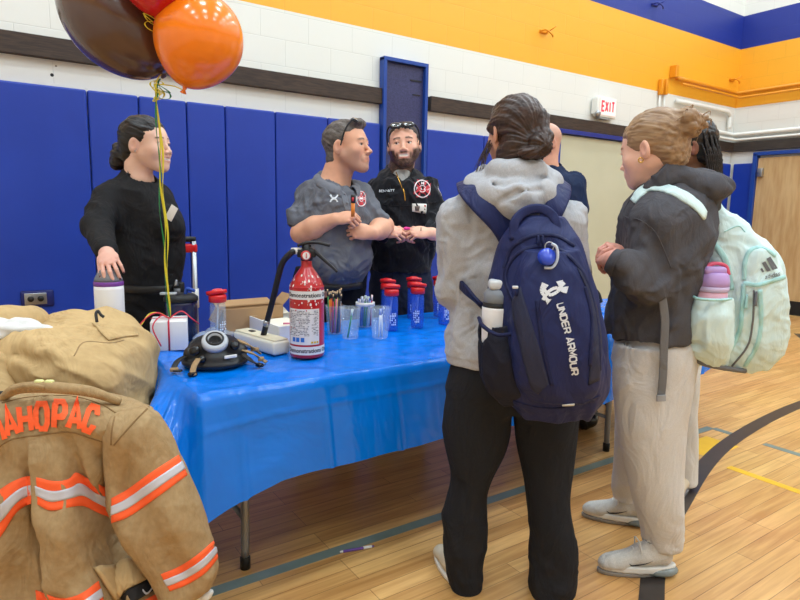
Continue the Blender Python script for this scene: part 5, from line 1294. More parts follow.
s.cone(P(547, 163, HD), P(548, 175, HD), .066, .07, .004, 's', w=True); obj('shirt', s.mesh(wrinkle(.008, (.5, .3, -1), (9, 9, 40), 31)), Mnavyshirt, bh)
obj('collar', tube([P(536, 166, HD+.03), P(549, 163, HD+.09), P(562, 168, HD+.03), P(556, 178, HD-.10)], 1, 10, flat=(.028, .006), up=UP*.5+RT, res=24), Mnavyshirt, bh)
s = SDF(.012); s.loft(rings_px([(258, 520, 576, HD, .14), (300, 518, 578, HD, .15)]), .03)
for x in (533, 563): b0_ = P(x, 300, HD); s.chain([b0_, b0_*A(1, 1, 0)+UP*.5, b0_*A(1, 1, 0)+UP*.05], [.105, .085, .07], .02)
obj('trousers', s.mesh(), Mpant, bh)
for x in (533, 563): shoe(P(x, 300, HD)*A(1, 1, 0)-FW*.06, -FW, bh, Mrub, Mblack, res=.01)
# ============ student with the navy backpack
D1 = 2.02; SK1 = (206, 156, 130)
s1 = thing('person', 'student seen from behind in a light grey hoodie, dark hair in a low knot', 'person', P(510, 590, 2.0)*A(1, 1, 0))
Mh = face_dir(-.38, .93, pitch=-6); hO = P(513, 134, D1-.02)
hg, hc, hs = head(Mh, hO, .94, SK1, [P(512, 165, D1), P(513, 185, D1), P(513, 200, D1)], .050, female=True)
armL = [P(461, 222, D1), P(455, 286, D1+.02), P(478, 262, D1+.27)]; armR = [P(566, 222, D1+.02), P(574, 284, D1+.06), P(556, 262, D1+.30)]
h1, h1c, _, _ = hand(P(484, 259, D1+.30), RT+FW*.5, UP, False, curl=(40, 45, 30), skin=SK1, elbow=armL[2], re=.03, res=.004); h2, h2c, _, _ = hand(P(548, 259, D1+.33), -RT+FW*.5, UP, True, curl=(40, 45, 30), skin=SK1, elbow=armR[2], res=.004)
def gz(p, z): return A(p[0], p[1], z)
cg, cc = coarse(SK1, [([P(513, 190, D1), P(513, 270, D1), P(513, 360, D1)], [.09, .10, .11]), ([P(485, 370, D1), P(471, 480, D1), P(464, 570, D1+.02)], [.07, .05, .03]), ([P(545, 380, D1), P(550, 480, D1), P(550, 580, D1)], [.07, .045, .03])])
body_obj([(hg, hc), (h1, h1c), (h2, h2c), (cg, cc)], Mskin, s1)
s = SDF(.0032, Mh, hO, .92)
s.ell((0, -.022, .034), (.089, .112, .096), .01); s.ell((0, .125, -.03), (.095, .075, .10), .02, 's'); s.box((0, .10, -.10), (.12, .095, .09), .02, .02, 's')
s.ell((0, -.075, -.055), (.078, .052, .075), .03); s.ell((0, -.03, -.08), (.082, .06, .06), .03)
s.cone((-.075, .02, .02), (.02, -.135, -.045), .018, .024, .012); s.cone((.085, .02, .02), (.0, -.138, -.055), .018, .024, .012); s.cone((.045, -.11, .04), (.03, -.13, -.07), .022, .026, .012)
s.ell((.02, -.135, -.065), (.042, .032, .038), .010); s.ell((.045, -.130, -.035), (.028, .024, .03), .008); s.ell((-.01, -.13, -.09), (.05, .03, .022), .01)
def sw(V, L, N):      # strands sweep towards the knot
    d = L-A(.02, -.14, -.05); r = np.linalg.norm(d, axis=1); an = np.arctan2(d[:, 0], d[:, 2]+.02); q = np.stack([an*13, r*9, 0*r], 1); return .0036*fbm(q, 3)+.0012*noise(L*120)
obj('hair', s.mesh(sw), Mhair_d, s1)
for i in range(16):
    a = hs.l2w(A(-.075-.006*rng.random(), .01+.03*rng.random(), -.02-.02*rng.random())); b = a+A(0, 0, -.07-.05*rng.random())-RT*(.02+.025*rng.random())-FW*.02; obj('loose_strand', tube([a, a*.5+b*.5-RT*.006*rng.random(), b], [.0016, .0012, .0005], 5, res=8), Mhair_d, s1)
s = SDF(.006)
s.loft(rings_px([(180, 492, 536, D1, .08), (187, 476, 548, D1, .10), (196, 464, 560, D1, .12), (210, 456, 570, D1, .13), (235, 455, 574, D1, .135), (270, 456, 574, D1, .135), (300, 455, 574, D1, .135), (325, 450, 577, D1, .14), (345, 446, 580, D1, .15), (354, 445, 581, D1, .152)]), .03)
s.loft(rings_px([(352, 446, 580, D1, .148), (363, 447, 579, D1, .146)]), .006)
s.cone(armL[0], armL[1], .084, .068, .03, w=True); s.cone(armL[1], armL[2], .068, .045, .02, w=True)
s.cone(armR[0], armR[1], .084, .070, .03, w=True); s.cone(armR[1], armR[2], .068, .045, .02, w=True)
s.chain([P(452, 292, D1-.12), P(462, 284, D1-.145), P(474, 270, D1-.15)], [.006, .009, .004], .03, True, 's'); s.chain([P(447, 338, D1-.13), P(462, 328, D1-.15), P(476, 324, D1-.15)], [.005, .008, .005], .03, True, 's')
s.ell(P(513, 178, D1-.0), (.058, .058, .05), .01, 's')
hz = P(452, 352, D1)[2]
gh = s.mesh(addf(wrinkle(.010, (.5, .2, -1), (7, 7, 40), 41, lambda V: .15+.85*sstep(hz-.02, hz+.06, V[:, 2])), wrinkle(.004, (1, .3, -.4), (20, 20, 40), 44, lambda V: .1+.9*sstep(hz-.02, hz+.05, V[:, 2]))))
hd1 = obj('hoodie', gh, Mheather, s1)
s = SDF(.006)
ring = [P(x, y, d) for x, y, d in ((482, 180, D1+.05), (478, 186, D1-.05), (492, 195, D1-.13), (515, 200, D1-.165), (538, 194, D1-.13), (549, 184, D1-.04), (545, 177, D1+.06))]
s.chain(ring, [.035, .042, .048, .054, .048, .042, .035], .02, True); s.chain([P(486, 172, D1), P(497, 170, D1-.10), P(516, 172, D1-.125), (P(534, 170, D1-.10)), P(543, 171, D1)], [.026, .034, .038, .034, .028], .02, True)
s.cone(P(515, 196, D1-.17), P(517, 208, D1-.165), .04, .028, .03, w=True); s.ell(P(514, 172, D1-.015), (.058, .062, .07), .012, 's')
s.chain([P(484, 187, D1-.13), P(505, 183, D1-.19), P(530, 180, D1-.19), P(545, 179, D1-.11)], [.003, .006, .006, .003], .02, True, 's'); s.chain([P(496, 204, D1-.19), P(515, 193, D1-.215), P(540, 190, D1-.18)], [.003, .005, .003], .02, True, 's')
obj('hood', s.mesh(wrinkle(.0035, (1, .2, -.3), (9, 9, 40), 45)), Mheather, hd1)
s = SDF(.006)
s.loft(rings_px([(356, 458, 512, D1, .10), (375, 449, 512, D1, .12), (400, 444, 512, D1, .12), (440, 443, 509, D1, .11), (480, 452, 489, D1, .085), (500, 446, 486, D1, .08), (520, 441, 488, D1+.0, .085), (550, 443, 486, D1+.01, .085), (570, 445, 483, D1+.02, .085), (588, 449, 481, D1+.03, .08)]), .015)
s.loft(rings_px([(356, 512, 572, D1, .10), (375, 511, 578, D1, .12), (400, 512, 580, D1, .12), (440, 516, 577, D1-.01, .11), (480, 524, 572, D1-.02, .09), (510, 528, 571, D1-.03, .085), (540, 531, 576, D1-.03, .085), (570, 530, 577, D1-.02, .09), (583, 527, 577, D1-.02, .09), (601, 531, 575, D1-.01, .085)]), .015)
s.loft(rings_px([(350, 456, 573, D1, .11), (390, 446, 580, D1, .13), (408, 470, 556, D1, .11)]), .03)
s.ell(P(514, 400, D1-.13), (.012, .02, .07), .03, 's')
obj('sweatpants', s.mesh(addf(wrinkle(.005, (.4, .1, -1), (5, 5, 40), 51), wrinkle(.003, (1, .2, -.35), (12, 12, 40), 52, lambda V: 1-sstep(.1, .4, V[:, 2])))), Mdk, s1)
Mclog = mat('cream_suede', (206, 192, 168), .9, bump=.3, bscale=200); Msolew = mat('white_sole', (232, 230, 222), .5)
f1 = gz(P(463, 590, 1.99), 0); f2 = gz(P(550, 600, 1.96), 0)
shoe(f1+FW*.115-RT*.035, -RT*.35+FW, s1, Mclog, Msolew, .27); shoe(f2+FW*.125, RT*.1+FW, s1, Mclog, Msolew, .27)
# ---- navy backpack on her shoulders
Mnb = fab('navy_nylon', (32, 40, 84), (38, 46, 94), .55, 500, .4, .25); Mnb_d = fab('navy_side_panel', (46, 50, 74), (40, 44, 66), .6); Mmesh = fab('black_mesh_pocket', (24, 26, 40), (36, 40, 58), .7, 700, .8, .5); Mnb_h = fab('navy_webbing', (26, 32, 70), None, .6); Msilver = mat('silver_print', (214, 218, 224), .35)
bp = thing('backpack', 'navy blue backpack with white lettering worn over the light grey hoodie', 'backpack', P(540, 415, 1.74))
DB = 1.80
s = SDF(.0055)
s.loft(rings_px([(217, 519, 559, DB+.02, .05), (224, 510, 568, DB+.01, .08), (235, 503, 577, DB, .095), (260, 495, 586, DB, .105), (290, 489, 595, DB-.01, .115), (330, 488, 603, DB-.01, .12), (365, 492, 608, DB-.01, .125), (390, 499, 605, DB, .12), (404, 508, 597, DB, .105), (413, 522, 586, DB+.01, .08)]), .02, e=2.5)
s.loft(rings_px([(250, 525, 575, DB-.085, .05), (262, 517, 584, DB-.10, .06), (300, 509, 594, DB-.12, .065), (350, 508, 600, DB-.125, .07), (385, 517, 597, DB-.11, .065), (398, 532, 588, DB-.095, .05)]), .018, e=2.5)
gbk = s.mesh(addf(wrinkle(.006, (.3, .1, -1), (6, 6, 40), 61), wrinkle(.0012, (1, .2, -.3), (14, 14, 40), 62)))
bpk = obj('pack_body', gbk, Mnb, bp)
s = SDF(.005)
s.loft(rings_px([(322, 479, 514, DB-.03, .075), (330, 479, 518, DB-.035, .078), (345, 479, 522, DB-.045, .08), (370, 480, 528, DB-.045, .08), (388, 484, 534, DB-.035, .075), (402, 498, 540, DB-.01, .06)]), .02)
s.cone(P(495.5, 310, DB-.05), P(495.5, 336, DB-.05), .047, .046, .006, 's', w=True)
gmp = s.mesh(wrinkle(.004, (.2, .1, -1), (14, 14, 40), 63)); obj('side_pocket', gmp, Mmesh, bp); 
obj('pocket_binding', tube([P(479, 318, DB-.03), P(483, 326, DB-.105), P(498, 335, DB-.135), P(516, 333, DB-.135)], .006, 8, res=22), Mnb_h, bp)
obj('side_panel', patch(gbk, [(521, 287), (526, 305), (537, 340), (548, 380), (548, 384)], [(512, 300), (514, 320), (521, 350), (530, 385), (538, 394)], 26, 8, .003, .003, DB), Mnb_d, bpk)
obj('side_panel', patch(gbk, [(577, 268), (590, 300), (592, 340), (588, 385)], [(586, 278), (597, 310), (601, 345), (599, 380)], 26, 7, .003, .003, DB), Mnb_d, bpk)
for pp in ([(513, 300), (505, 275), (520, 252), (550, 246), (575, 262), (590, 290), (598, 330), (600, 370)], [(504, 268), (512, 248), (532, 236), (556, 236), (574, 246)], [(537, 300), (542, 340), (552, 385)], [(585, 287), (592, 320), (590, 365)]):
    obj('zip', cord(gbk, pp, 1, 50, .001, DB, flat=(.006, .003)), Mnb_h, bpk)
obj('bottom_seam', cord(gbk, [(493, 385), (520, 403), (560, 408), (600, 396)], .0025, 40, .0005, DB), Mnb_h, bpk)
# shoulder straps following the hoodie
def strap(pts, w, th, up, m, name='shoulder_strap', parent=bp, res=30): return obj(name, tube([P(*p) for p in pts], 1, 12, flat=(w, th), up=up, res=res), m, parent)
strap([(466, 182, D1-.02), (469, 190, D1-.10), (482, 205, D1-.165), (500, 224, D1-.175), (510, 240, D1-.17)], .033, .009, -FW+UP*.5-RT*.3, Mnb)
strap([(562, 182, D1-.0), (562, 190, D1-.09), (556, 205, D1-.165), (545, 226, D1-.175)], .033, .009, -FW+UP*.5+RT*.3, Mnb)
strap([(466, 182, D1-.02), (468, 188, D1+.07), (469, 210, D1+.135), (468, 250, D1+.15), (458, 282, D1+.10), (460, 284, D1-.04), (468, 292, D1-.15), (482, 306, D1-.2)], .016, .006, -RT+FW*.3, Mnb_h)
strap([(562, 182, D1), (562, 188, D1+.08), (562, 210, D1+.15), (562, 260, D1+.16), (572, 310, D1+.12), (583, 330, D1), (590, 340, D1-.12)], .022, .006, RT+FW*.3, Mnb_h)
obj('grab_handle', tube([P(514, 240, DB-.06), P(515, 222, DB-.05), P(526, 211, DB-.04), P(542, 209, DB-.04), P(554, 218, DB-.05), P(557, 236, DB-.06)], 1, 10, flat=(.014, .008), up=-FW, res=30), Mnb, bp)
for x in (538, 542.5):
    q_, n_ = hit(gbk, x, 236, .004, DB); obj('zip_pull', tube([q_, q_+n_*.006-UP*.018, q_+n_*.006-UP*.03+RT*.002], [.0035, .0045, .004], 8, res=10), Mnb_h, bp)
q_, n_ = hit(gbk, 519, 290, .006, DB); obj('zip_pull', tube([q_, q_-UP*.02+n_*.004], [.004, .005], 8), Mnb_h, bp); obj('cord_lock', box(q_+UP*.006-RT*.006, (.016, .008, .008), rotz(-.6), bev=.002), Msilver, bp)
# key tag
q_, n_ = hit(gbk, 546, 258, .022, DB); kt = thing('key_tag', 'round bright blue key tag hanging from the navy backpack zip', 'key tag', q_)
obj('disc', lathe([(0, -.010), (.023, -.010), (.024, -.006), (.024, .006), (.022, .010), (0, .010)], 28, q_+UP*-.006, -FW+RT*.3+UP*.2), mat('bright_blue_plastic', (24, 66, 196), .25, coat=.5), kt)
obj('split_ring', tube([q_+UP*.022+RT*.006+(RT*math.cos(a)+UP*math.sin(a))*.012 for a in np.linspace(0, 6.3, 18)], .0018, 6), Mmetal, kt)
obj('clip_loop', tube([q_+UP*.03+RT*.012, q_+RT*.026+UP*.02, q_+RT*.03-UP*.01, q_+RT*.018-UP*.034, q_-UP*.036-RT*.004], .004, 8, res=20), mat('pale_blue_cord', (196, 208, 226), .5), kt)
# emblem and lettering
mpb = lambda o_: (lambda x, y: hit(gbk, x, y, o_, DB)[0])
def curve_stroke(p, w0, w1, n=14):
    c = spline([(*q, 0) for q in p], n)[:, :2]; out = []
    for i in range(n-1):
        f = lambda k: (w0+(w1-w0)*abs(k/(n-1)-.5)*2)/2
        t = c[min(i+1, n-1)]-c[i]; t /= np.linalg.norm(t); nn = A(-t[1], t[0]); out.append([c[i]+nn*f(i), c[i]-nn*f(i), c[i+1]-nn*f(i+1), c[i+1]+nn*f(i+1)])
    return out
obj('emblem', decal(curve_stroke([(545, 284), (542, 292), (547, 300), (549, 302)], 2, 7)+curve_stroke([(543, 288), (549, 295), (557, 292), (561, 286), (564, 283)], 3.2, 3.2)+curve_stroke([(543, 300), (548, 292), (556, 288), (562, 291), (566, 292)], 3.2, 3.2)+curve_stroke([(559, 281), (561, 288), (567, 290)], 2, 7), mpb(.004)), Msilver, bpk, smooth=False)
GU = {'U': [[(0, 1), (0, .25), (.2, 0), (.8, 0), (1, .25), (1, 1)]], 'N': [[(0, 0), (0, 1)], [(0, 1), (1, 0)], [(1, 0), (1, 1)]], 'D': [[(0, 0), (0, 1), (.7, 1), (1, .75), (1, .25), (.7, 0), (0, 0)]], 'E': [[(1, 0), (0, 0)], [(1, .5), (0, .5)], [(1, 1), (0, 1)], [(0, 0), (0, 1)]],
      'R': [[(0, 0), (0, 1), (.8, 1), (1, .85), (1, .6), (.8, .45), (.1, .45)], [(.6, .45), (1, 0)]], 'A': [[(0, 0), (.5, 1), (1, 0)], [(.2, .3), (.8, .3)]], 'M': [[(0, 0), (0, 1), (.5, .35), (1, 1), (1, 0)]], 'O': [[(.2, 0), (0, .25), (0, .75), (.2, 1), (.8, 1), (1, .75), (1, .25), (.8, 0), (.2, 0)]],
      'H': [[(0, 0), (0, 1)], [(1, 0), (1, 1)], [(0, .5), (1, .5)]], 'P': [[(0, 0), (0, 1), (.75, 1), (1, .82), (1, .58), (.75, .42), (.05, .42)]], 'C': [[(1, .72), (1, .8), (.8, 1), (.2, 1), (0, .8), (0, .2), (.2, 0), (.8, 0), (1, .2), (1, .28)]]}
base = spline([(556.5, 304, 0), (562, 325, 0), (568, 350, 0), (571.5, 376, 0)], 60)[:, :2]
def along(text, base, hh, ww, gap, w):
    out = []; dl = np.r_[0, np.cumsum(np.linalg.norm(np.diff(base, axis=0), axis=1))]; tot = dl[-1]; n = sum(.55 if c == ' ' else 1 for c in text); cw = tot/n; pos = 0
    for ch in text:
        if ch == ' ': pos += cw*.55; continue
        for q in ribbon_strokes([[(x*cw*ww, y*hh) for x, y in st] for st in GU[ch]], w):
            k = []
            for x, y in q:
                u = pos+x; px = np.interp(u, dl, base[:, 0]); py = np.interp(u, dl, base[:, 1]); a, b = [np.array([np.interp(min(u+e, tot), dl, base[:, i]) for i in (0, 1)]) for e in (-1, 1)]
                t = (b-a)/np.linalg.norm(b-a); k.append(A(px+t[1]*y, py-t[0]*y))
            out.append(k)
        pos += cw
    return out
obj('lettering', decal(along('UNDER ARMOUR', base, 6.4, .74, 0, 1.55), mpb(.004)), Msilver, bpk, smooth=False)
obj('reflective_tab', patch(gbk, [(562, 404), (574, 403)], [(562, 405.5), (574, 404.7)], 6, 3, .004, .002, DB), Msilver, bpk)
# white bottle in the mesh pocket
BB = P(496.5, 327, DB-.045); bbA = UP; wb = thing('flask', 'white bottle with a grey flip lid in the side pocket of the navy backpack', 'flask', BB-UP*.10)
zc = lambda k: BB+UP*k
obj('vessel', lathe([(0, -.07), (.040, -.07), (.043, -.06), (.045, .055), (.044, .062)], 32, BB), Mwflask, wb)
obj('collar_ring', lathe([(.0445, .062), (.043, .066), (.043, .074), (.040, .076)], 32, BB), Mrub, wb)
lo_ = obj('lid', lathe([(.041, .075), (.0425, .078), (.042, .098), (.034, .112), (.030, .114), (0, .115)], 32, BB), mat('slate_lid', (120, 126, 134), .4), wb)
obj('flip_cap', box(BB+UP*.128-FW*.006, (.058, .048, .03), rotz(math.atan2(RT[1], RT[0])), bev=.009), mat('pale_flip_cap', (206, 210, 214), .35), lo_)
obj('carry_loop', tube([BB+UP*.11+RT*.02, BB+UP*.135+RT*.034, BB+UP*.13+RT*.04, BB+UP*.10+RT*.042], 1, 8, flat=(.007, .003), up=RT, res=14), mat('pale_loop', (198, 202, 206), .4), lo_)
# ============ student with the mint backpack
D2 = 2.16; SK2 = (240, 190, 166)
s2 = thing('person', 'student in a charcoal hoodie and oatmeal sweatpants with a light brown bun, looking down', 'person', P(645, 575, 2.1)*A(1, 1, 0))
Mh = face_dir(-.70, .70, pitch=-13); hO = P(651, 150, D2)
hg, hc, hs = head(Mh, hO, 1.06, SK2, [P(658, 178, D2), P(664, 192, D2), P(664, 205, D2)], .052, female=True, brow=(120, 86, 60), lips=(196, 110, 104), res=.0028, nose=.96)
aL = [P(655, 224, D2-.12), P(651, 276, D2-.12), P(619, 264, D2-.24)]; aR = [P(655, 222, D2+.16), P(640, 275, D2+.22), P(616, 262, D2+.05)]
hw1 = P(612, 259, D2-.22); hw2 = P(622, 252, D2+.02)
h1, h1c, _, t1_ = hand(hw1, P(600, 256, D2-.10)-hw1, UP*.5-FW*.5-RT*.3, False, curls=[(35, 45, 30), (45, 50, 32), (55, 60, 36), (60, 66, 40)], spread=3, thumb=(30, 25), skin=(226, 160, 142), nails=(190, 20, 96), elbow=P(616, 263, D2-.235), re=.026, res=.0026, sc=.98)
h2, h2c, _, t2_ = hand(hw2, P(602, 243, D2-.06)-hw2, UP*.7-FW*.3+RT*.1, True, curls=[(25, 35, 25), (34, 42, 28), (44, 52, 32), (52, 58, 36)], spread=4, thumb=(35, 20), skin=(226, 160, 142), nails=(190, 20, 96), elbow=P(624, 257, D2+.03), re=.026, res=.0026, sc=.98)
cg, cc = coarse(SK2, [([P(664, 195, D2), P(664, 260, D2), P(655, 330, D2)], [.08, .09, .10]), ([P(655, 345, D2-.08), P(652, 450, D2-.07), P(662, 545, D2-.0)], [.07, .05, .03]), ([P(650, 345, D2+.1), P(642, 430, D2+.17), P(628, 490, D2+.29)], [.07, .045, .025])])
body_obj([(hg, hc), (h1, h1c), (h2, h2c), (cg, cc)], Mskin, s2)
s = SDF(.0032, Mh, hO, 1.06)
s.ell((0, -.022, .036), (.0835, .108, .092), .01); s.ell((0, .128, -.032), (.088, .072, .098), .015, 's'); s.box((0, .100, -.115), (.12, .10, .095), .02, .02, 's')
for q in (-1, 1): s.ell((q*.09, -.006, -.016), (.020, .018, .028), .008, 's')
s.ell((0, -.07, -.03), (.06, .045, .055), .03); s.cone((0, -.095, .045), (0, -.12, .07), .035, .03, .015)
for k_ in range(5):
    a = k_*1.256; c_ = A(.0, -.135, .050); s.ell(c_+A(.026*math.sin(a), .008*math.cos(a*2), .026*math.cos(a)), (.026, .026, .026), .006, 'u')
s.cone((-.03, -.15, .03), (.03, -.165, .06), .014, .012, .006); s.cone((.0, -.10, .045), (0, -.14, .05), .034, .030, .01); s.cone((-.03, -.15, .07), (.03, -.16, .035), .012, .012, .006)
obj('hair', s.mesh(lambda V, L, N: strandfn((0, 1, .45), .0030, 105, 8)(V, L, N)), Mhair_l, s2)
for i in range(8):
    c_ = hs.l2w(A(0, -.14, .052)); a = rng.uniform(0, 6.28); d_ = RT*math.cos(a)+UP*math.sin(a); obj('loose_strand', tube([c_+d_*.03, c_+d_*.045-FW*.03+UP*.005, c_+d_*(.05+.015*rng.random())-FW*.01-UP*.014], [.0022, .0016, .0006], 5, res=8), Mhair_l, s2)
eq = hs.l2w(A(-.088, .002, -.040)) if (hs.l2w(A(-.088, 0, 0))-CAM).dot(FW) < (hs.l2w(A(.088, 0, 0))-CAM).dot(FW) else hs.l2w(A(.088, .002, -.040))
obj('earring', tube([eq+(RT*math.cos(a)+UP*math.sin(a))*.008 for a in np.linspace(0, 6.3, 14)], .0022, 6), Mgold, s2)
s = SDF(.006)
s.loft(rings_px([(184, 646, 692, D2, .08), (190, 638, 700, D2, .11), (200, 630, 706, D2, .15), (215, 624, 708, D2, .185), (240, 622, 706, D2, .195), (265, 621, 699, D2, .185), (290, 616, 692, D2, .175), (312, 611, 689, D2, .17), (326, 607, 690, D2, .175), (336, 609, 689, D2, .17)]), .03)
s.cone(aL[0], aL[1], .088, .082, .03, w=True); s.cone(aL[1]-UP*.0, aL[2], .078, .043, .025, w=True); s.ell(P(648, 288, D2-.15), (.085, .07, .055), .04); s.ell(P(628, 282, D2-.21), (.06, .045, .045), .03)
s.cone(aR[0], aR[1], .085, .07, .03, w=True); s.cone(aR[1], aR[2], .068, .042, .02, w=True)
s.cone(P(658, 176, D2), P(664, 190, D2), .058, .058, .01, 's', w=True)
s.chain([P(616, 276, D2-.27), P(630, 280, D2-.29), P(640, 272, D2-.29)], [.006, .010, .006], .014, True, 's'); s.chain([P(618, 290, D2-.24), P(636, 292, D2-.28), P(655, 300, D2-.26)], [.006, .01, .006], .014, True, 's')
gs2 = s.mesh(addf(wrinkle(.010, (.4, .1, -1), (7, 7, 40), 71), wrinkle(.004, (1, .2, .5), (18, 18, 40), 74)))
hd2 = obj('hoodie', gs2, Mchar, s2)
obj('armhole_seam', cord(gs2, [(640, 190), (628, 203), (624, 216), (640, 220), (655, 232), (664, 250), (671, 268)], .0022, 50, .0, D2), Mchar, hd2)
obj('cuff', tube([P(619, 264, D2-.238), P(611, 260, D2-.222)], [.047, .040], 18), Mchar, hd2)
s = SDF(.006)
s.ell(P(692, 189, D2-.01), (.10, .14, .062), .03); s.cone(P(668, 176, D2-.07), P(708, 186, D2-.08), .042, .045, .03, w=True); s.cone(P(662, 178, D2+.08), P(705, 182, D2+.09), .04, .045, .03, w=True); s.cone(P(650, 187, D2-.06), P(668, 177, D2-.08), .02, .035, .02, w=True)
s.ell(P(668, 168, D2), (.058, .062, .06), .015, 's'); s.cone(P(712, 200, D2-.05), P(716, 206, D2-.04), .03, .02, .02, w=True)
s.chain([P(668, 190, D2-.145), P(690, 184, D2-.15), P(708, 192, D2-.13)], [.005, .008, .005], .014, True, 's')
obj('hood', s.mesh(wrinkle(.006, (1, .1, -.5), (13, 13, 40), 75)), Mchar, hd2)
Rg2 = [P(690, 330, D2-.08)]
s = SDF(.006)
s.loft(rings_px([(345, 617, 689, D2-.06, .10), (380, 614, 694, D2-.06, .105), (420, 618, 684, D2-.06, .10), (460, 622, 682, D2-.05, .092), (500, 634, 681, D2-.04, .088), (522, 641, 682, D2-.03, .08), (536, 643, 682, D2-.01, .074), (544, 645, 680, D2-.01, .068)]), .02)
s.loft(rings_px([(345, 615, 680, D2+.09, .09), (380, 612, 684, D2+.12, .09), (420, 614, 672, D2+.16, .085), (455, 613, 655, D2+.22, .075), (480, 612, 642, D2+.27, .07), (492, 612, 637, D2+.29, .06), (498, 614, 635, D2+.3, .052)]), .02)
s.loft(rings_px([(328, 618, 688, D2, .15), (360, 614, 692, D2, .15), (385, 625, 684, D2, .12)]), .03)
gsw = s.mesh(addf(wrinkle(.006, (.3, .1, -1), (4.5, 4.5, 40), 81), wrinkle(.003, (1, .2, -.35), (14, 14, 40), 82, lambda V: 1-sstep(.1, .35, V[:, 2]))))
sw_ = obj('sweatpants', gsw, Moat, s2); obj('drawstring', cord(gsw, [(627, 337), (625, 345)], .003, 6, .002, D2), Mgreyin, sw_)
# trainers
Mtr = fab('pale_grey_knit', (206, 202, 194), (186, 182, 174), .8, 260, .7, .5); Mtrw = mat('white_midsole', (224, 222, 216), .45); Mair = mat('smoky_air_unit', (126, 138, 138), .12, alpha=.75, coat=.6); Mtn = fab('cream_overlay', (214, 206, 184), None, .7)
def trainer(O, yd):
    M = frame(A(yd[0], yd[1], 0), UP); s = SDF(.0038, M, O)
    s.cone((0, -.095, .075), (0, -.02, .082), .036, .038, .03); s.cone((0, -.02, .075), (.0, .10, .045), .040, .036, .03, fl=((0, 0, 1), .85)); s.cone((0, .07, .042), (0, .12, .038), .040, .026, .02, fl=((0, 0, 1), .75))
    s.cone((0, -.085, .09), (0, -.06, .125), .034, .036, .02); s.cone((0, -.065, .10), (0, -.05, .17), .027, .03, .005, 's'); s.box((0, 0, -.0), (.2, .3, .03), .002, .004, 's')
    g = s.mesh(); up = obj('shoe', g, Mtr, s2); W = s.l2w
    s3 = SDF(.004, M, O); s3.loft([((0, .0, .02), .043, .145), ((0, .0, .045), .044, .147)], .01); s3.cone((0, .09, .05), (0, .14, .065), .06, .03, .02, 's') if False else None
    s3.ell((0, .17, .0), (.08, .045, .022), .01, 's'); obj('midsole', s3.mesh(), Mtrw, up)
    s4 = SDF(.004, M, O); s4.ell((0, -.085, .022), (.047, .072, .024), .01); s4.box((0, 0, -.05), (.2, .3, .05), .001, .003, 's'); obj('heel_air_unit', s4.mesh(), Mair, up)
    s5 = SDF(.004, M, O); s5.loft([((0, .03, .001), .036, .118), ((0, .03, .018), .04, .12)], .005); obj('outsole', s5.mesh(), mat('grey_outsole', (150, 146, 140), .6) if 'grey_outsole' not in bpy.data.materials else bpy.data.materials['grey_outsole'], up)
    obj('heel_tab', tube([W((0, -.112, .11)), W((0, -.125, .135)), W((0, -.118, .15)), W((0, -.10, .14))], 1, 8, flat=(.014, .004), up=W((0, -1, 0))-W((0, 0, 0)), res=16), Mrub, up)
    s6 = SDF(.004, M, O); s6.cone((0, -.080, .112), (0, -.058, .120), .0345, .0355, .006); s6.cone((0, -.07, .10), (0, -.05, .17), .028, .031, .003, 's'); obj('collar_lining', s6.mesh(), Mrub, up)
    s7 = SDF(.0045, M, O); s7.cone((0, -.062, .10), (0, -.06, .17), .033, .031, .01); obj('sock', s7.mesh(), Mtrw, up)
    for i in range(5):
        y = -.005+.020*i; z = .121-.0145*i-.0015*i*i; obj('lace', tube([W((-.022, y, z-.012)), W((0, y+.006, z)), W((.022, y, z-.012))], .0032, 6, res=10), Mtrw, up)
    for q in (-1, 1): obj('lace', tube([W((0, -.008, .122)), W((q*.025, .004, .135)), W((q*.036, .0, .11)), W((q*.034, -.0, .092))], .0028, 6, res=14), Mtrw, up)
    T = BVHTree.FromPolygons([tuple(v) for v in g[0]], [tuple(int(i) for i in q) for q in g[1]])
    for q in (-1, 1):
        def mp(x, y):
            a = Vector(W((q*.1, x, y))); dr = Vector(W((0, x, y)))-a; r = T.ray_cast(a, dr.normalized()); return (A(*r[0]) if r[0] else A(*a))+(W((q*.002, 0, 0))-W((0, 0, 0)))
        sh = curve_stroke([(.045, .062), (.03, .052), (.005, .058), (-.04, .078)], 9e-3, 1e-3, 12); obj('side_mark', decal(sh, mp), Mprint, up, smooth=False)
        ov = curve_stroke([(-.03, .06), (-.06, .062), (-.10, .07)], .03, .022, 10); obj('heel_overlay', decal(ov, lambda x, y: mp(x, y)-(W((q*.0012, 0, 0))-W((0, 0, 0)))), Mtn, up, smooth=False)
fa = gz(P(640, 566, 2.10), 0); fb = gz(P(613, 520, 2.44), 0)
fa = onp(640, 584, (0, 0, 1), 0); fb = onp(620, 527, (0, 0, 1), 0)
ta = onp(672, 586, (0, 0, 1), 0)-onp(597, 562, (0, 0, 1), 0); trainer(fa+FW*.07+RT*.012, -RT+FW*.02); trainer(fb+FW*.05, -RT*.95+FW*.30)
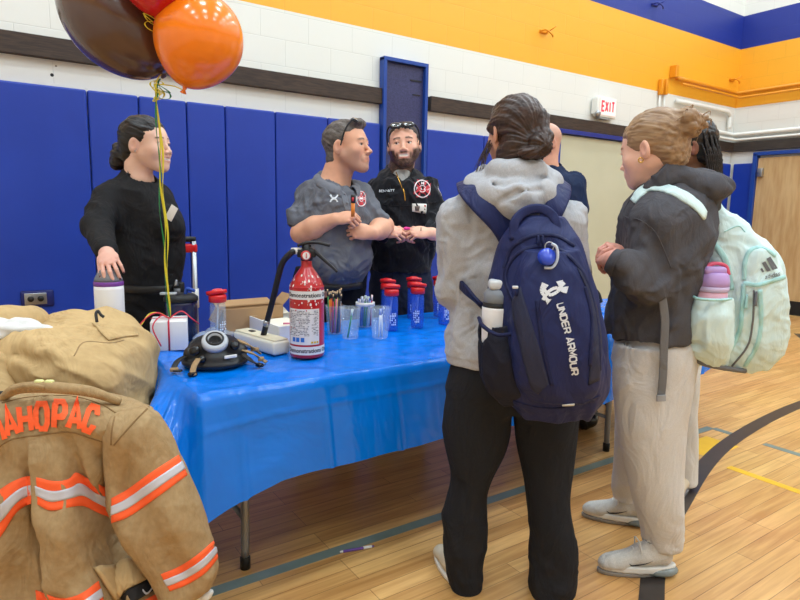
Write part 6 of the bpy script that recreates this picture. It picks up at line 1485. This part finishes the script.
# ============ third student, almost hidden
D3 = 2.88; SK3 = (120, 84, 64)
s3_ = thing('person', 'student with thin black braids and pale grey pants, hidden behind the charcoal hoodie', 'person', P(684, 490, D3)*A(1, 1, 0))
Mh = face_dir(-.9, .2, pitch=-6); hO = P(686, 148, D3)
hg, hc, hs = head(Mh, hO, 1.08, SK3, [P(692, 172, D3), P(692, 200, D3)], .052, female=True, res=.004)
h1, h1c, _, _ = hand(P(650, 262, D3-.1), -RT, UP, False, curl=(35, 40, 30), skin=SK3, elbow=P(662, 266, D3-.1), res=.005); h2, h2c, _, _ = hand(P(650, 258, D3+.15), -RT, UP, True, curl=(35, 40, 30), skin=SK3, elbow=P(662, 262, D3+.15), res=.005)
cg, cc = coarse(SK3, [([P(690, 200, D3), P(688, 300, D3)], [.08, .10]), ([P(680, 320, D3), P(682, 470, D3)], [.08, .045])]); body_obj([(hg, hc), (h1, h1c), (h2, h2c), (cg, cc)], Mskin, s3_)
s = SDF(.005, Mh, hO, 1.08); s.ell((0, -.022, .036), (.085, .108, .094), .01); s.ell((0, .122, -.028), (.088, .072, .098), .02, 's'); s.box((0, .092, -.11), (.12, .10, .095), .02, .02, 's'); s.ell((0, -.06, -.03), (.07, .055, .06), .03)
hr = obj('hair', s.mesh(strandfn((0, 1, .2), .003, 90, 8)), Mhair_b, s3_)
for i in range(30):
    t_ = i/29; a = math.pi*(.05+.9*t_); rr = 1.08
    o0 = hs.l2w(A(.085*math.cos(a), -.03-.085*math.sin(a), .03+.03*math.sin(i*2.1))); o1 = hs.l2w(A(.095*math.cos(a), -.04-.095*math.sin(a), -.05)); o2 = hs.l2w(A(.088*math.cos(a), -.055-.08*math.sin(a), -.15-.01*(i % 4)))
    L_n = 26; pts = spline([o0, o1, o2], L_n); r_ = [.0052*(1+.28*math.sin(k*2.2)) for k in range(L_n)]; obj('braid', tube(pts, r_, 6), Mhair_b, s3_)
s = SDF(.009); s.loft(rings_px([(184, 672, 708, D3, .09), (198, 664, 716, D3, .15), (230, 662, 714, D3, .17), (280, 664, 710, D3, .16), (318, 662, 704, D3, .15)]), .03)
for dd in (-.1, .15): s.cone(P(690, 205, D3+dd), P(684, 262, D3+dd), .07, .055, .02, w=True); s.cone(P(684, 262, D3+dd), P(658, 262, D3+dd), .055, .04, .02, w=True)
obj('sweatshirt', s.mesh(wrinkle(.008, (.5, .3, -1), (9, 9, 40), 91)), Mtee, s3_)
s = SDF(.008); s.loft(rings_px([(310, 662, 704, D3, .14), (345, 662, 702, D3, .14), (370, 666, 698, D3, .10)]), .03)
s.loft(rings_px([(345, 664, 702, D3-.04, .10), (380, 668, 697, D3-.04, .09), (420, 670, 696, D3-.03, .085), (460, 671, 696, D3-.02, .08), (482, 671, 695.5, D3-.01, .07)]), .02); s.loft(rings_px([(345, 662, 700, D3+.10, .10), (400, 662, 692, D3+.10, .09), (476, 664, 688, D3+.13, .08)]), .02)
obj('pants', s.mesh(wrinkle(.006, (.3, .1, -1), (7, 7, 40), 92)), Mpale, s3_)
o_ = onp(689, 497, (0, 0, 1), 0); shoe(o_-RT*.02+FW*.06, -RT*.5+FW*.2-FW*.9, s3_, Mclog, Mgreylid, .25); shoe(o_-RT*.14+FW*.22, -RT-FW*.2, s3_, Mclog, Mgreylid, .25)
q_ = P(609.0, 243, D2-.10); q_ = (t1_[0]+t2_[0])/2; s = SDF(.0028); s.ell(q_, (.011, .010, .010), .003); s.ell(q_+UP*.012-RT*.004, (.009, .009, .009), .003); s.ell(q_-UP*.010+RT*.006, (.008, .008, .009), .003); single('pink_toy', s.mesh(), mat('magenta_plastic', (220, 60, 160), .35), 'tiny magenta object pinched in the fingers of the student in the charcoal hoodie', 'toy')
# ---- mint backpack
Mmint = fab('mint_nylon', (212, 234, 233), (202, 227, 226), .6, 500, .4, .25); Mmint_d = fab('mint_trim', (172, 218, 216), None, .55); Mgry_b = fab('grey_base', (112, 112, 114), None, .7); Mlogo = mat('grey_logo_print', (104, 108, 116), .5)
DM = 2.20; mb = thing('backpack', 'pale mint green backpack with a grey three bar emblem on the charcoal hoodie', 'backpack', P(735, 370, DM))
s = SDF(.0055)
s.loft(rings_px([(203, 694, 712, DM, .06), (214, 693, 727, DM, .09), (228, 692, 744, DM, .12), (243, 691, 760, DM, .135), (262, 689, 774, DM, .145), (290, 687, 779, DM, .15), (318, 685, 781, DM, .15), (340, 688, 778, DM, .145), (355, 695, 768, DM-.01, .135), (364, 712, 755, DM-.01, .10)]), .02, e=2.4)
s.loft(rings_px([(248, 733, 764, DM-.06, .10), (262, 727, 772, DM-.065, .11), (290, 722, 778, DM-.07, .115), (330, 722, 779, DM-.07, .115), (352, 726, 773, DM-.06, .105), (364, 736, 762, DM-.05, .08)]), .02, e=2.5)
gmb = s.mesh(addf(wrinkle(.007, (.4, .1, -1), (7, 7, 40), 101), wrinkle(.003, (1, .2, -.3), (18, 18, 40), 102)))
mbk = obj('pack_body', gmb, Mmint, mb)
s = SDF(.005)
s.loft(rings_px([(297, 692, 731, DM-.16, .058), (315, 688, 731, DM-.17, .065), (340, 685, 730, DM-.16, .07), (356, 690, 728, DM-.13, .065), (364, 700, 724, DM-.11, .05)]), .02)
s.cone(P(690, 320, DM-.11), P(676, 338, DM-.06), .03, .018, .03, w=True)
gpk = s.mesh(wrinkle(.007, (.1, .1, -1), (16, 16, 40), 103)); obj('side_pocket', gpk, Mmint, mb); obj('pocket_binding', tube([P(692, 296, DM-.18), P(700, 299, DM-.225), P(718, 300, DM-.23), P(731, 299, DM-.20)], .005, 8, res=20), Mmint_d, mb)
for pp in ([(744, 280), (745, 262), (751, 250), (764, 248), (775, 256)], [(744, 283), (757, 285), (772, 281), (787, 276)], [(744, 284), (742, 310), (740, 330), (728, 352), (710, 362)], [(760, 290), (761, 320), (757, 345), (745, 366)]):
    obj('zip', cord(gmb, pp, 1, 46, .0015, DM, flat=(.007, .003)), Mmint_d, mbk)
obj('trim', cord(gmb, [(695, 206), (700, 225), (715, 245), (726, 262), (731, 290)], 1, 40, .001, DM, flat=(.010, .003)), Mmint_d, mbk)
obj('seam', cord(gmb, [(724, 232), (738, 226), (745, 232)], .002, 20, .001, DM), Mmint_d, mbk)
obj('grey_piping', cord(gmb, [(754, 290), (753, 320), (748, 345), (732, 366)], .0035, 40, .001, DM), Mgry_b, mbk)
obj('base_edge', tube([P(675, 331, DM-.05), P(684, 350, DM-.12), P(700, 362, DM-.15), P(718, 367, DM-.16), P(745, 371, DM-.13)], .009, 8, res=30), Mgry_b, mb)
obj('shoulder_strap', cord(gs2, [(634, 202), (641, 193), (650, 188), (664, 189), (680, 195), (696, 206), (704, 216)], 1, 34, .004, D2, flat=(.023, .006)), Mmint, mb)
strap([(635, 207, D2-.05), (631, 214, D2+.0), (628, 235, D2+.04)], .022, .006, -RT, Mmint, parent=mb)
strap([(704, 206, DM+.08), (690, 195, D2+.16), (665, 187, D2+.19), (648, 190, D2+.16), (630, 215, D2+.1)], .026, .008, UP, Mmint, parent=mb)
strap([(694, 268, DM-.13), (688, 290, DM-.14), (680, 318, DM-.10), (672, 332, DM-.12)], .012, .004, -FW, Mgry_b, 'webbing', mb)
strap([(662, 296, D2-.205), (665, 320, D2-.20), (664, 345, D2-.195), (663, 375, D2-.19), (661, 397, D2-.185)], .014, .003, -FW, Mgry_b, 'dangling_strap', mb)
strap([(661, 395, D2-.19), (661, 401, D2-.19)], .016, .006, -FW, mat('grey_buckle', (150, 152, 156), .4), 'buckle', mb)
for x, y, c in ((756, 297, Mlogo), (746, 300, Mmint_d), (690, 255, Mmint_d)):
    q_, n_ = hit(gmb, x, y, .005, DM); obj('zip_pull', tube([q_+UP*.02, q_+n_*.004, q_-UP*.028+n_*.003], [.003, .0045, .006], 8, res=10), c, mb)
mpm = lambda o_: (lambda x, y: hit(gmb, x, y, o_, DM)[0])
bars = [[A(760, 266), A(764.5, 264), A(770.5, 273), A(768, 274.5)], [A(762.8, 260.5), A(766, 259), A(775.3, 272), A(772, 272.8)]]
bars = [[A(761.5, 263), A(765, 261.2), A(770.5, 270.5), A(766.5, 271.5)], [A(766, 258.8), A(769.8, 256.8), A(777, 268.6), A(772.2, 270)], [A(760, 269.2), A(761.6, 267.6), A(764, 271.8), A(762, 272.3)]]
obj('emblem', decal(bars, mpm(.003)), Mlogo, mbk, smooth=False)
obj('lettering', decal(text_tris('adidas', 6.6, .05, 0), lambda x, y: hit(gmb, 772+x*.92, 275.5-y-x*.22, .003, DM)[0]), Mlogo, mbk, smooth=False)
PB = P(711, 299, DM-.165); pbt = thing('flask', 'pink bottle with a lilac flip lid in the side pocket of the mint backpack', 'flask', PB-UP*.14)
Mpkb = mat('pink_flask', (236, 186, 208), .4); Mlil = mat('lilac_lid', (184, 150, 208), .4)
obj('vessel', lathe([(0, -.14), (.046, -.14), (.049, -.13), (.05, .022), (.048, .028)], 32, PB), Mpkb, pbt); obj('band', lathe([(.05, .028), (.053, .030), (.053, .044), (.05, .046)], 32, PB), mat('pale_lilac', (206, 190, 226), .4), pbt)
lo_ = obj('lid', lathe([(.05, .045), (.053, .048), (.053, .062), (.048, .085), (.040, .092), (0, .094)], 32, PB), Mlil, pbt); obj('flip_cap', box(PB+UP*.098-FW*.005-RT*.005, (.075, .055, .03), rotz(math.atan2(RT[1], RT[0])), bev=.011), Mlil, lo_)
obj('carry_loop', tube([PB+UP*.085-RT*.044, PB+UP*.108-RT*.03, PB+UP*.122, PB+UP*.115+RT*.035, PB+UP*.085+RT*.05], 1, 10, flat=(.012, .006), up=UP, res=20), mat('coral_loop', (224, 90, 116), .4), lo_)
# ============ the turnout gear on the left
Mtan_c = fab('tan_turnout_fabric', (176, 148, 108), (156, 128, 90), .85, 60, .6, .5, weave=220, bs=260, folds=(10, .02, .8)); Mtan2 = fab('tan_canvas', (202, 172, 124), (184, 154, 108), .85, 30, .5, .4, bs=300, folds=(6, .035, .8))
Mseam = mat('tan_stitching', (132, 102, 64), .85)
Mor = mat('fluorescent_orange', (255, 100, 48), .7, bump=.2, bscale=500); Msil = mat('silver_reflective', (196, 196, 204), .45, metal=.1, bump=.2, bscale=600); Mlin = mat('dark_lining', (28, 28, 30), .8); Mglove = mat('white_knit', (218, 218, 216), .9, bump=.4, bscale=400)
DC = 1.55
# chair under the coat
ch0 = P(40, 560, DC+.12); ch0[2] = 0
chr_ = thing('folding_chair', 'black metal folding chair hidden beneath the lettered turnout coat', 'chair', ch0)
Rc_ = rotz(math.atan2(RT[1], RT[0]))
def cp(x, y, z): return ch0+RT*x+FW*y+UP*z
obj('seat', box(cp(0, .20, .45), (.42, .40, .03), Rc_, bev=.012), Mrub, chr_); obj('backrest', box(cp(0, .0, .74), (.40, .02, .16), Rc_, bev=.01), Mrub, chr_)
for sx in (-.2, .2): obj('leg', tube([cp(sx, -.01, .80), cp(sx, .02, .45), cp(sx, .40, .012)], .011, 8), Mleg, chr_); obj('leg', tube([cp(sx*.94, .34, .44), cp(sx*.94, -.02, .012)], .011, 8), Mleg, chr_)
O_c = P(45, 500, DC)
def slab(s, pix, h, r, off=0., shift=None, k=.01, mode='u'):
    """thick padded cloth with the given outline, standing across the view at the coat's depth; shift(px, py) moves its surface"""
    pts = []
    for x, y in pix:
        w_ = wray(x, y); q = CAM+w_*((O_c-CAM).dot(FW)/w_.dot(FW)); pts.append(((q-O_c).dot(RT), q[2]))
    pu = np.array(pts); n = len(pu); kx = DC/600
    def fn(X, Y, Z):
        u = (X-O_c[0])*RT[0]+(Y-O_c[1])*RT[1]; w = (X-O_c[0])*FW[0]+(Y-O_c[1])*FW[1]-off; z = Z+0*u; u = u+0*Z; w = w+0*Z
        d2 = np.full(u.shape, 1e9); sg = np.ones(u.shape)
        for a in range(n):
            ax_, az = pu[a]; bx_, bz = pu[(a+1) % n]; ex, ez = bx_-ax_, bz-az; px, pz = u-ax_, z-az
            t = np.clip((px*ex+pz*ez)/(ex*ex+ez*ez), 0, 1); qx, qz = px-ex*t, pz-ez*t; d2 = np.minimum(d2, qx*qx+qz*qz)
            c1, c2, c3 = z >= az, z < bz, ex*pz > ez*px; sg = np.where((c1 & c2 & c3) | (~c1 & ~c2 & ~c3), -sg, sg)
        d = np.sqrt(d2)*sg
        if shift is not None:
            fr = 1/(1+.0*w); w = w+shift(400+((O_c-CAM).dot(RT)+u)*(-355/(O_c-CAM).dot(RT))*1.08, 216+(284-(z-O_c[2])/.00291)*1.08)*(w < .02)
        return np.sqrt(np.maximum(d+r, 0)**2+np.maximum(np.abs(w)-h+r, 0)**2)+np.minimum(np.maximum(d+r, np.abs(w)-h+r), 0)-r
    us = pu[:, 0]; c0_, c1_b = O_c+RT*us.min(), O_c+RT*us.max(); lo = np.minimum(c0_, c1_b)-A(.16, .16, 0); hi = np.maximum(c0_, c1_b)+A(.16, .16, 0); lo[2] = pu[:, 1].min(); hi[2] = pu[:, 1].max()
    s.add(fn, lo, hi, k, mode)
def pleats(px, py):
    a = sstep(425, 520, py); L = 29+(py-477)*.12; R = 68+(py-465)*.22
    v = .052*a*sstep(L-3, L+3, px)*(1-sstep(R-4, R+3, px))-.040*a*np.exp(-((px-L+4)/6)**2)-.050*a*np.exp(-((px-R-3)/6)**2)
    v = v+.022*a*np.exp(-((px-(8-(py-450)*.12))/16)**2)-.03*sstep(415, 450, py)*np.exp(-((px-111)/4)**2)+.012*np.exp(-((py-432)/10)**2)*np.sin(px*.16)*a
    return v+.008*np.sin(px*.09+py*.05)+.006*np.sin(px*.05-py*.11)
s = SDF(.0062)
slab(s, [(-70, 690), (-66, 440), (-56, 416), (-34, 404), (10, 395), (45, 392), (90, 395), (125, 404), (148, 414), (128, 432), (113, 450), (111, 500), (114, 545), (138, 562), (160, 592), (168, 690)], .10, .07, 0, pleats)
gc1 = s.mesh(addf(wrinkle(.004, (.2, .1, -1), (6, 6, 40), 111), wrinkle(.002, (1, .2, -.5), (16, 16, 40), 112)))
ct = thing('turnout_coat', 'tan firefighter coat with orange lettering and reflective bands, hung on a chair in the foreground', 'firefighter coat', P(40, 600, DC)*A(1, 1, 0)+UP*.1)
cbody = obj('coat_back', gc1, Mtan_c, ct)
s = SDF(.0062)
slab(s, [(114, 424), (124, 408), (146, 404), (160, 412), (174, 432), (188, 462), (203, 500), (221, 563), (217, 580), (182, 596), (167, 590), (149, 560), (128, 524), (113, 494)], .062, .052, -.035, lambda px, py: .010*np.sin((px*.45+py)*.055)+.006*np.sin((px-py*.6)*.12)-.012*np.exp(-(((px-128)+(py-455)*.2)/5)**2)*(py < 500))
gsl = s.mesh(addf(wrinkle(.004, (.5, .1, -1), (6, 6, 40), 113), wrinkle(.002, (1, .2, -.5), (14, 14, 40), 114)))
slv = obj('sleeve', gsl, Mtan_c, ct)
sb2 = SDF(.008); sb2.chain([P(-48, 430, DC), P(-75, 490, DC-.02), P(-95, 560, DC-.03)], [.085, .10, .085], .03, True); obj('sleeve', sb2.mesh(wrinkle(.007, (.5, .1, -1), (6, 6, 40), 115)), Mtan_c, ct)
def band(geo, top, bot, par, d=DC):
    o = obj('reflective_band', patch(geo, top, bot, 44, 8, .0025, .003, d), Mor, par)
    t = [((a[0]*.68+b[0]*.32), (a[1]*.68+b[1]*.32)) for a, b in zip(top, bot)]; b_ = [((a[0]*.31+b[0]*.69), (a[1]*.31+b[1]*.69)) for a, b in zip(top, bot)]
    obj('silver_stripe', patch(geo, t, b_, 44, 5, .0048, .001, d), Msil, o)
band(gc1, [(-25, 512), (0, 490), (18, 479), (32, 476), (52, 481), (69, 479), (76, 472), (90, 480), (109, 489)], [(-25, 560), (0, 538), (16, 512), (34, 503), (50, 511), (70, 507), (84, 506), (96, 512), (109, 517)], cbody)
band(gc1, [(36, 590), (60, 598), (80, 594), (98, 581)], [(38, 620), (62, 622), (84, 618), (104, 604)], cbody)
band(gsl, [(112, 498), (128, 489), (150, 473), (178, 455)], [(112, 523), (130, 516), (156, 498), (187, 475)], slv)
band(gsl, [(161, 574), (180, 566), (198, 554), (213, 541)], [(170, 591), (188, 584), (206, 572), (219, 556)], slv)
# MAHOPAC in block letters
def place_letter(ch, cx, cy, w, h, ang, sw_=5.6):
    out = []
    for q in ribbon_strokes([[((x-.5)*w, (y-.5)*h) for x, y in st] for st in GU[ch]], sw_):
        out.append([A(cx+x*math.cos(ang)+y*math.sin(ang), cy+x*math.sin(ang)-y*math.cos(ang)) for x, y in q])
    return out
q = []
for ch, cx, cy, w_, h_, an in (('M', -6, 429, 15, 26, -.36), ('A', 10.5, 422.5, 11, 24, -.25), ('H', 26, 419, 11, 24, -.12), ('O', 43, 416.5, 11.5, 24, -.03), ('P', 60.5, 415, 9.5, 24, .04), ('A', 75.5, 415.5, 11.5, 24, .12), ('C', 91, 419, 9.5, 23, .32)): q += place_letter(ch, cx, cy, w_, h_, an)
obj('lettering', decal(q, lambda x, y: hit(gc1, x, y, .0045, DC)[0]), Mor, cbody, smooth=False)
for pp in ([(-10, 455), (10, 440), (40, 435), (70, 432), (90, 438), (107, 443)], [(2, 403), (30, 397), (70, 396), (100, 404), (116, 413)]): obj('yoke_seam', cord(gc1, pp, .0022, 50, .0, DC), Mseam, cbody)
obj('shoulder_seam', cord(gsl, [(116, 412), (112, 430), (111, 445)], .0022, 20, .0, DC), Mseam, slv); obj('shoulder_seam', cord(gsl, [(149, 407), (132, 424), (114, 445)], .0022, 30, .0, DC), Mseam, slv)
obj('collar_roll', tube([P(0, 400, DC-.02), P(14, 390, DC-.06), P(35, 387, DC-.07), P(60, 388, DC-.07), P(92, 392, DC-.05), P(120, 402, DC-.01)], [.010, .014, .015, .015, .014, .010], 10, res=40), Mtan_c, ct)
obj('hanging_loop', tube([P(4, 400, DC-.03), P(12, 390, DC-.08), P(30, 386, DC-.10), P(44, 388, DC-.09)], 1, 8, flat=(.006, .003), up=-FW, res=20), Mtan_c, ct)
ph_ = P(44.5, 384, DC-.07); lb_ = obj('pale_clip', join(box(ph_-RT*.013, (.022, .014, .022), Rc_, bev=.004), box(ph_+RT*.013, (.022, .014, .022), Rc_, bev=.004)), mat('pale_yellow_plastic', (222, 220, 150), .45), ct)
obj('black_tab', box(ph_-UP*.014+RT*.004, (.065, .02, .006), Rc_), Mlin, ct)
# lower pocket flap, black strap, glove
pk_ = obj('pocket_flap', patch(gc1, [(92, 568), (116, 564), (146, 556)], [(112, 600), (130, 588), (158, 574)], 22, 7, .016, .012, DC), Mtan2, ct)
obj('black_flap', patch(gc1, [(120, 596), (138, 584), (158, 574)], [(124, 606), (144, 596), (162, 586)], 16, 5, .010, .006, DC), Mlin, ct); obj('white_stitching', patch(gc1, [(140, 590), (145, 594), (152, 583)], [(140, 592), (145, 596), (153, 585)], 10, 3, .013, .001, DC), Msil, ct)
band(gc1, [(134, 606), (150, 597), (164, 590)], [(138, 626), (156, 616), (172, 608)], cbody)
s = SDF(.005); s.chain([P(180, 588, DC-.03), P(190, 597, DC-.03), P(196, 604, DC-.03)], [.03, .028, .02], .01, True); s.chain([P(196, 594, DC-.03), P(206, 595, DC-.04), P(211, 592, DC-.04)], [.014, .01, .006], .008, True); s.chain([P(188, 600, DC-.03), P(186, 620, DC-.03)], [.028, .03], .01, True)
single('work_glove', s.mesh(wrinkle(.004, (1, 0, -1), (30, 30, 40), 3)), Mglove, 'white knit cuff poking out of the bottom of the coat sleeve', 'glove')
# small table carrying the second garment
tx = P(75, 470, 2.28); gt_t = thing('side_table', 'small side table under the heap of tan garments', 'table', (tx[0], tx[1], 0))
TC = A(.0, 2.62, 0)
obj('tabletop', box(A(-.04, 2.66, .725), (.96, .62, .035), bev=.008), Mtop, gt_t)
for x in (-.46, .38):
    for y in (2.40, 2.92): obj('leg', tube([A(x, y, .71), A(x, y, .0)], .016, 8), Mleg, gt_t)
# heap of tan trousers and coat
DP = 2.12
tg_ = thing('turnout_trousers', 'tan canvas garment heaped behind the lettered coat, with orange trim showing at the left', 'firefighter trousers', P(75, 400, DP))
s = SDF(.0065)
s.loft(rings_px([(316, 80, 100, DP+.05, .08), (321, 44, 126, DP+.05, .15), (328, 20, 140, DP+.04, .20), (340, 6, 147, DP+.02, .24), (365, -2, 150, DP, .26), (390, -6, 153, DP-.02, .27), (430, -10, 152, DP-.03, .27)]), .03)
s.chain([P(26, 350, DP-.16), P(60, 366, DP-.21), P(100, 384, DP-.2)], [.05, .065, .05], .12, True)
s.chain([P(18, 354, DP-.23), P(40, 362, DP-.30), P(66, 376, DP-.32)], [.006, .014, .006], .05, True, 's'); s.chain([P(66, 334, DP-.17), P(80, 326, DP-.19), P(92, 322, DP-.17)], [.006, .012, .006], .012, True, 's')
s.chain([P(110, 342, DP-.19), P(124, 338, DP-.20), P(138, 336, DP-.16)], [.005, .010, .006], .012, True, 's')
gpt = s.mesh(addf(wrinkle(.020, (1, .2, -.4), (3.2, 3.2, 40), 121, None, 2.6), wrinkle(.006, (.8, .2, -.6), (10, 10, 40), 122)))
tb_ = obj('garment', gpt, Mtan2, tg_)
obj('pocket_seam', cord(gpt, [(74, 356), (84, 342), (110, 343), (124, 340)], .002, 30, .0, DP), Mtan_c, tb_); obj('pocket_flap', patch(gpt, [(92, 324), (112, 330), (136, 333)], [(108, 341), (122, 338), (138, 336)], 22, 6, .006, .004, DP), Mtan2, tb_)
obj('black_hook', tube([P(97, 322, DP-.15), P(96, 314, DP-.14), P(98, 311, DP-.13), P(101, 315, DP-.14), P(104, 317, DP-.14)], .005, 8, res=20), Mrub, tg_)
g2 = thing('turnout_trousers', 'second tan garment at the left edge, half under the white cloth', 'firefighter trousers', P(8, 380, 2.0))
s = SDF(.0065); s.chain([P(-40, 335, 2.05), P(0, 330, 2.08), P(30, 324, 2.14)], [.08, .075, .06], .03, True); s.chain([P(-30, 350, 1.98), P(-8, 372, 1.9), P(-2, 398, 1.85)], [.09, .075, .06], .03, True); s.chain([P(-60, 360, 1.98), P(-40, 400, 1.9)], [.1, .1], .03, True)
gg2 = s.mesh(wrinkle(.010, (.6, .2, -1), (9, 9, 40), 131)); obj('garment', gg2, Mtan2, g2)
obj('trim_band', tube([P(8, 374, 1.93), P(16, 375, 1.93), P(24, 379, 1.93)], 1, 8, flat=(.012, .004), up=-FW, res=10), Msil, g2); obj('trim_band', tube([P(10, 381, 1.91), P(18, 382, 1.91), P(25, 384, 1.91)], 1, 8, flat=(.010, .004), up=-FW, res=10), mat('red_trim', (214, 48, 44), .7), g2); obj('trim_band', tube([P(12, 387, 1.89), P(22, 388, 1.89)], 1, 8, flat=(.010, .004), up=-FW, res=8), Mor, g2)
s = SDF(.006); s.chain([P(-40, 326, 1.98), P(0, 326, 1.99), P(30, 325, 1.98), P(52, 331, 1.96)], [.022, .026, .022, .012], .02, True); s.chain([P(-40, 334, 1.95), P(0, 331, 1.95), P(30, 328, 1.95)], [.022, .022, .014], .02, True)
single('cloth', s.mesh(wrinkle(.005, (1, .1, 0), (14, 14, 40), 141)), Mglove, 'white folded cloth lying on the tan garments at the left edge', 'cloth')
# dark bag between the heap and the table
s = SDF(.007); s.chain([P(143, 352, 2.42), P(144, 375, 2.38), P(147, 400, 2.36)], [.040, .045, .04], .02, True); dbg = single('bag', s.mesh(wrinkle(.008, (.3, .1, -1), (14, 14, 40), 151)), fab('dark_blue_bag', (24, 34, 62), None), 'dark blue bag squeezed between the tan heap and the blue tablecloth', 'bag')
# trolley handle behind the table
Mredp = mat('red_trolley_plastic', (214, 34, 44), .35); tq = P(196.5, 330, 3.75); tq[2] = 0; th_ = thing('hand_truck', 'folding hand truck with a silver pole and red grip behind the woman in black', 'hand truck', tq)
zt = P(196.5, 241, 3.75)[2]
obj('pole', tube([tq+UP*.12, tq+UP*(zt-.0)], .016, 12), Mmetal, th_); obj('pole', tube([tq+UP*.12-RT*.34, tq+UP*(zt-.0)-RT*.34], .016, 12), Mmetal, th_); obj('sleeve', tube([tq+UP*(zt-.42), tq+UP*(zt-.30)], .022, 12), Mlabel, th_)
obj('handle', tube([tq+UP*(zt+.01)+RT*.01, tq+UP*(zt+.01)-RT*.35], .018, 10), Mrub, th_); obj('grip_bracket', box(tq+UP*(zt-.045)-RT*.10, (.24, .035, .055), Rc_, bev=.012), Mredp, th_)
obj('base_plate', box(tq+UP*.06-RT*.17-FW*.1, (.42, .28, .02), Rc_, bev=.004), Mmetal, th_)
for dx in (.03, -.37): obj('wheel', lathe([(0, -.02), (.08, -.02), (.085, 0), (.08, .02), (0, .02)], 24, tq+UP*.086+RT*dx+FW*.02, RT), Mrub, th_)
# things beyond the near table: black and white gadget, chair, bag, pen
q0 = onp(592, 303, (0, 0, 1), ZT); q0 = A(3.28, 2.62, ZT)
gd = thing('breathing_gear', 'black and white breathing gear on the far blue table beside the charcoal sleeve', 'breathing gear', q0)
s = SDF(.005); s.ell(q0+UP*.05, (.09, .09, .05), .02); s.ell(q0+UP*.11-RT*.03, (.05, .05, .04), .02); s.ell(q0+UP*.15-RT*.045, (.03, .035, .035), .015); obj('shell', s.mesh(wrinkle(.006, (1, .2, -1), (20, 20, 40), 5)), Mmask, gd)
obj('white_cap', nball(q0+UP*.095-RT*.0-FW*.05, .03, 16), Mlabel, gd); obj('hose', tube([q0+UP*.13+RT*.0-FW*.03, q0+UP*.10+RT*.07-FW*.07, q0+UP*.03+RT*.10-FW*.08], .014, 10, res=24), Mrub, gd); obj('white_case', box(q0+UP*.035+RT*.06-FW*.03, (.10, .08, .07), Rc_, bev=.012), Mring, gd)
obj('grey_ring', lathe([(.022, -.01), (.034, -.01), (.036, 0), (.034, .01), (.022, .01)], 24, q0+UP*.045+RT*.05-FW*.085, -FW), Mring, gd)
q1 = onp(585, 432, (0, 0, 1), 0); hb2 = thing('helmet_bag', 'glossy black bag on the floor under the far blue table', 'bag', q1); s = SDF(.006); s.ell(q1+UP*.07+FW*.1, (.10, .12, .075), .03); s.cone(q1+UP*.10+FW*.1, q1+UP*.17+FW*.14, .05, .03, .03); s.box(q1-UP*.1, (.4, .4, .1), .002, .004, 's'); obj('bag_body', s.mesh(wrinkle(.010, (.4, .1, -1), (12, 12, 40), 6)), mat('glossy_black', (20, 20, 22), .18), hb2); obj('carry_strap', tube([q1+UP*.13+RT*.02+FW*.04, q1+UP*.20+RT*.05+FW*.08, q1+UP*.14+RT*.10+FW*.1], .009, 8, res=16), Mrub, hb2)
pa_, pb_ = onp(340, 552, (0, 0, 1), .006), onp(374, 546, (0, 0, 1), .006); pn_ = thing('pen', 'purple and white pen lying on the wooden floor below the tablecloth', 'pen', (pa_+pb_)/2*A(1, 1, 0)); pd_ = (pb_-pa_)/np.linalg.norm(pb_-pa_)
obj('barrel', tube([pa_+pd_*.012, pb_-pd_*.045], .0055, 10), Mpens['purple'], pn_); obj('cap', tube([pb_-pd_*.045, pb_-pd_*.01], .0058, 10), Mpens['white'], pn_); obj('tip', tube([pa_, pa_+pd_*.014], [.0035, .0055], 8), Mpens['white'], pn_); obj('button', tube([pb_-pd_*.01, pb_], .003, 8), Mpens['purple'], pn_)
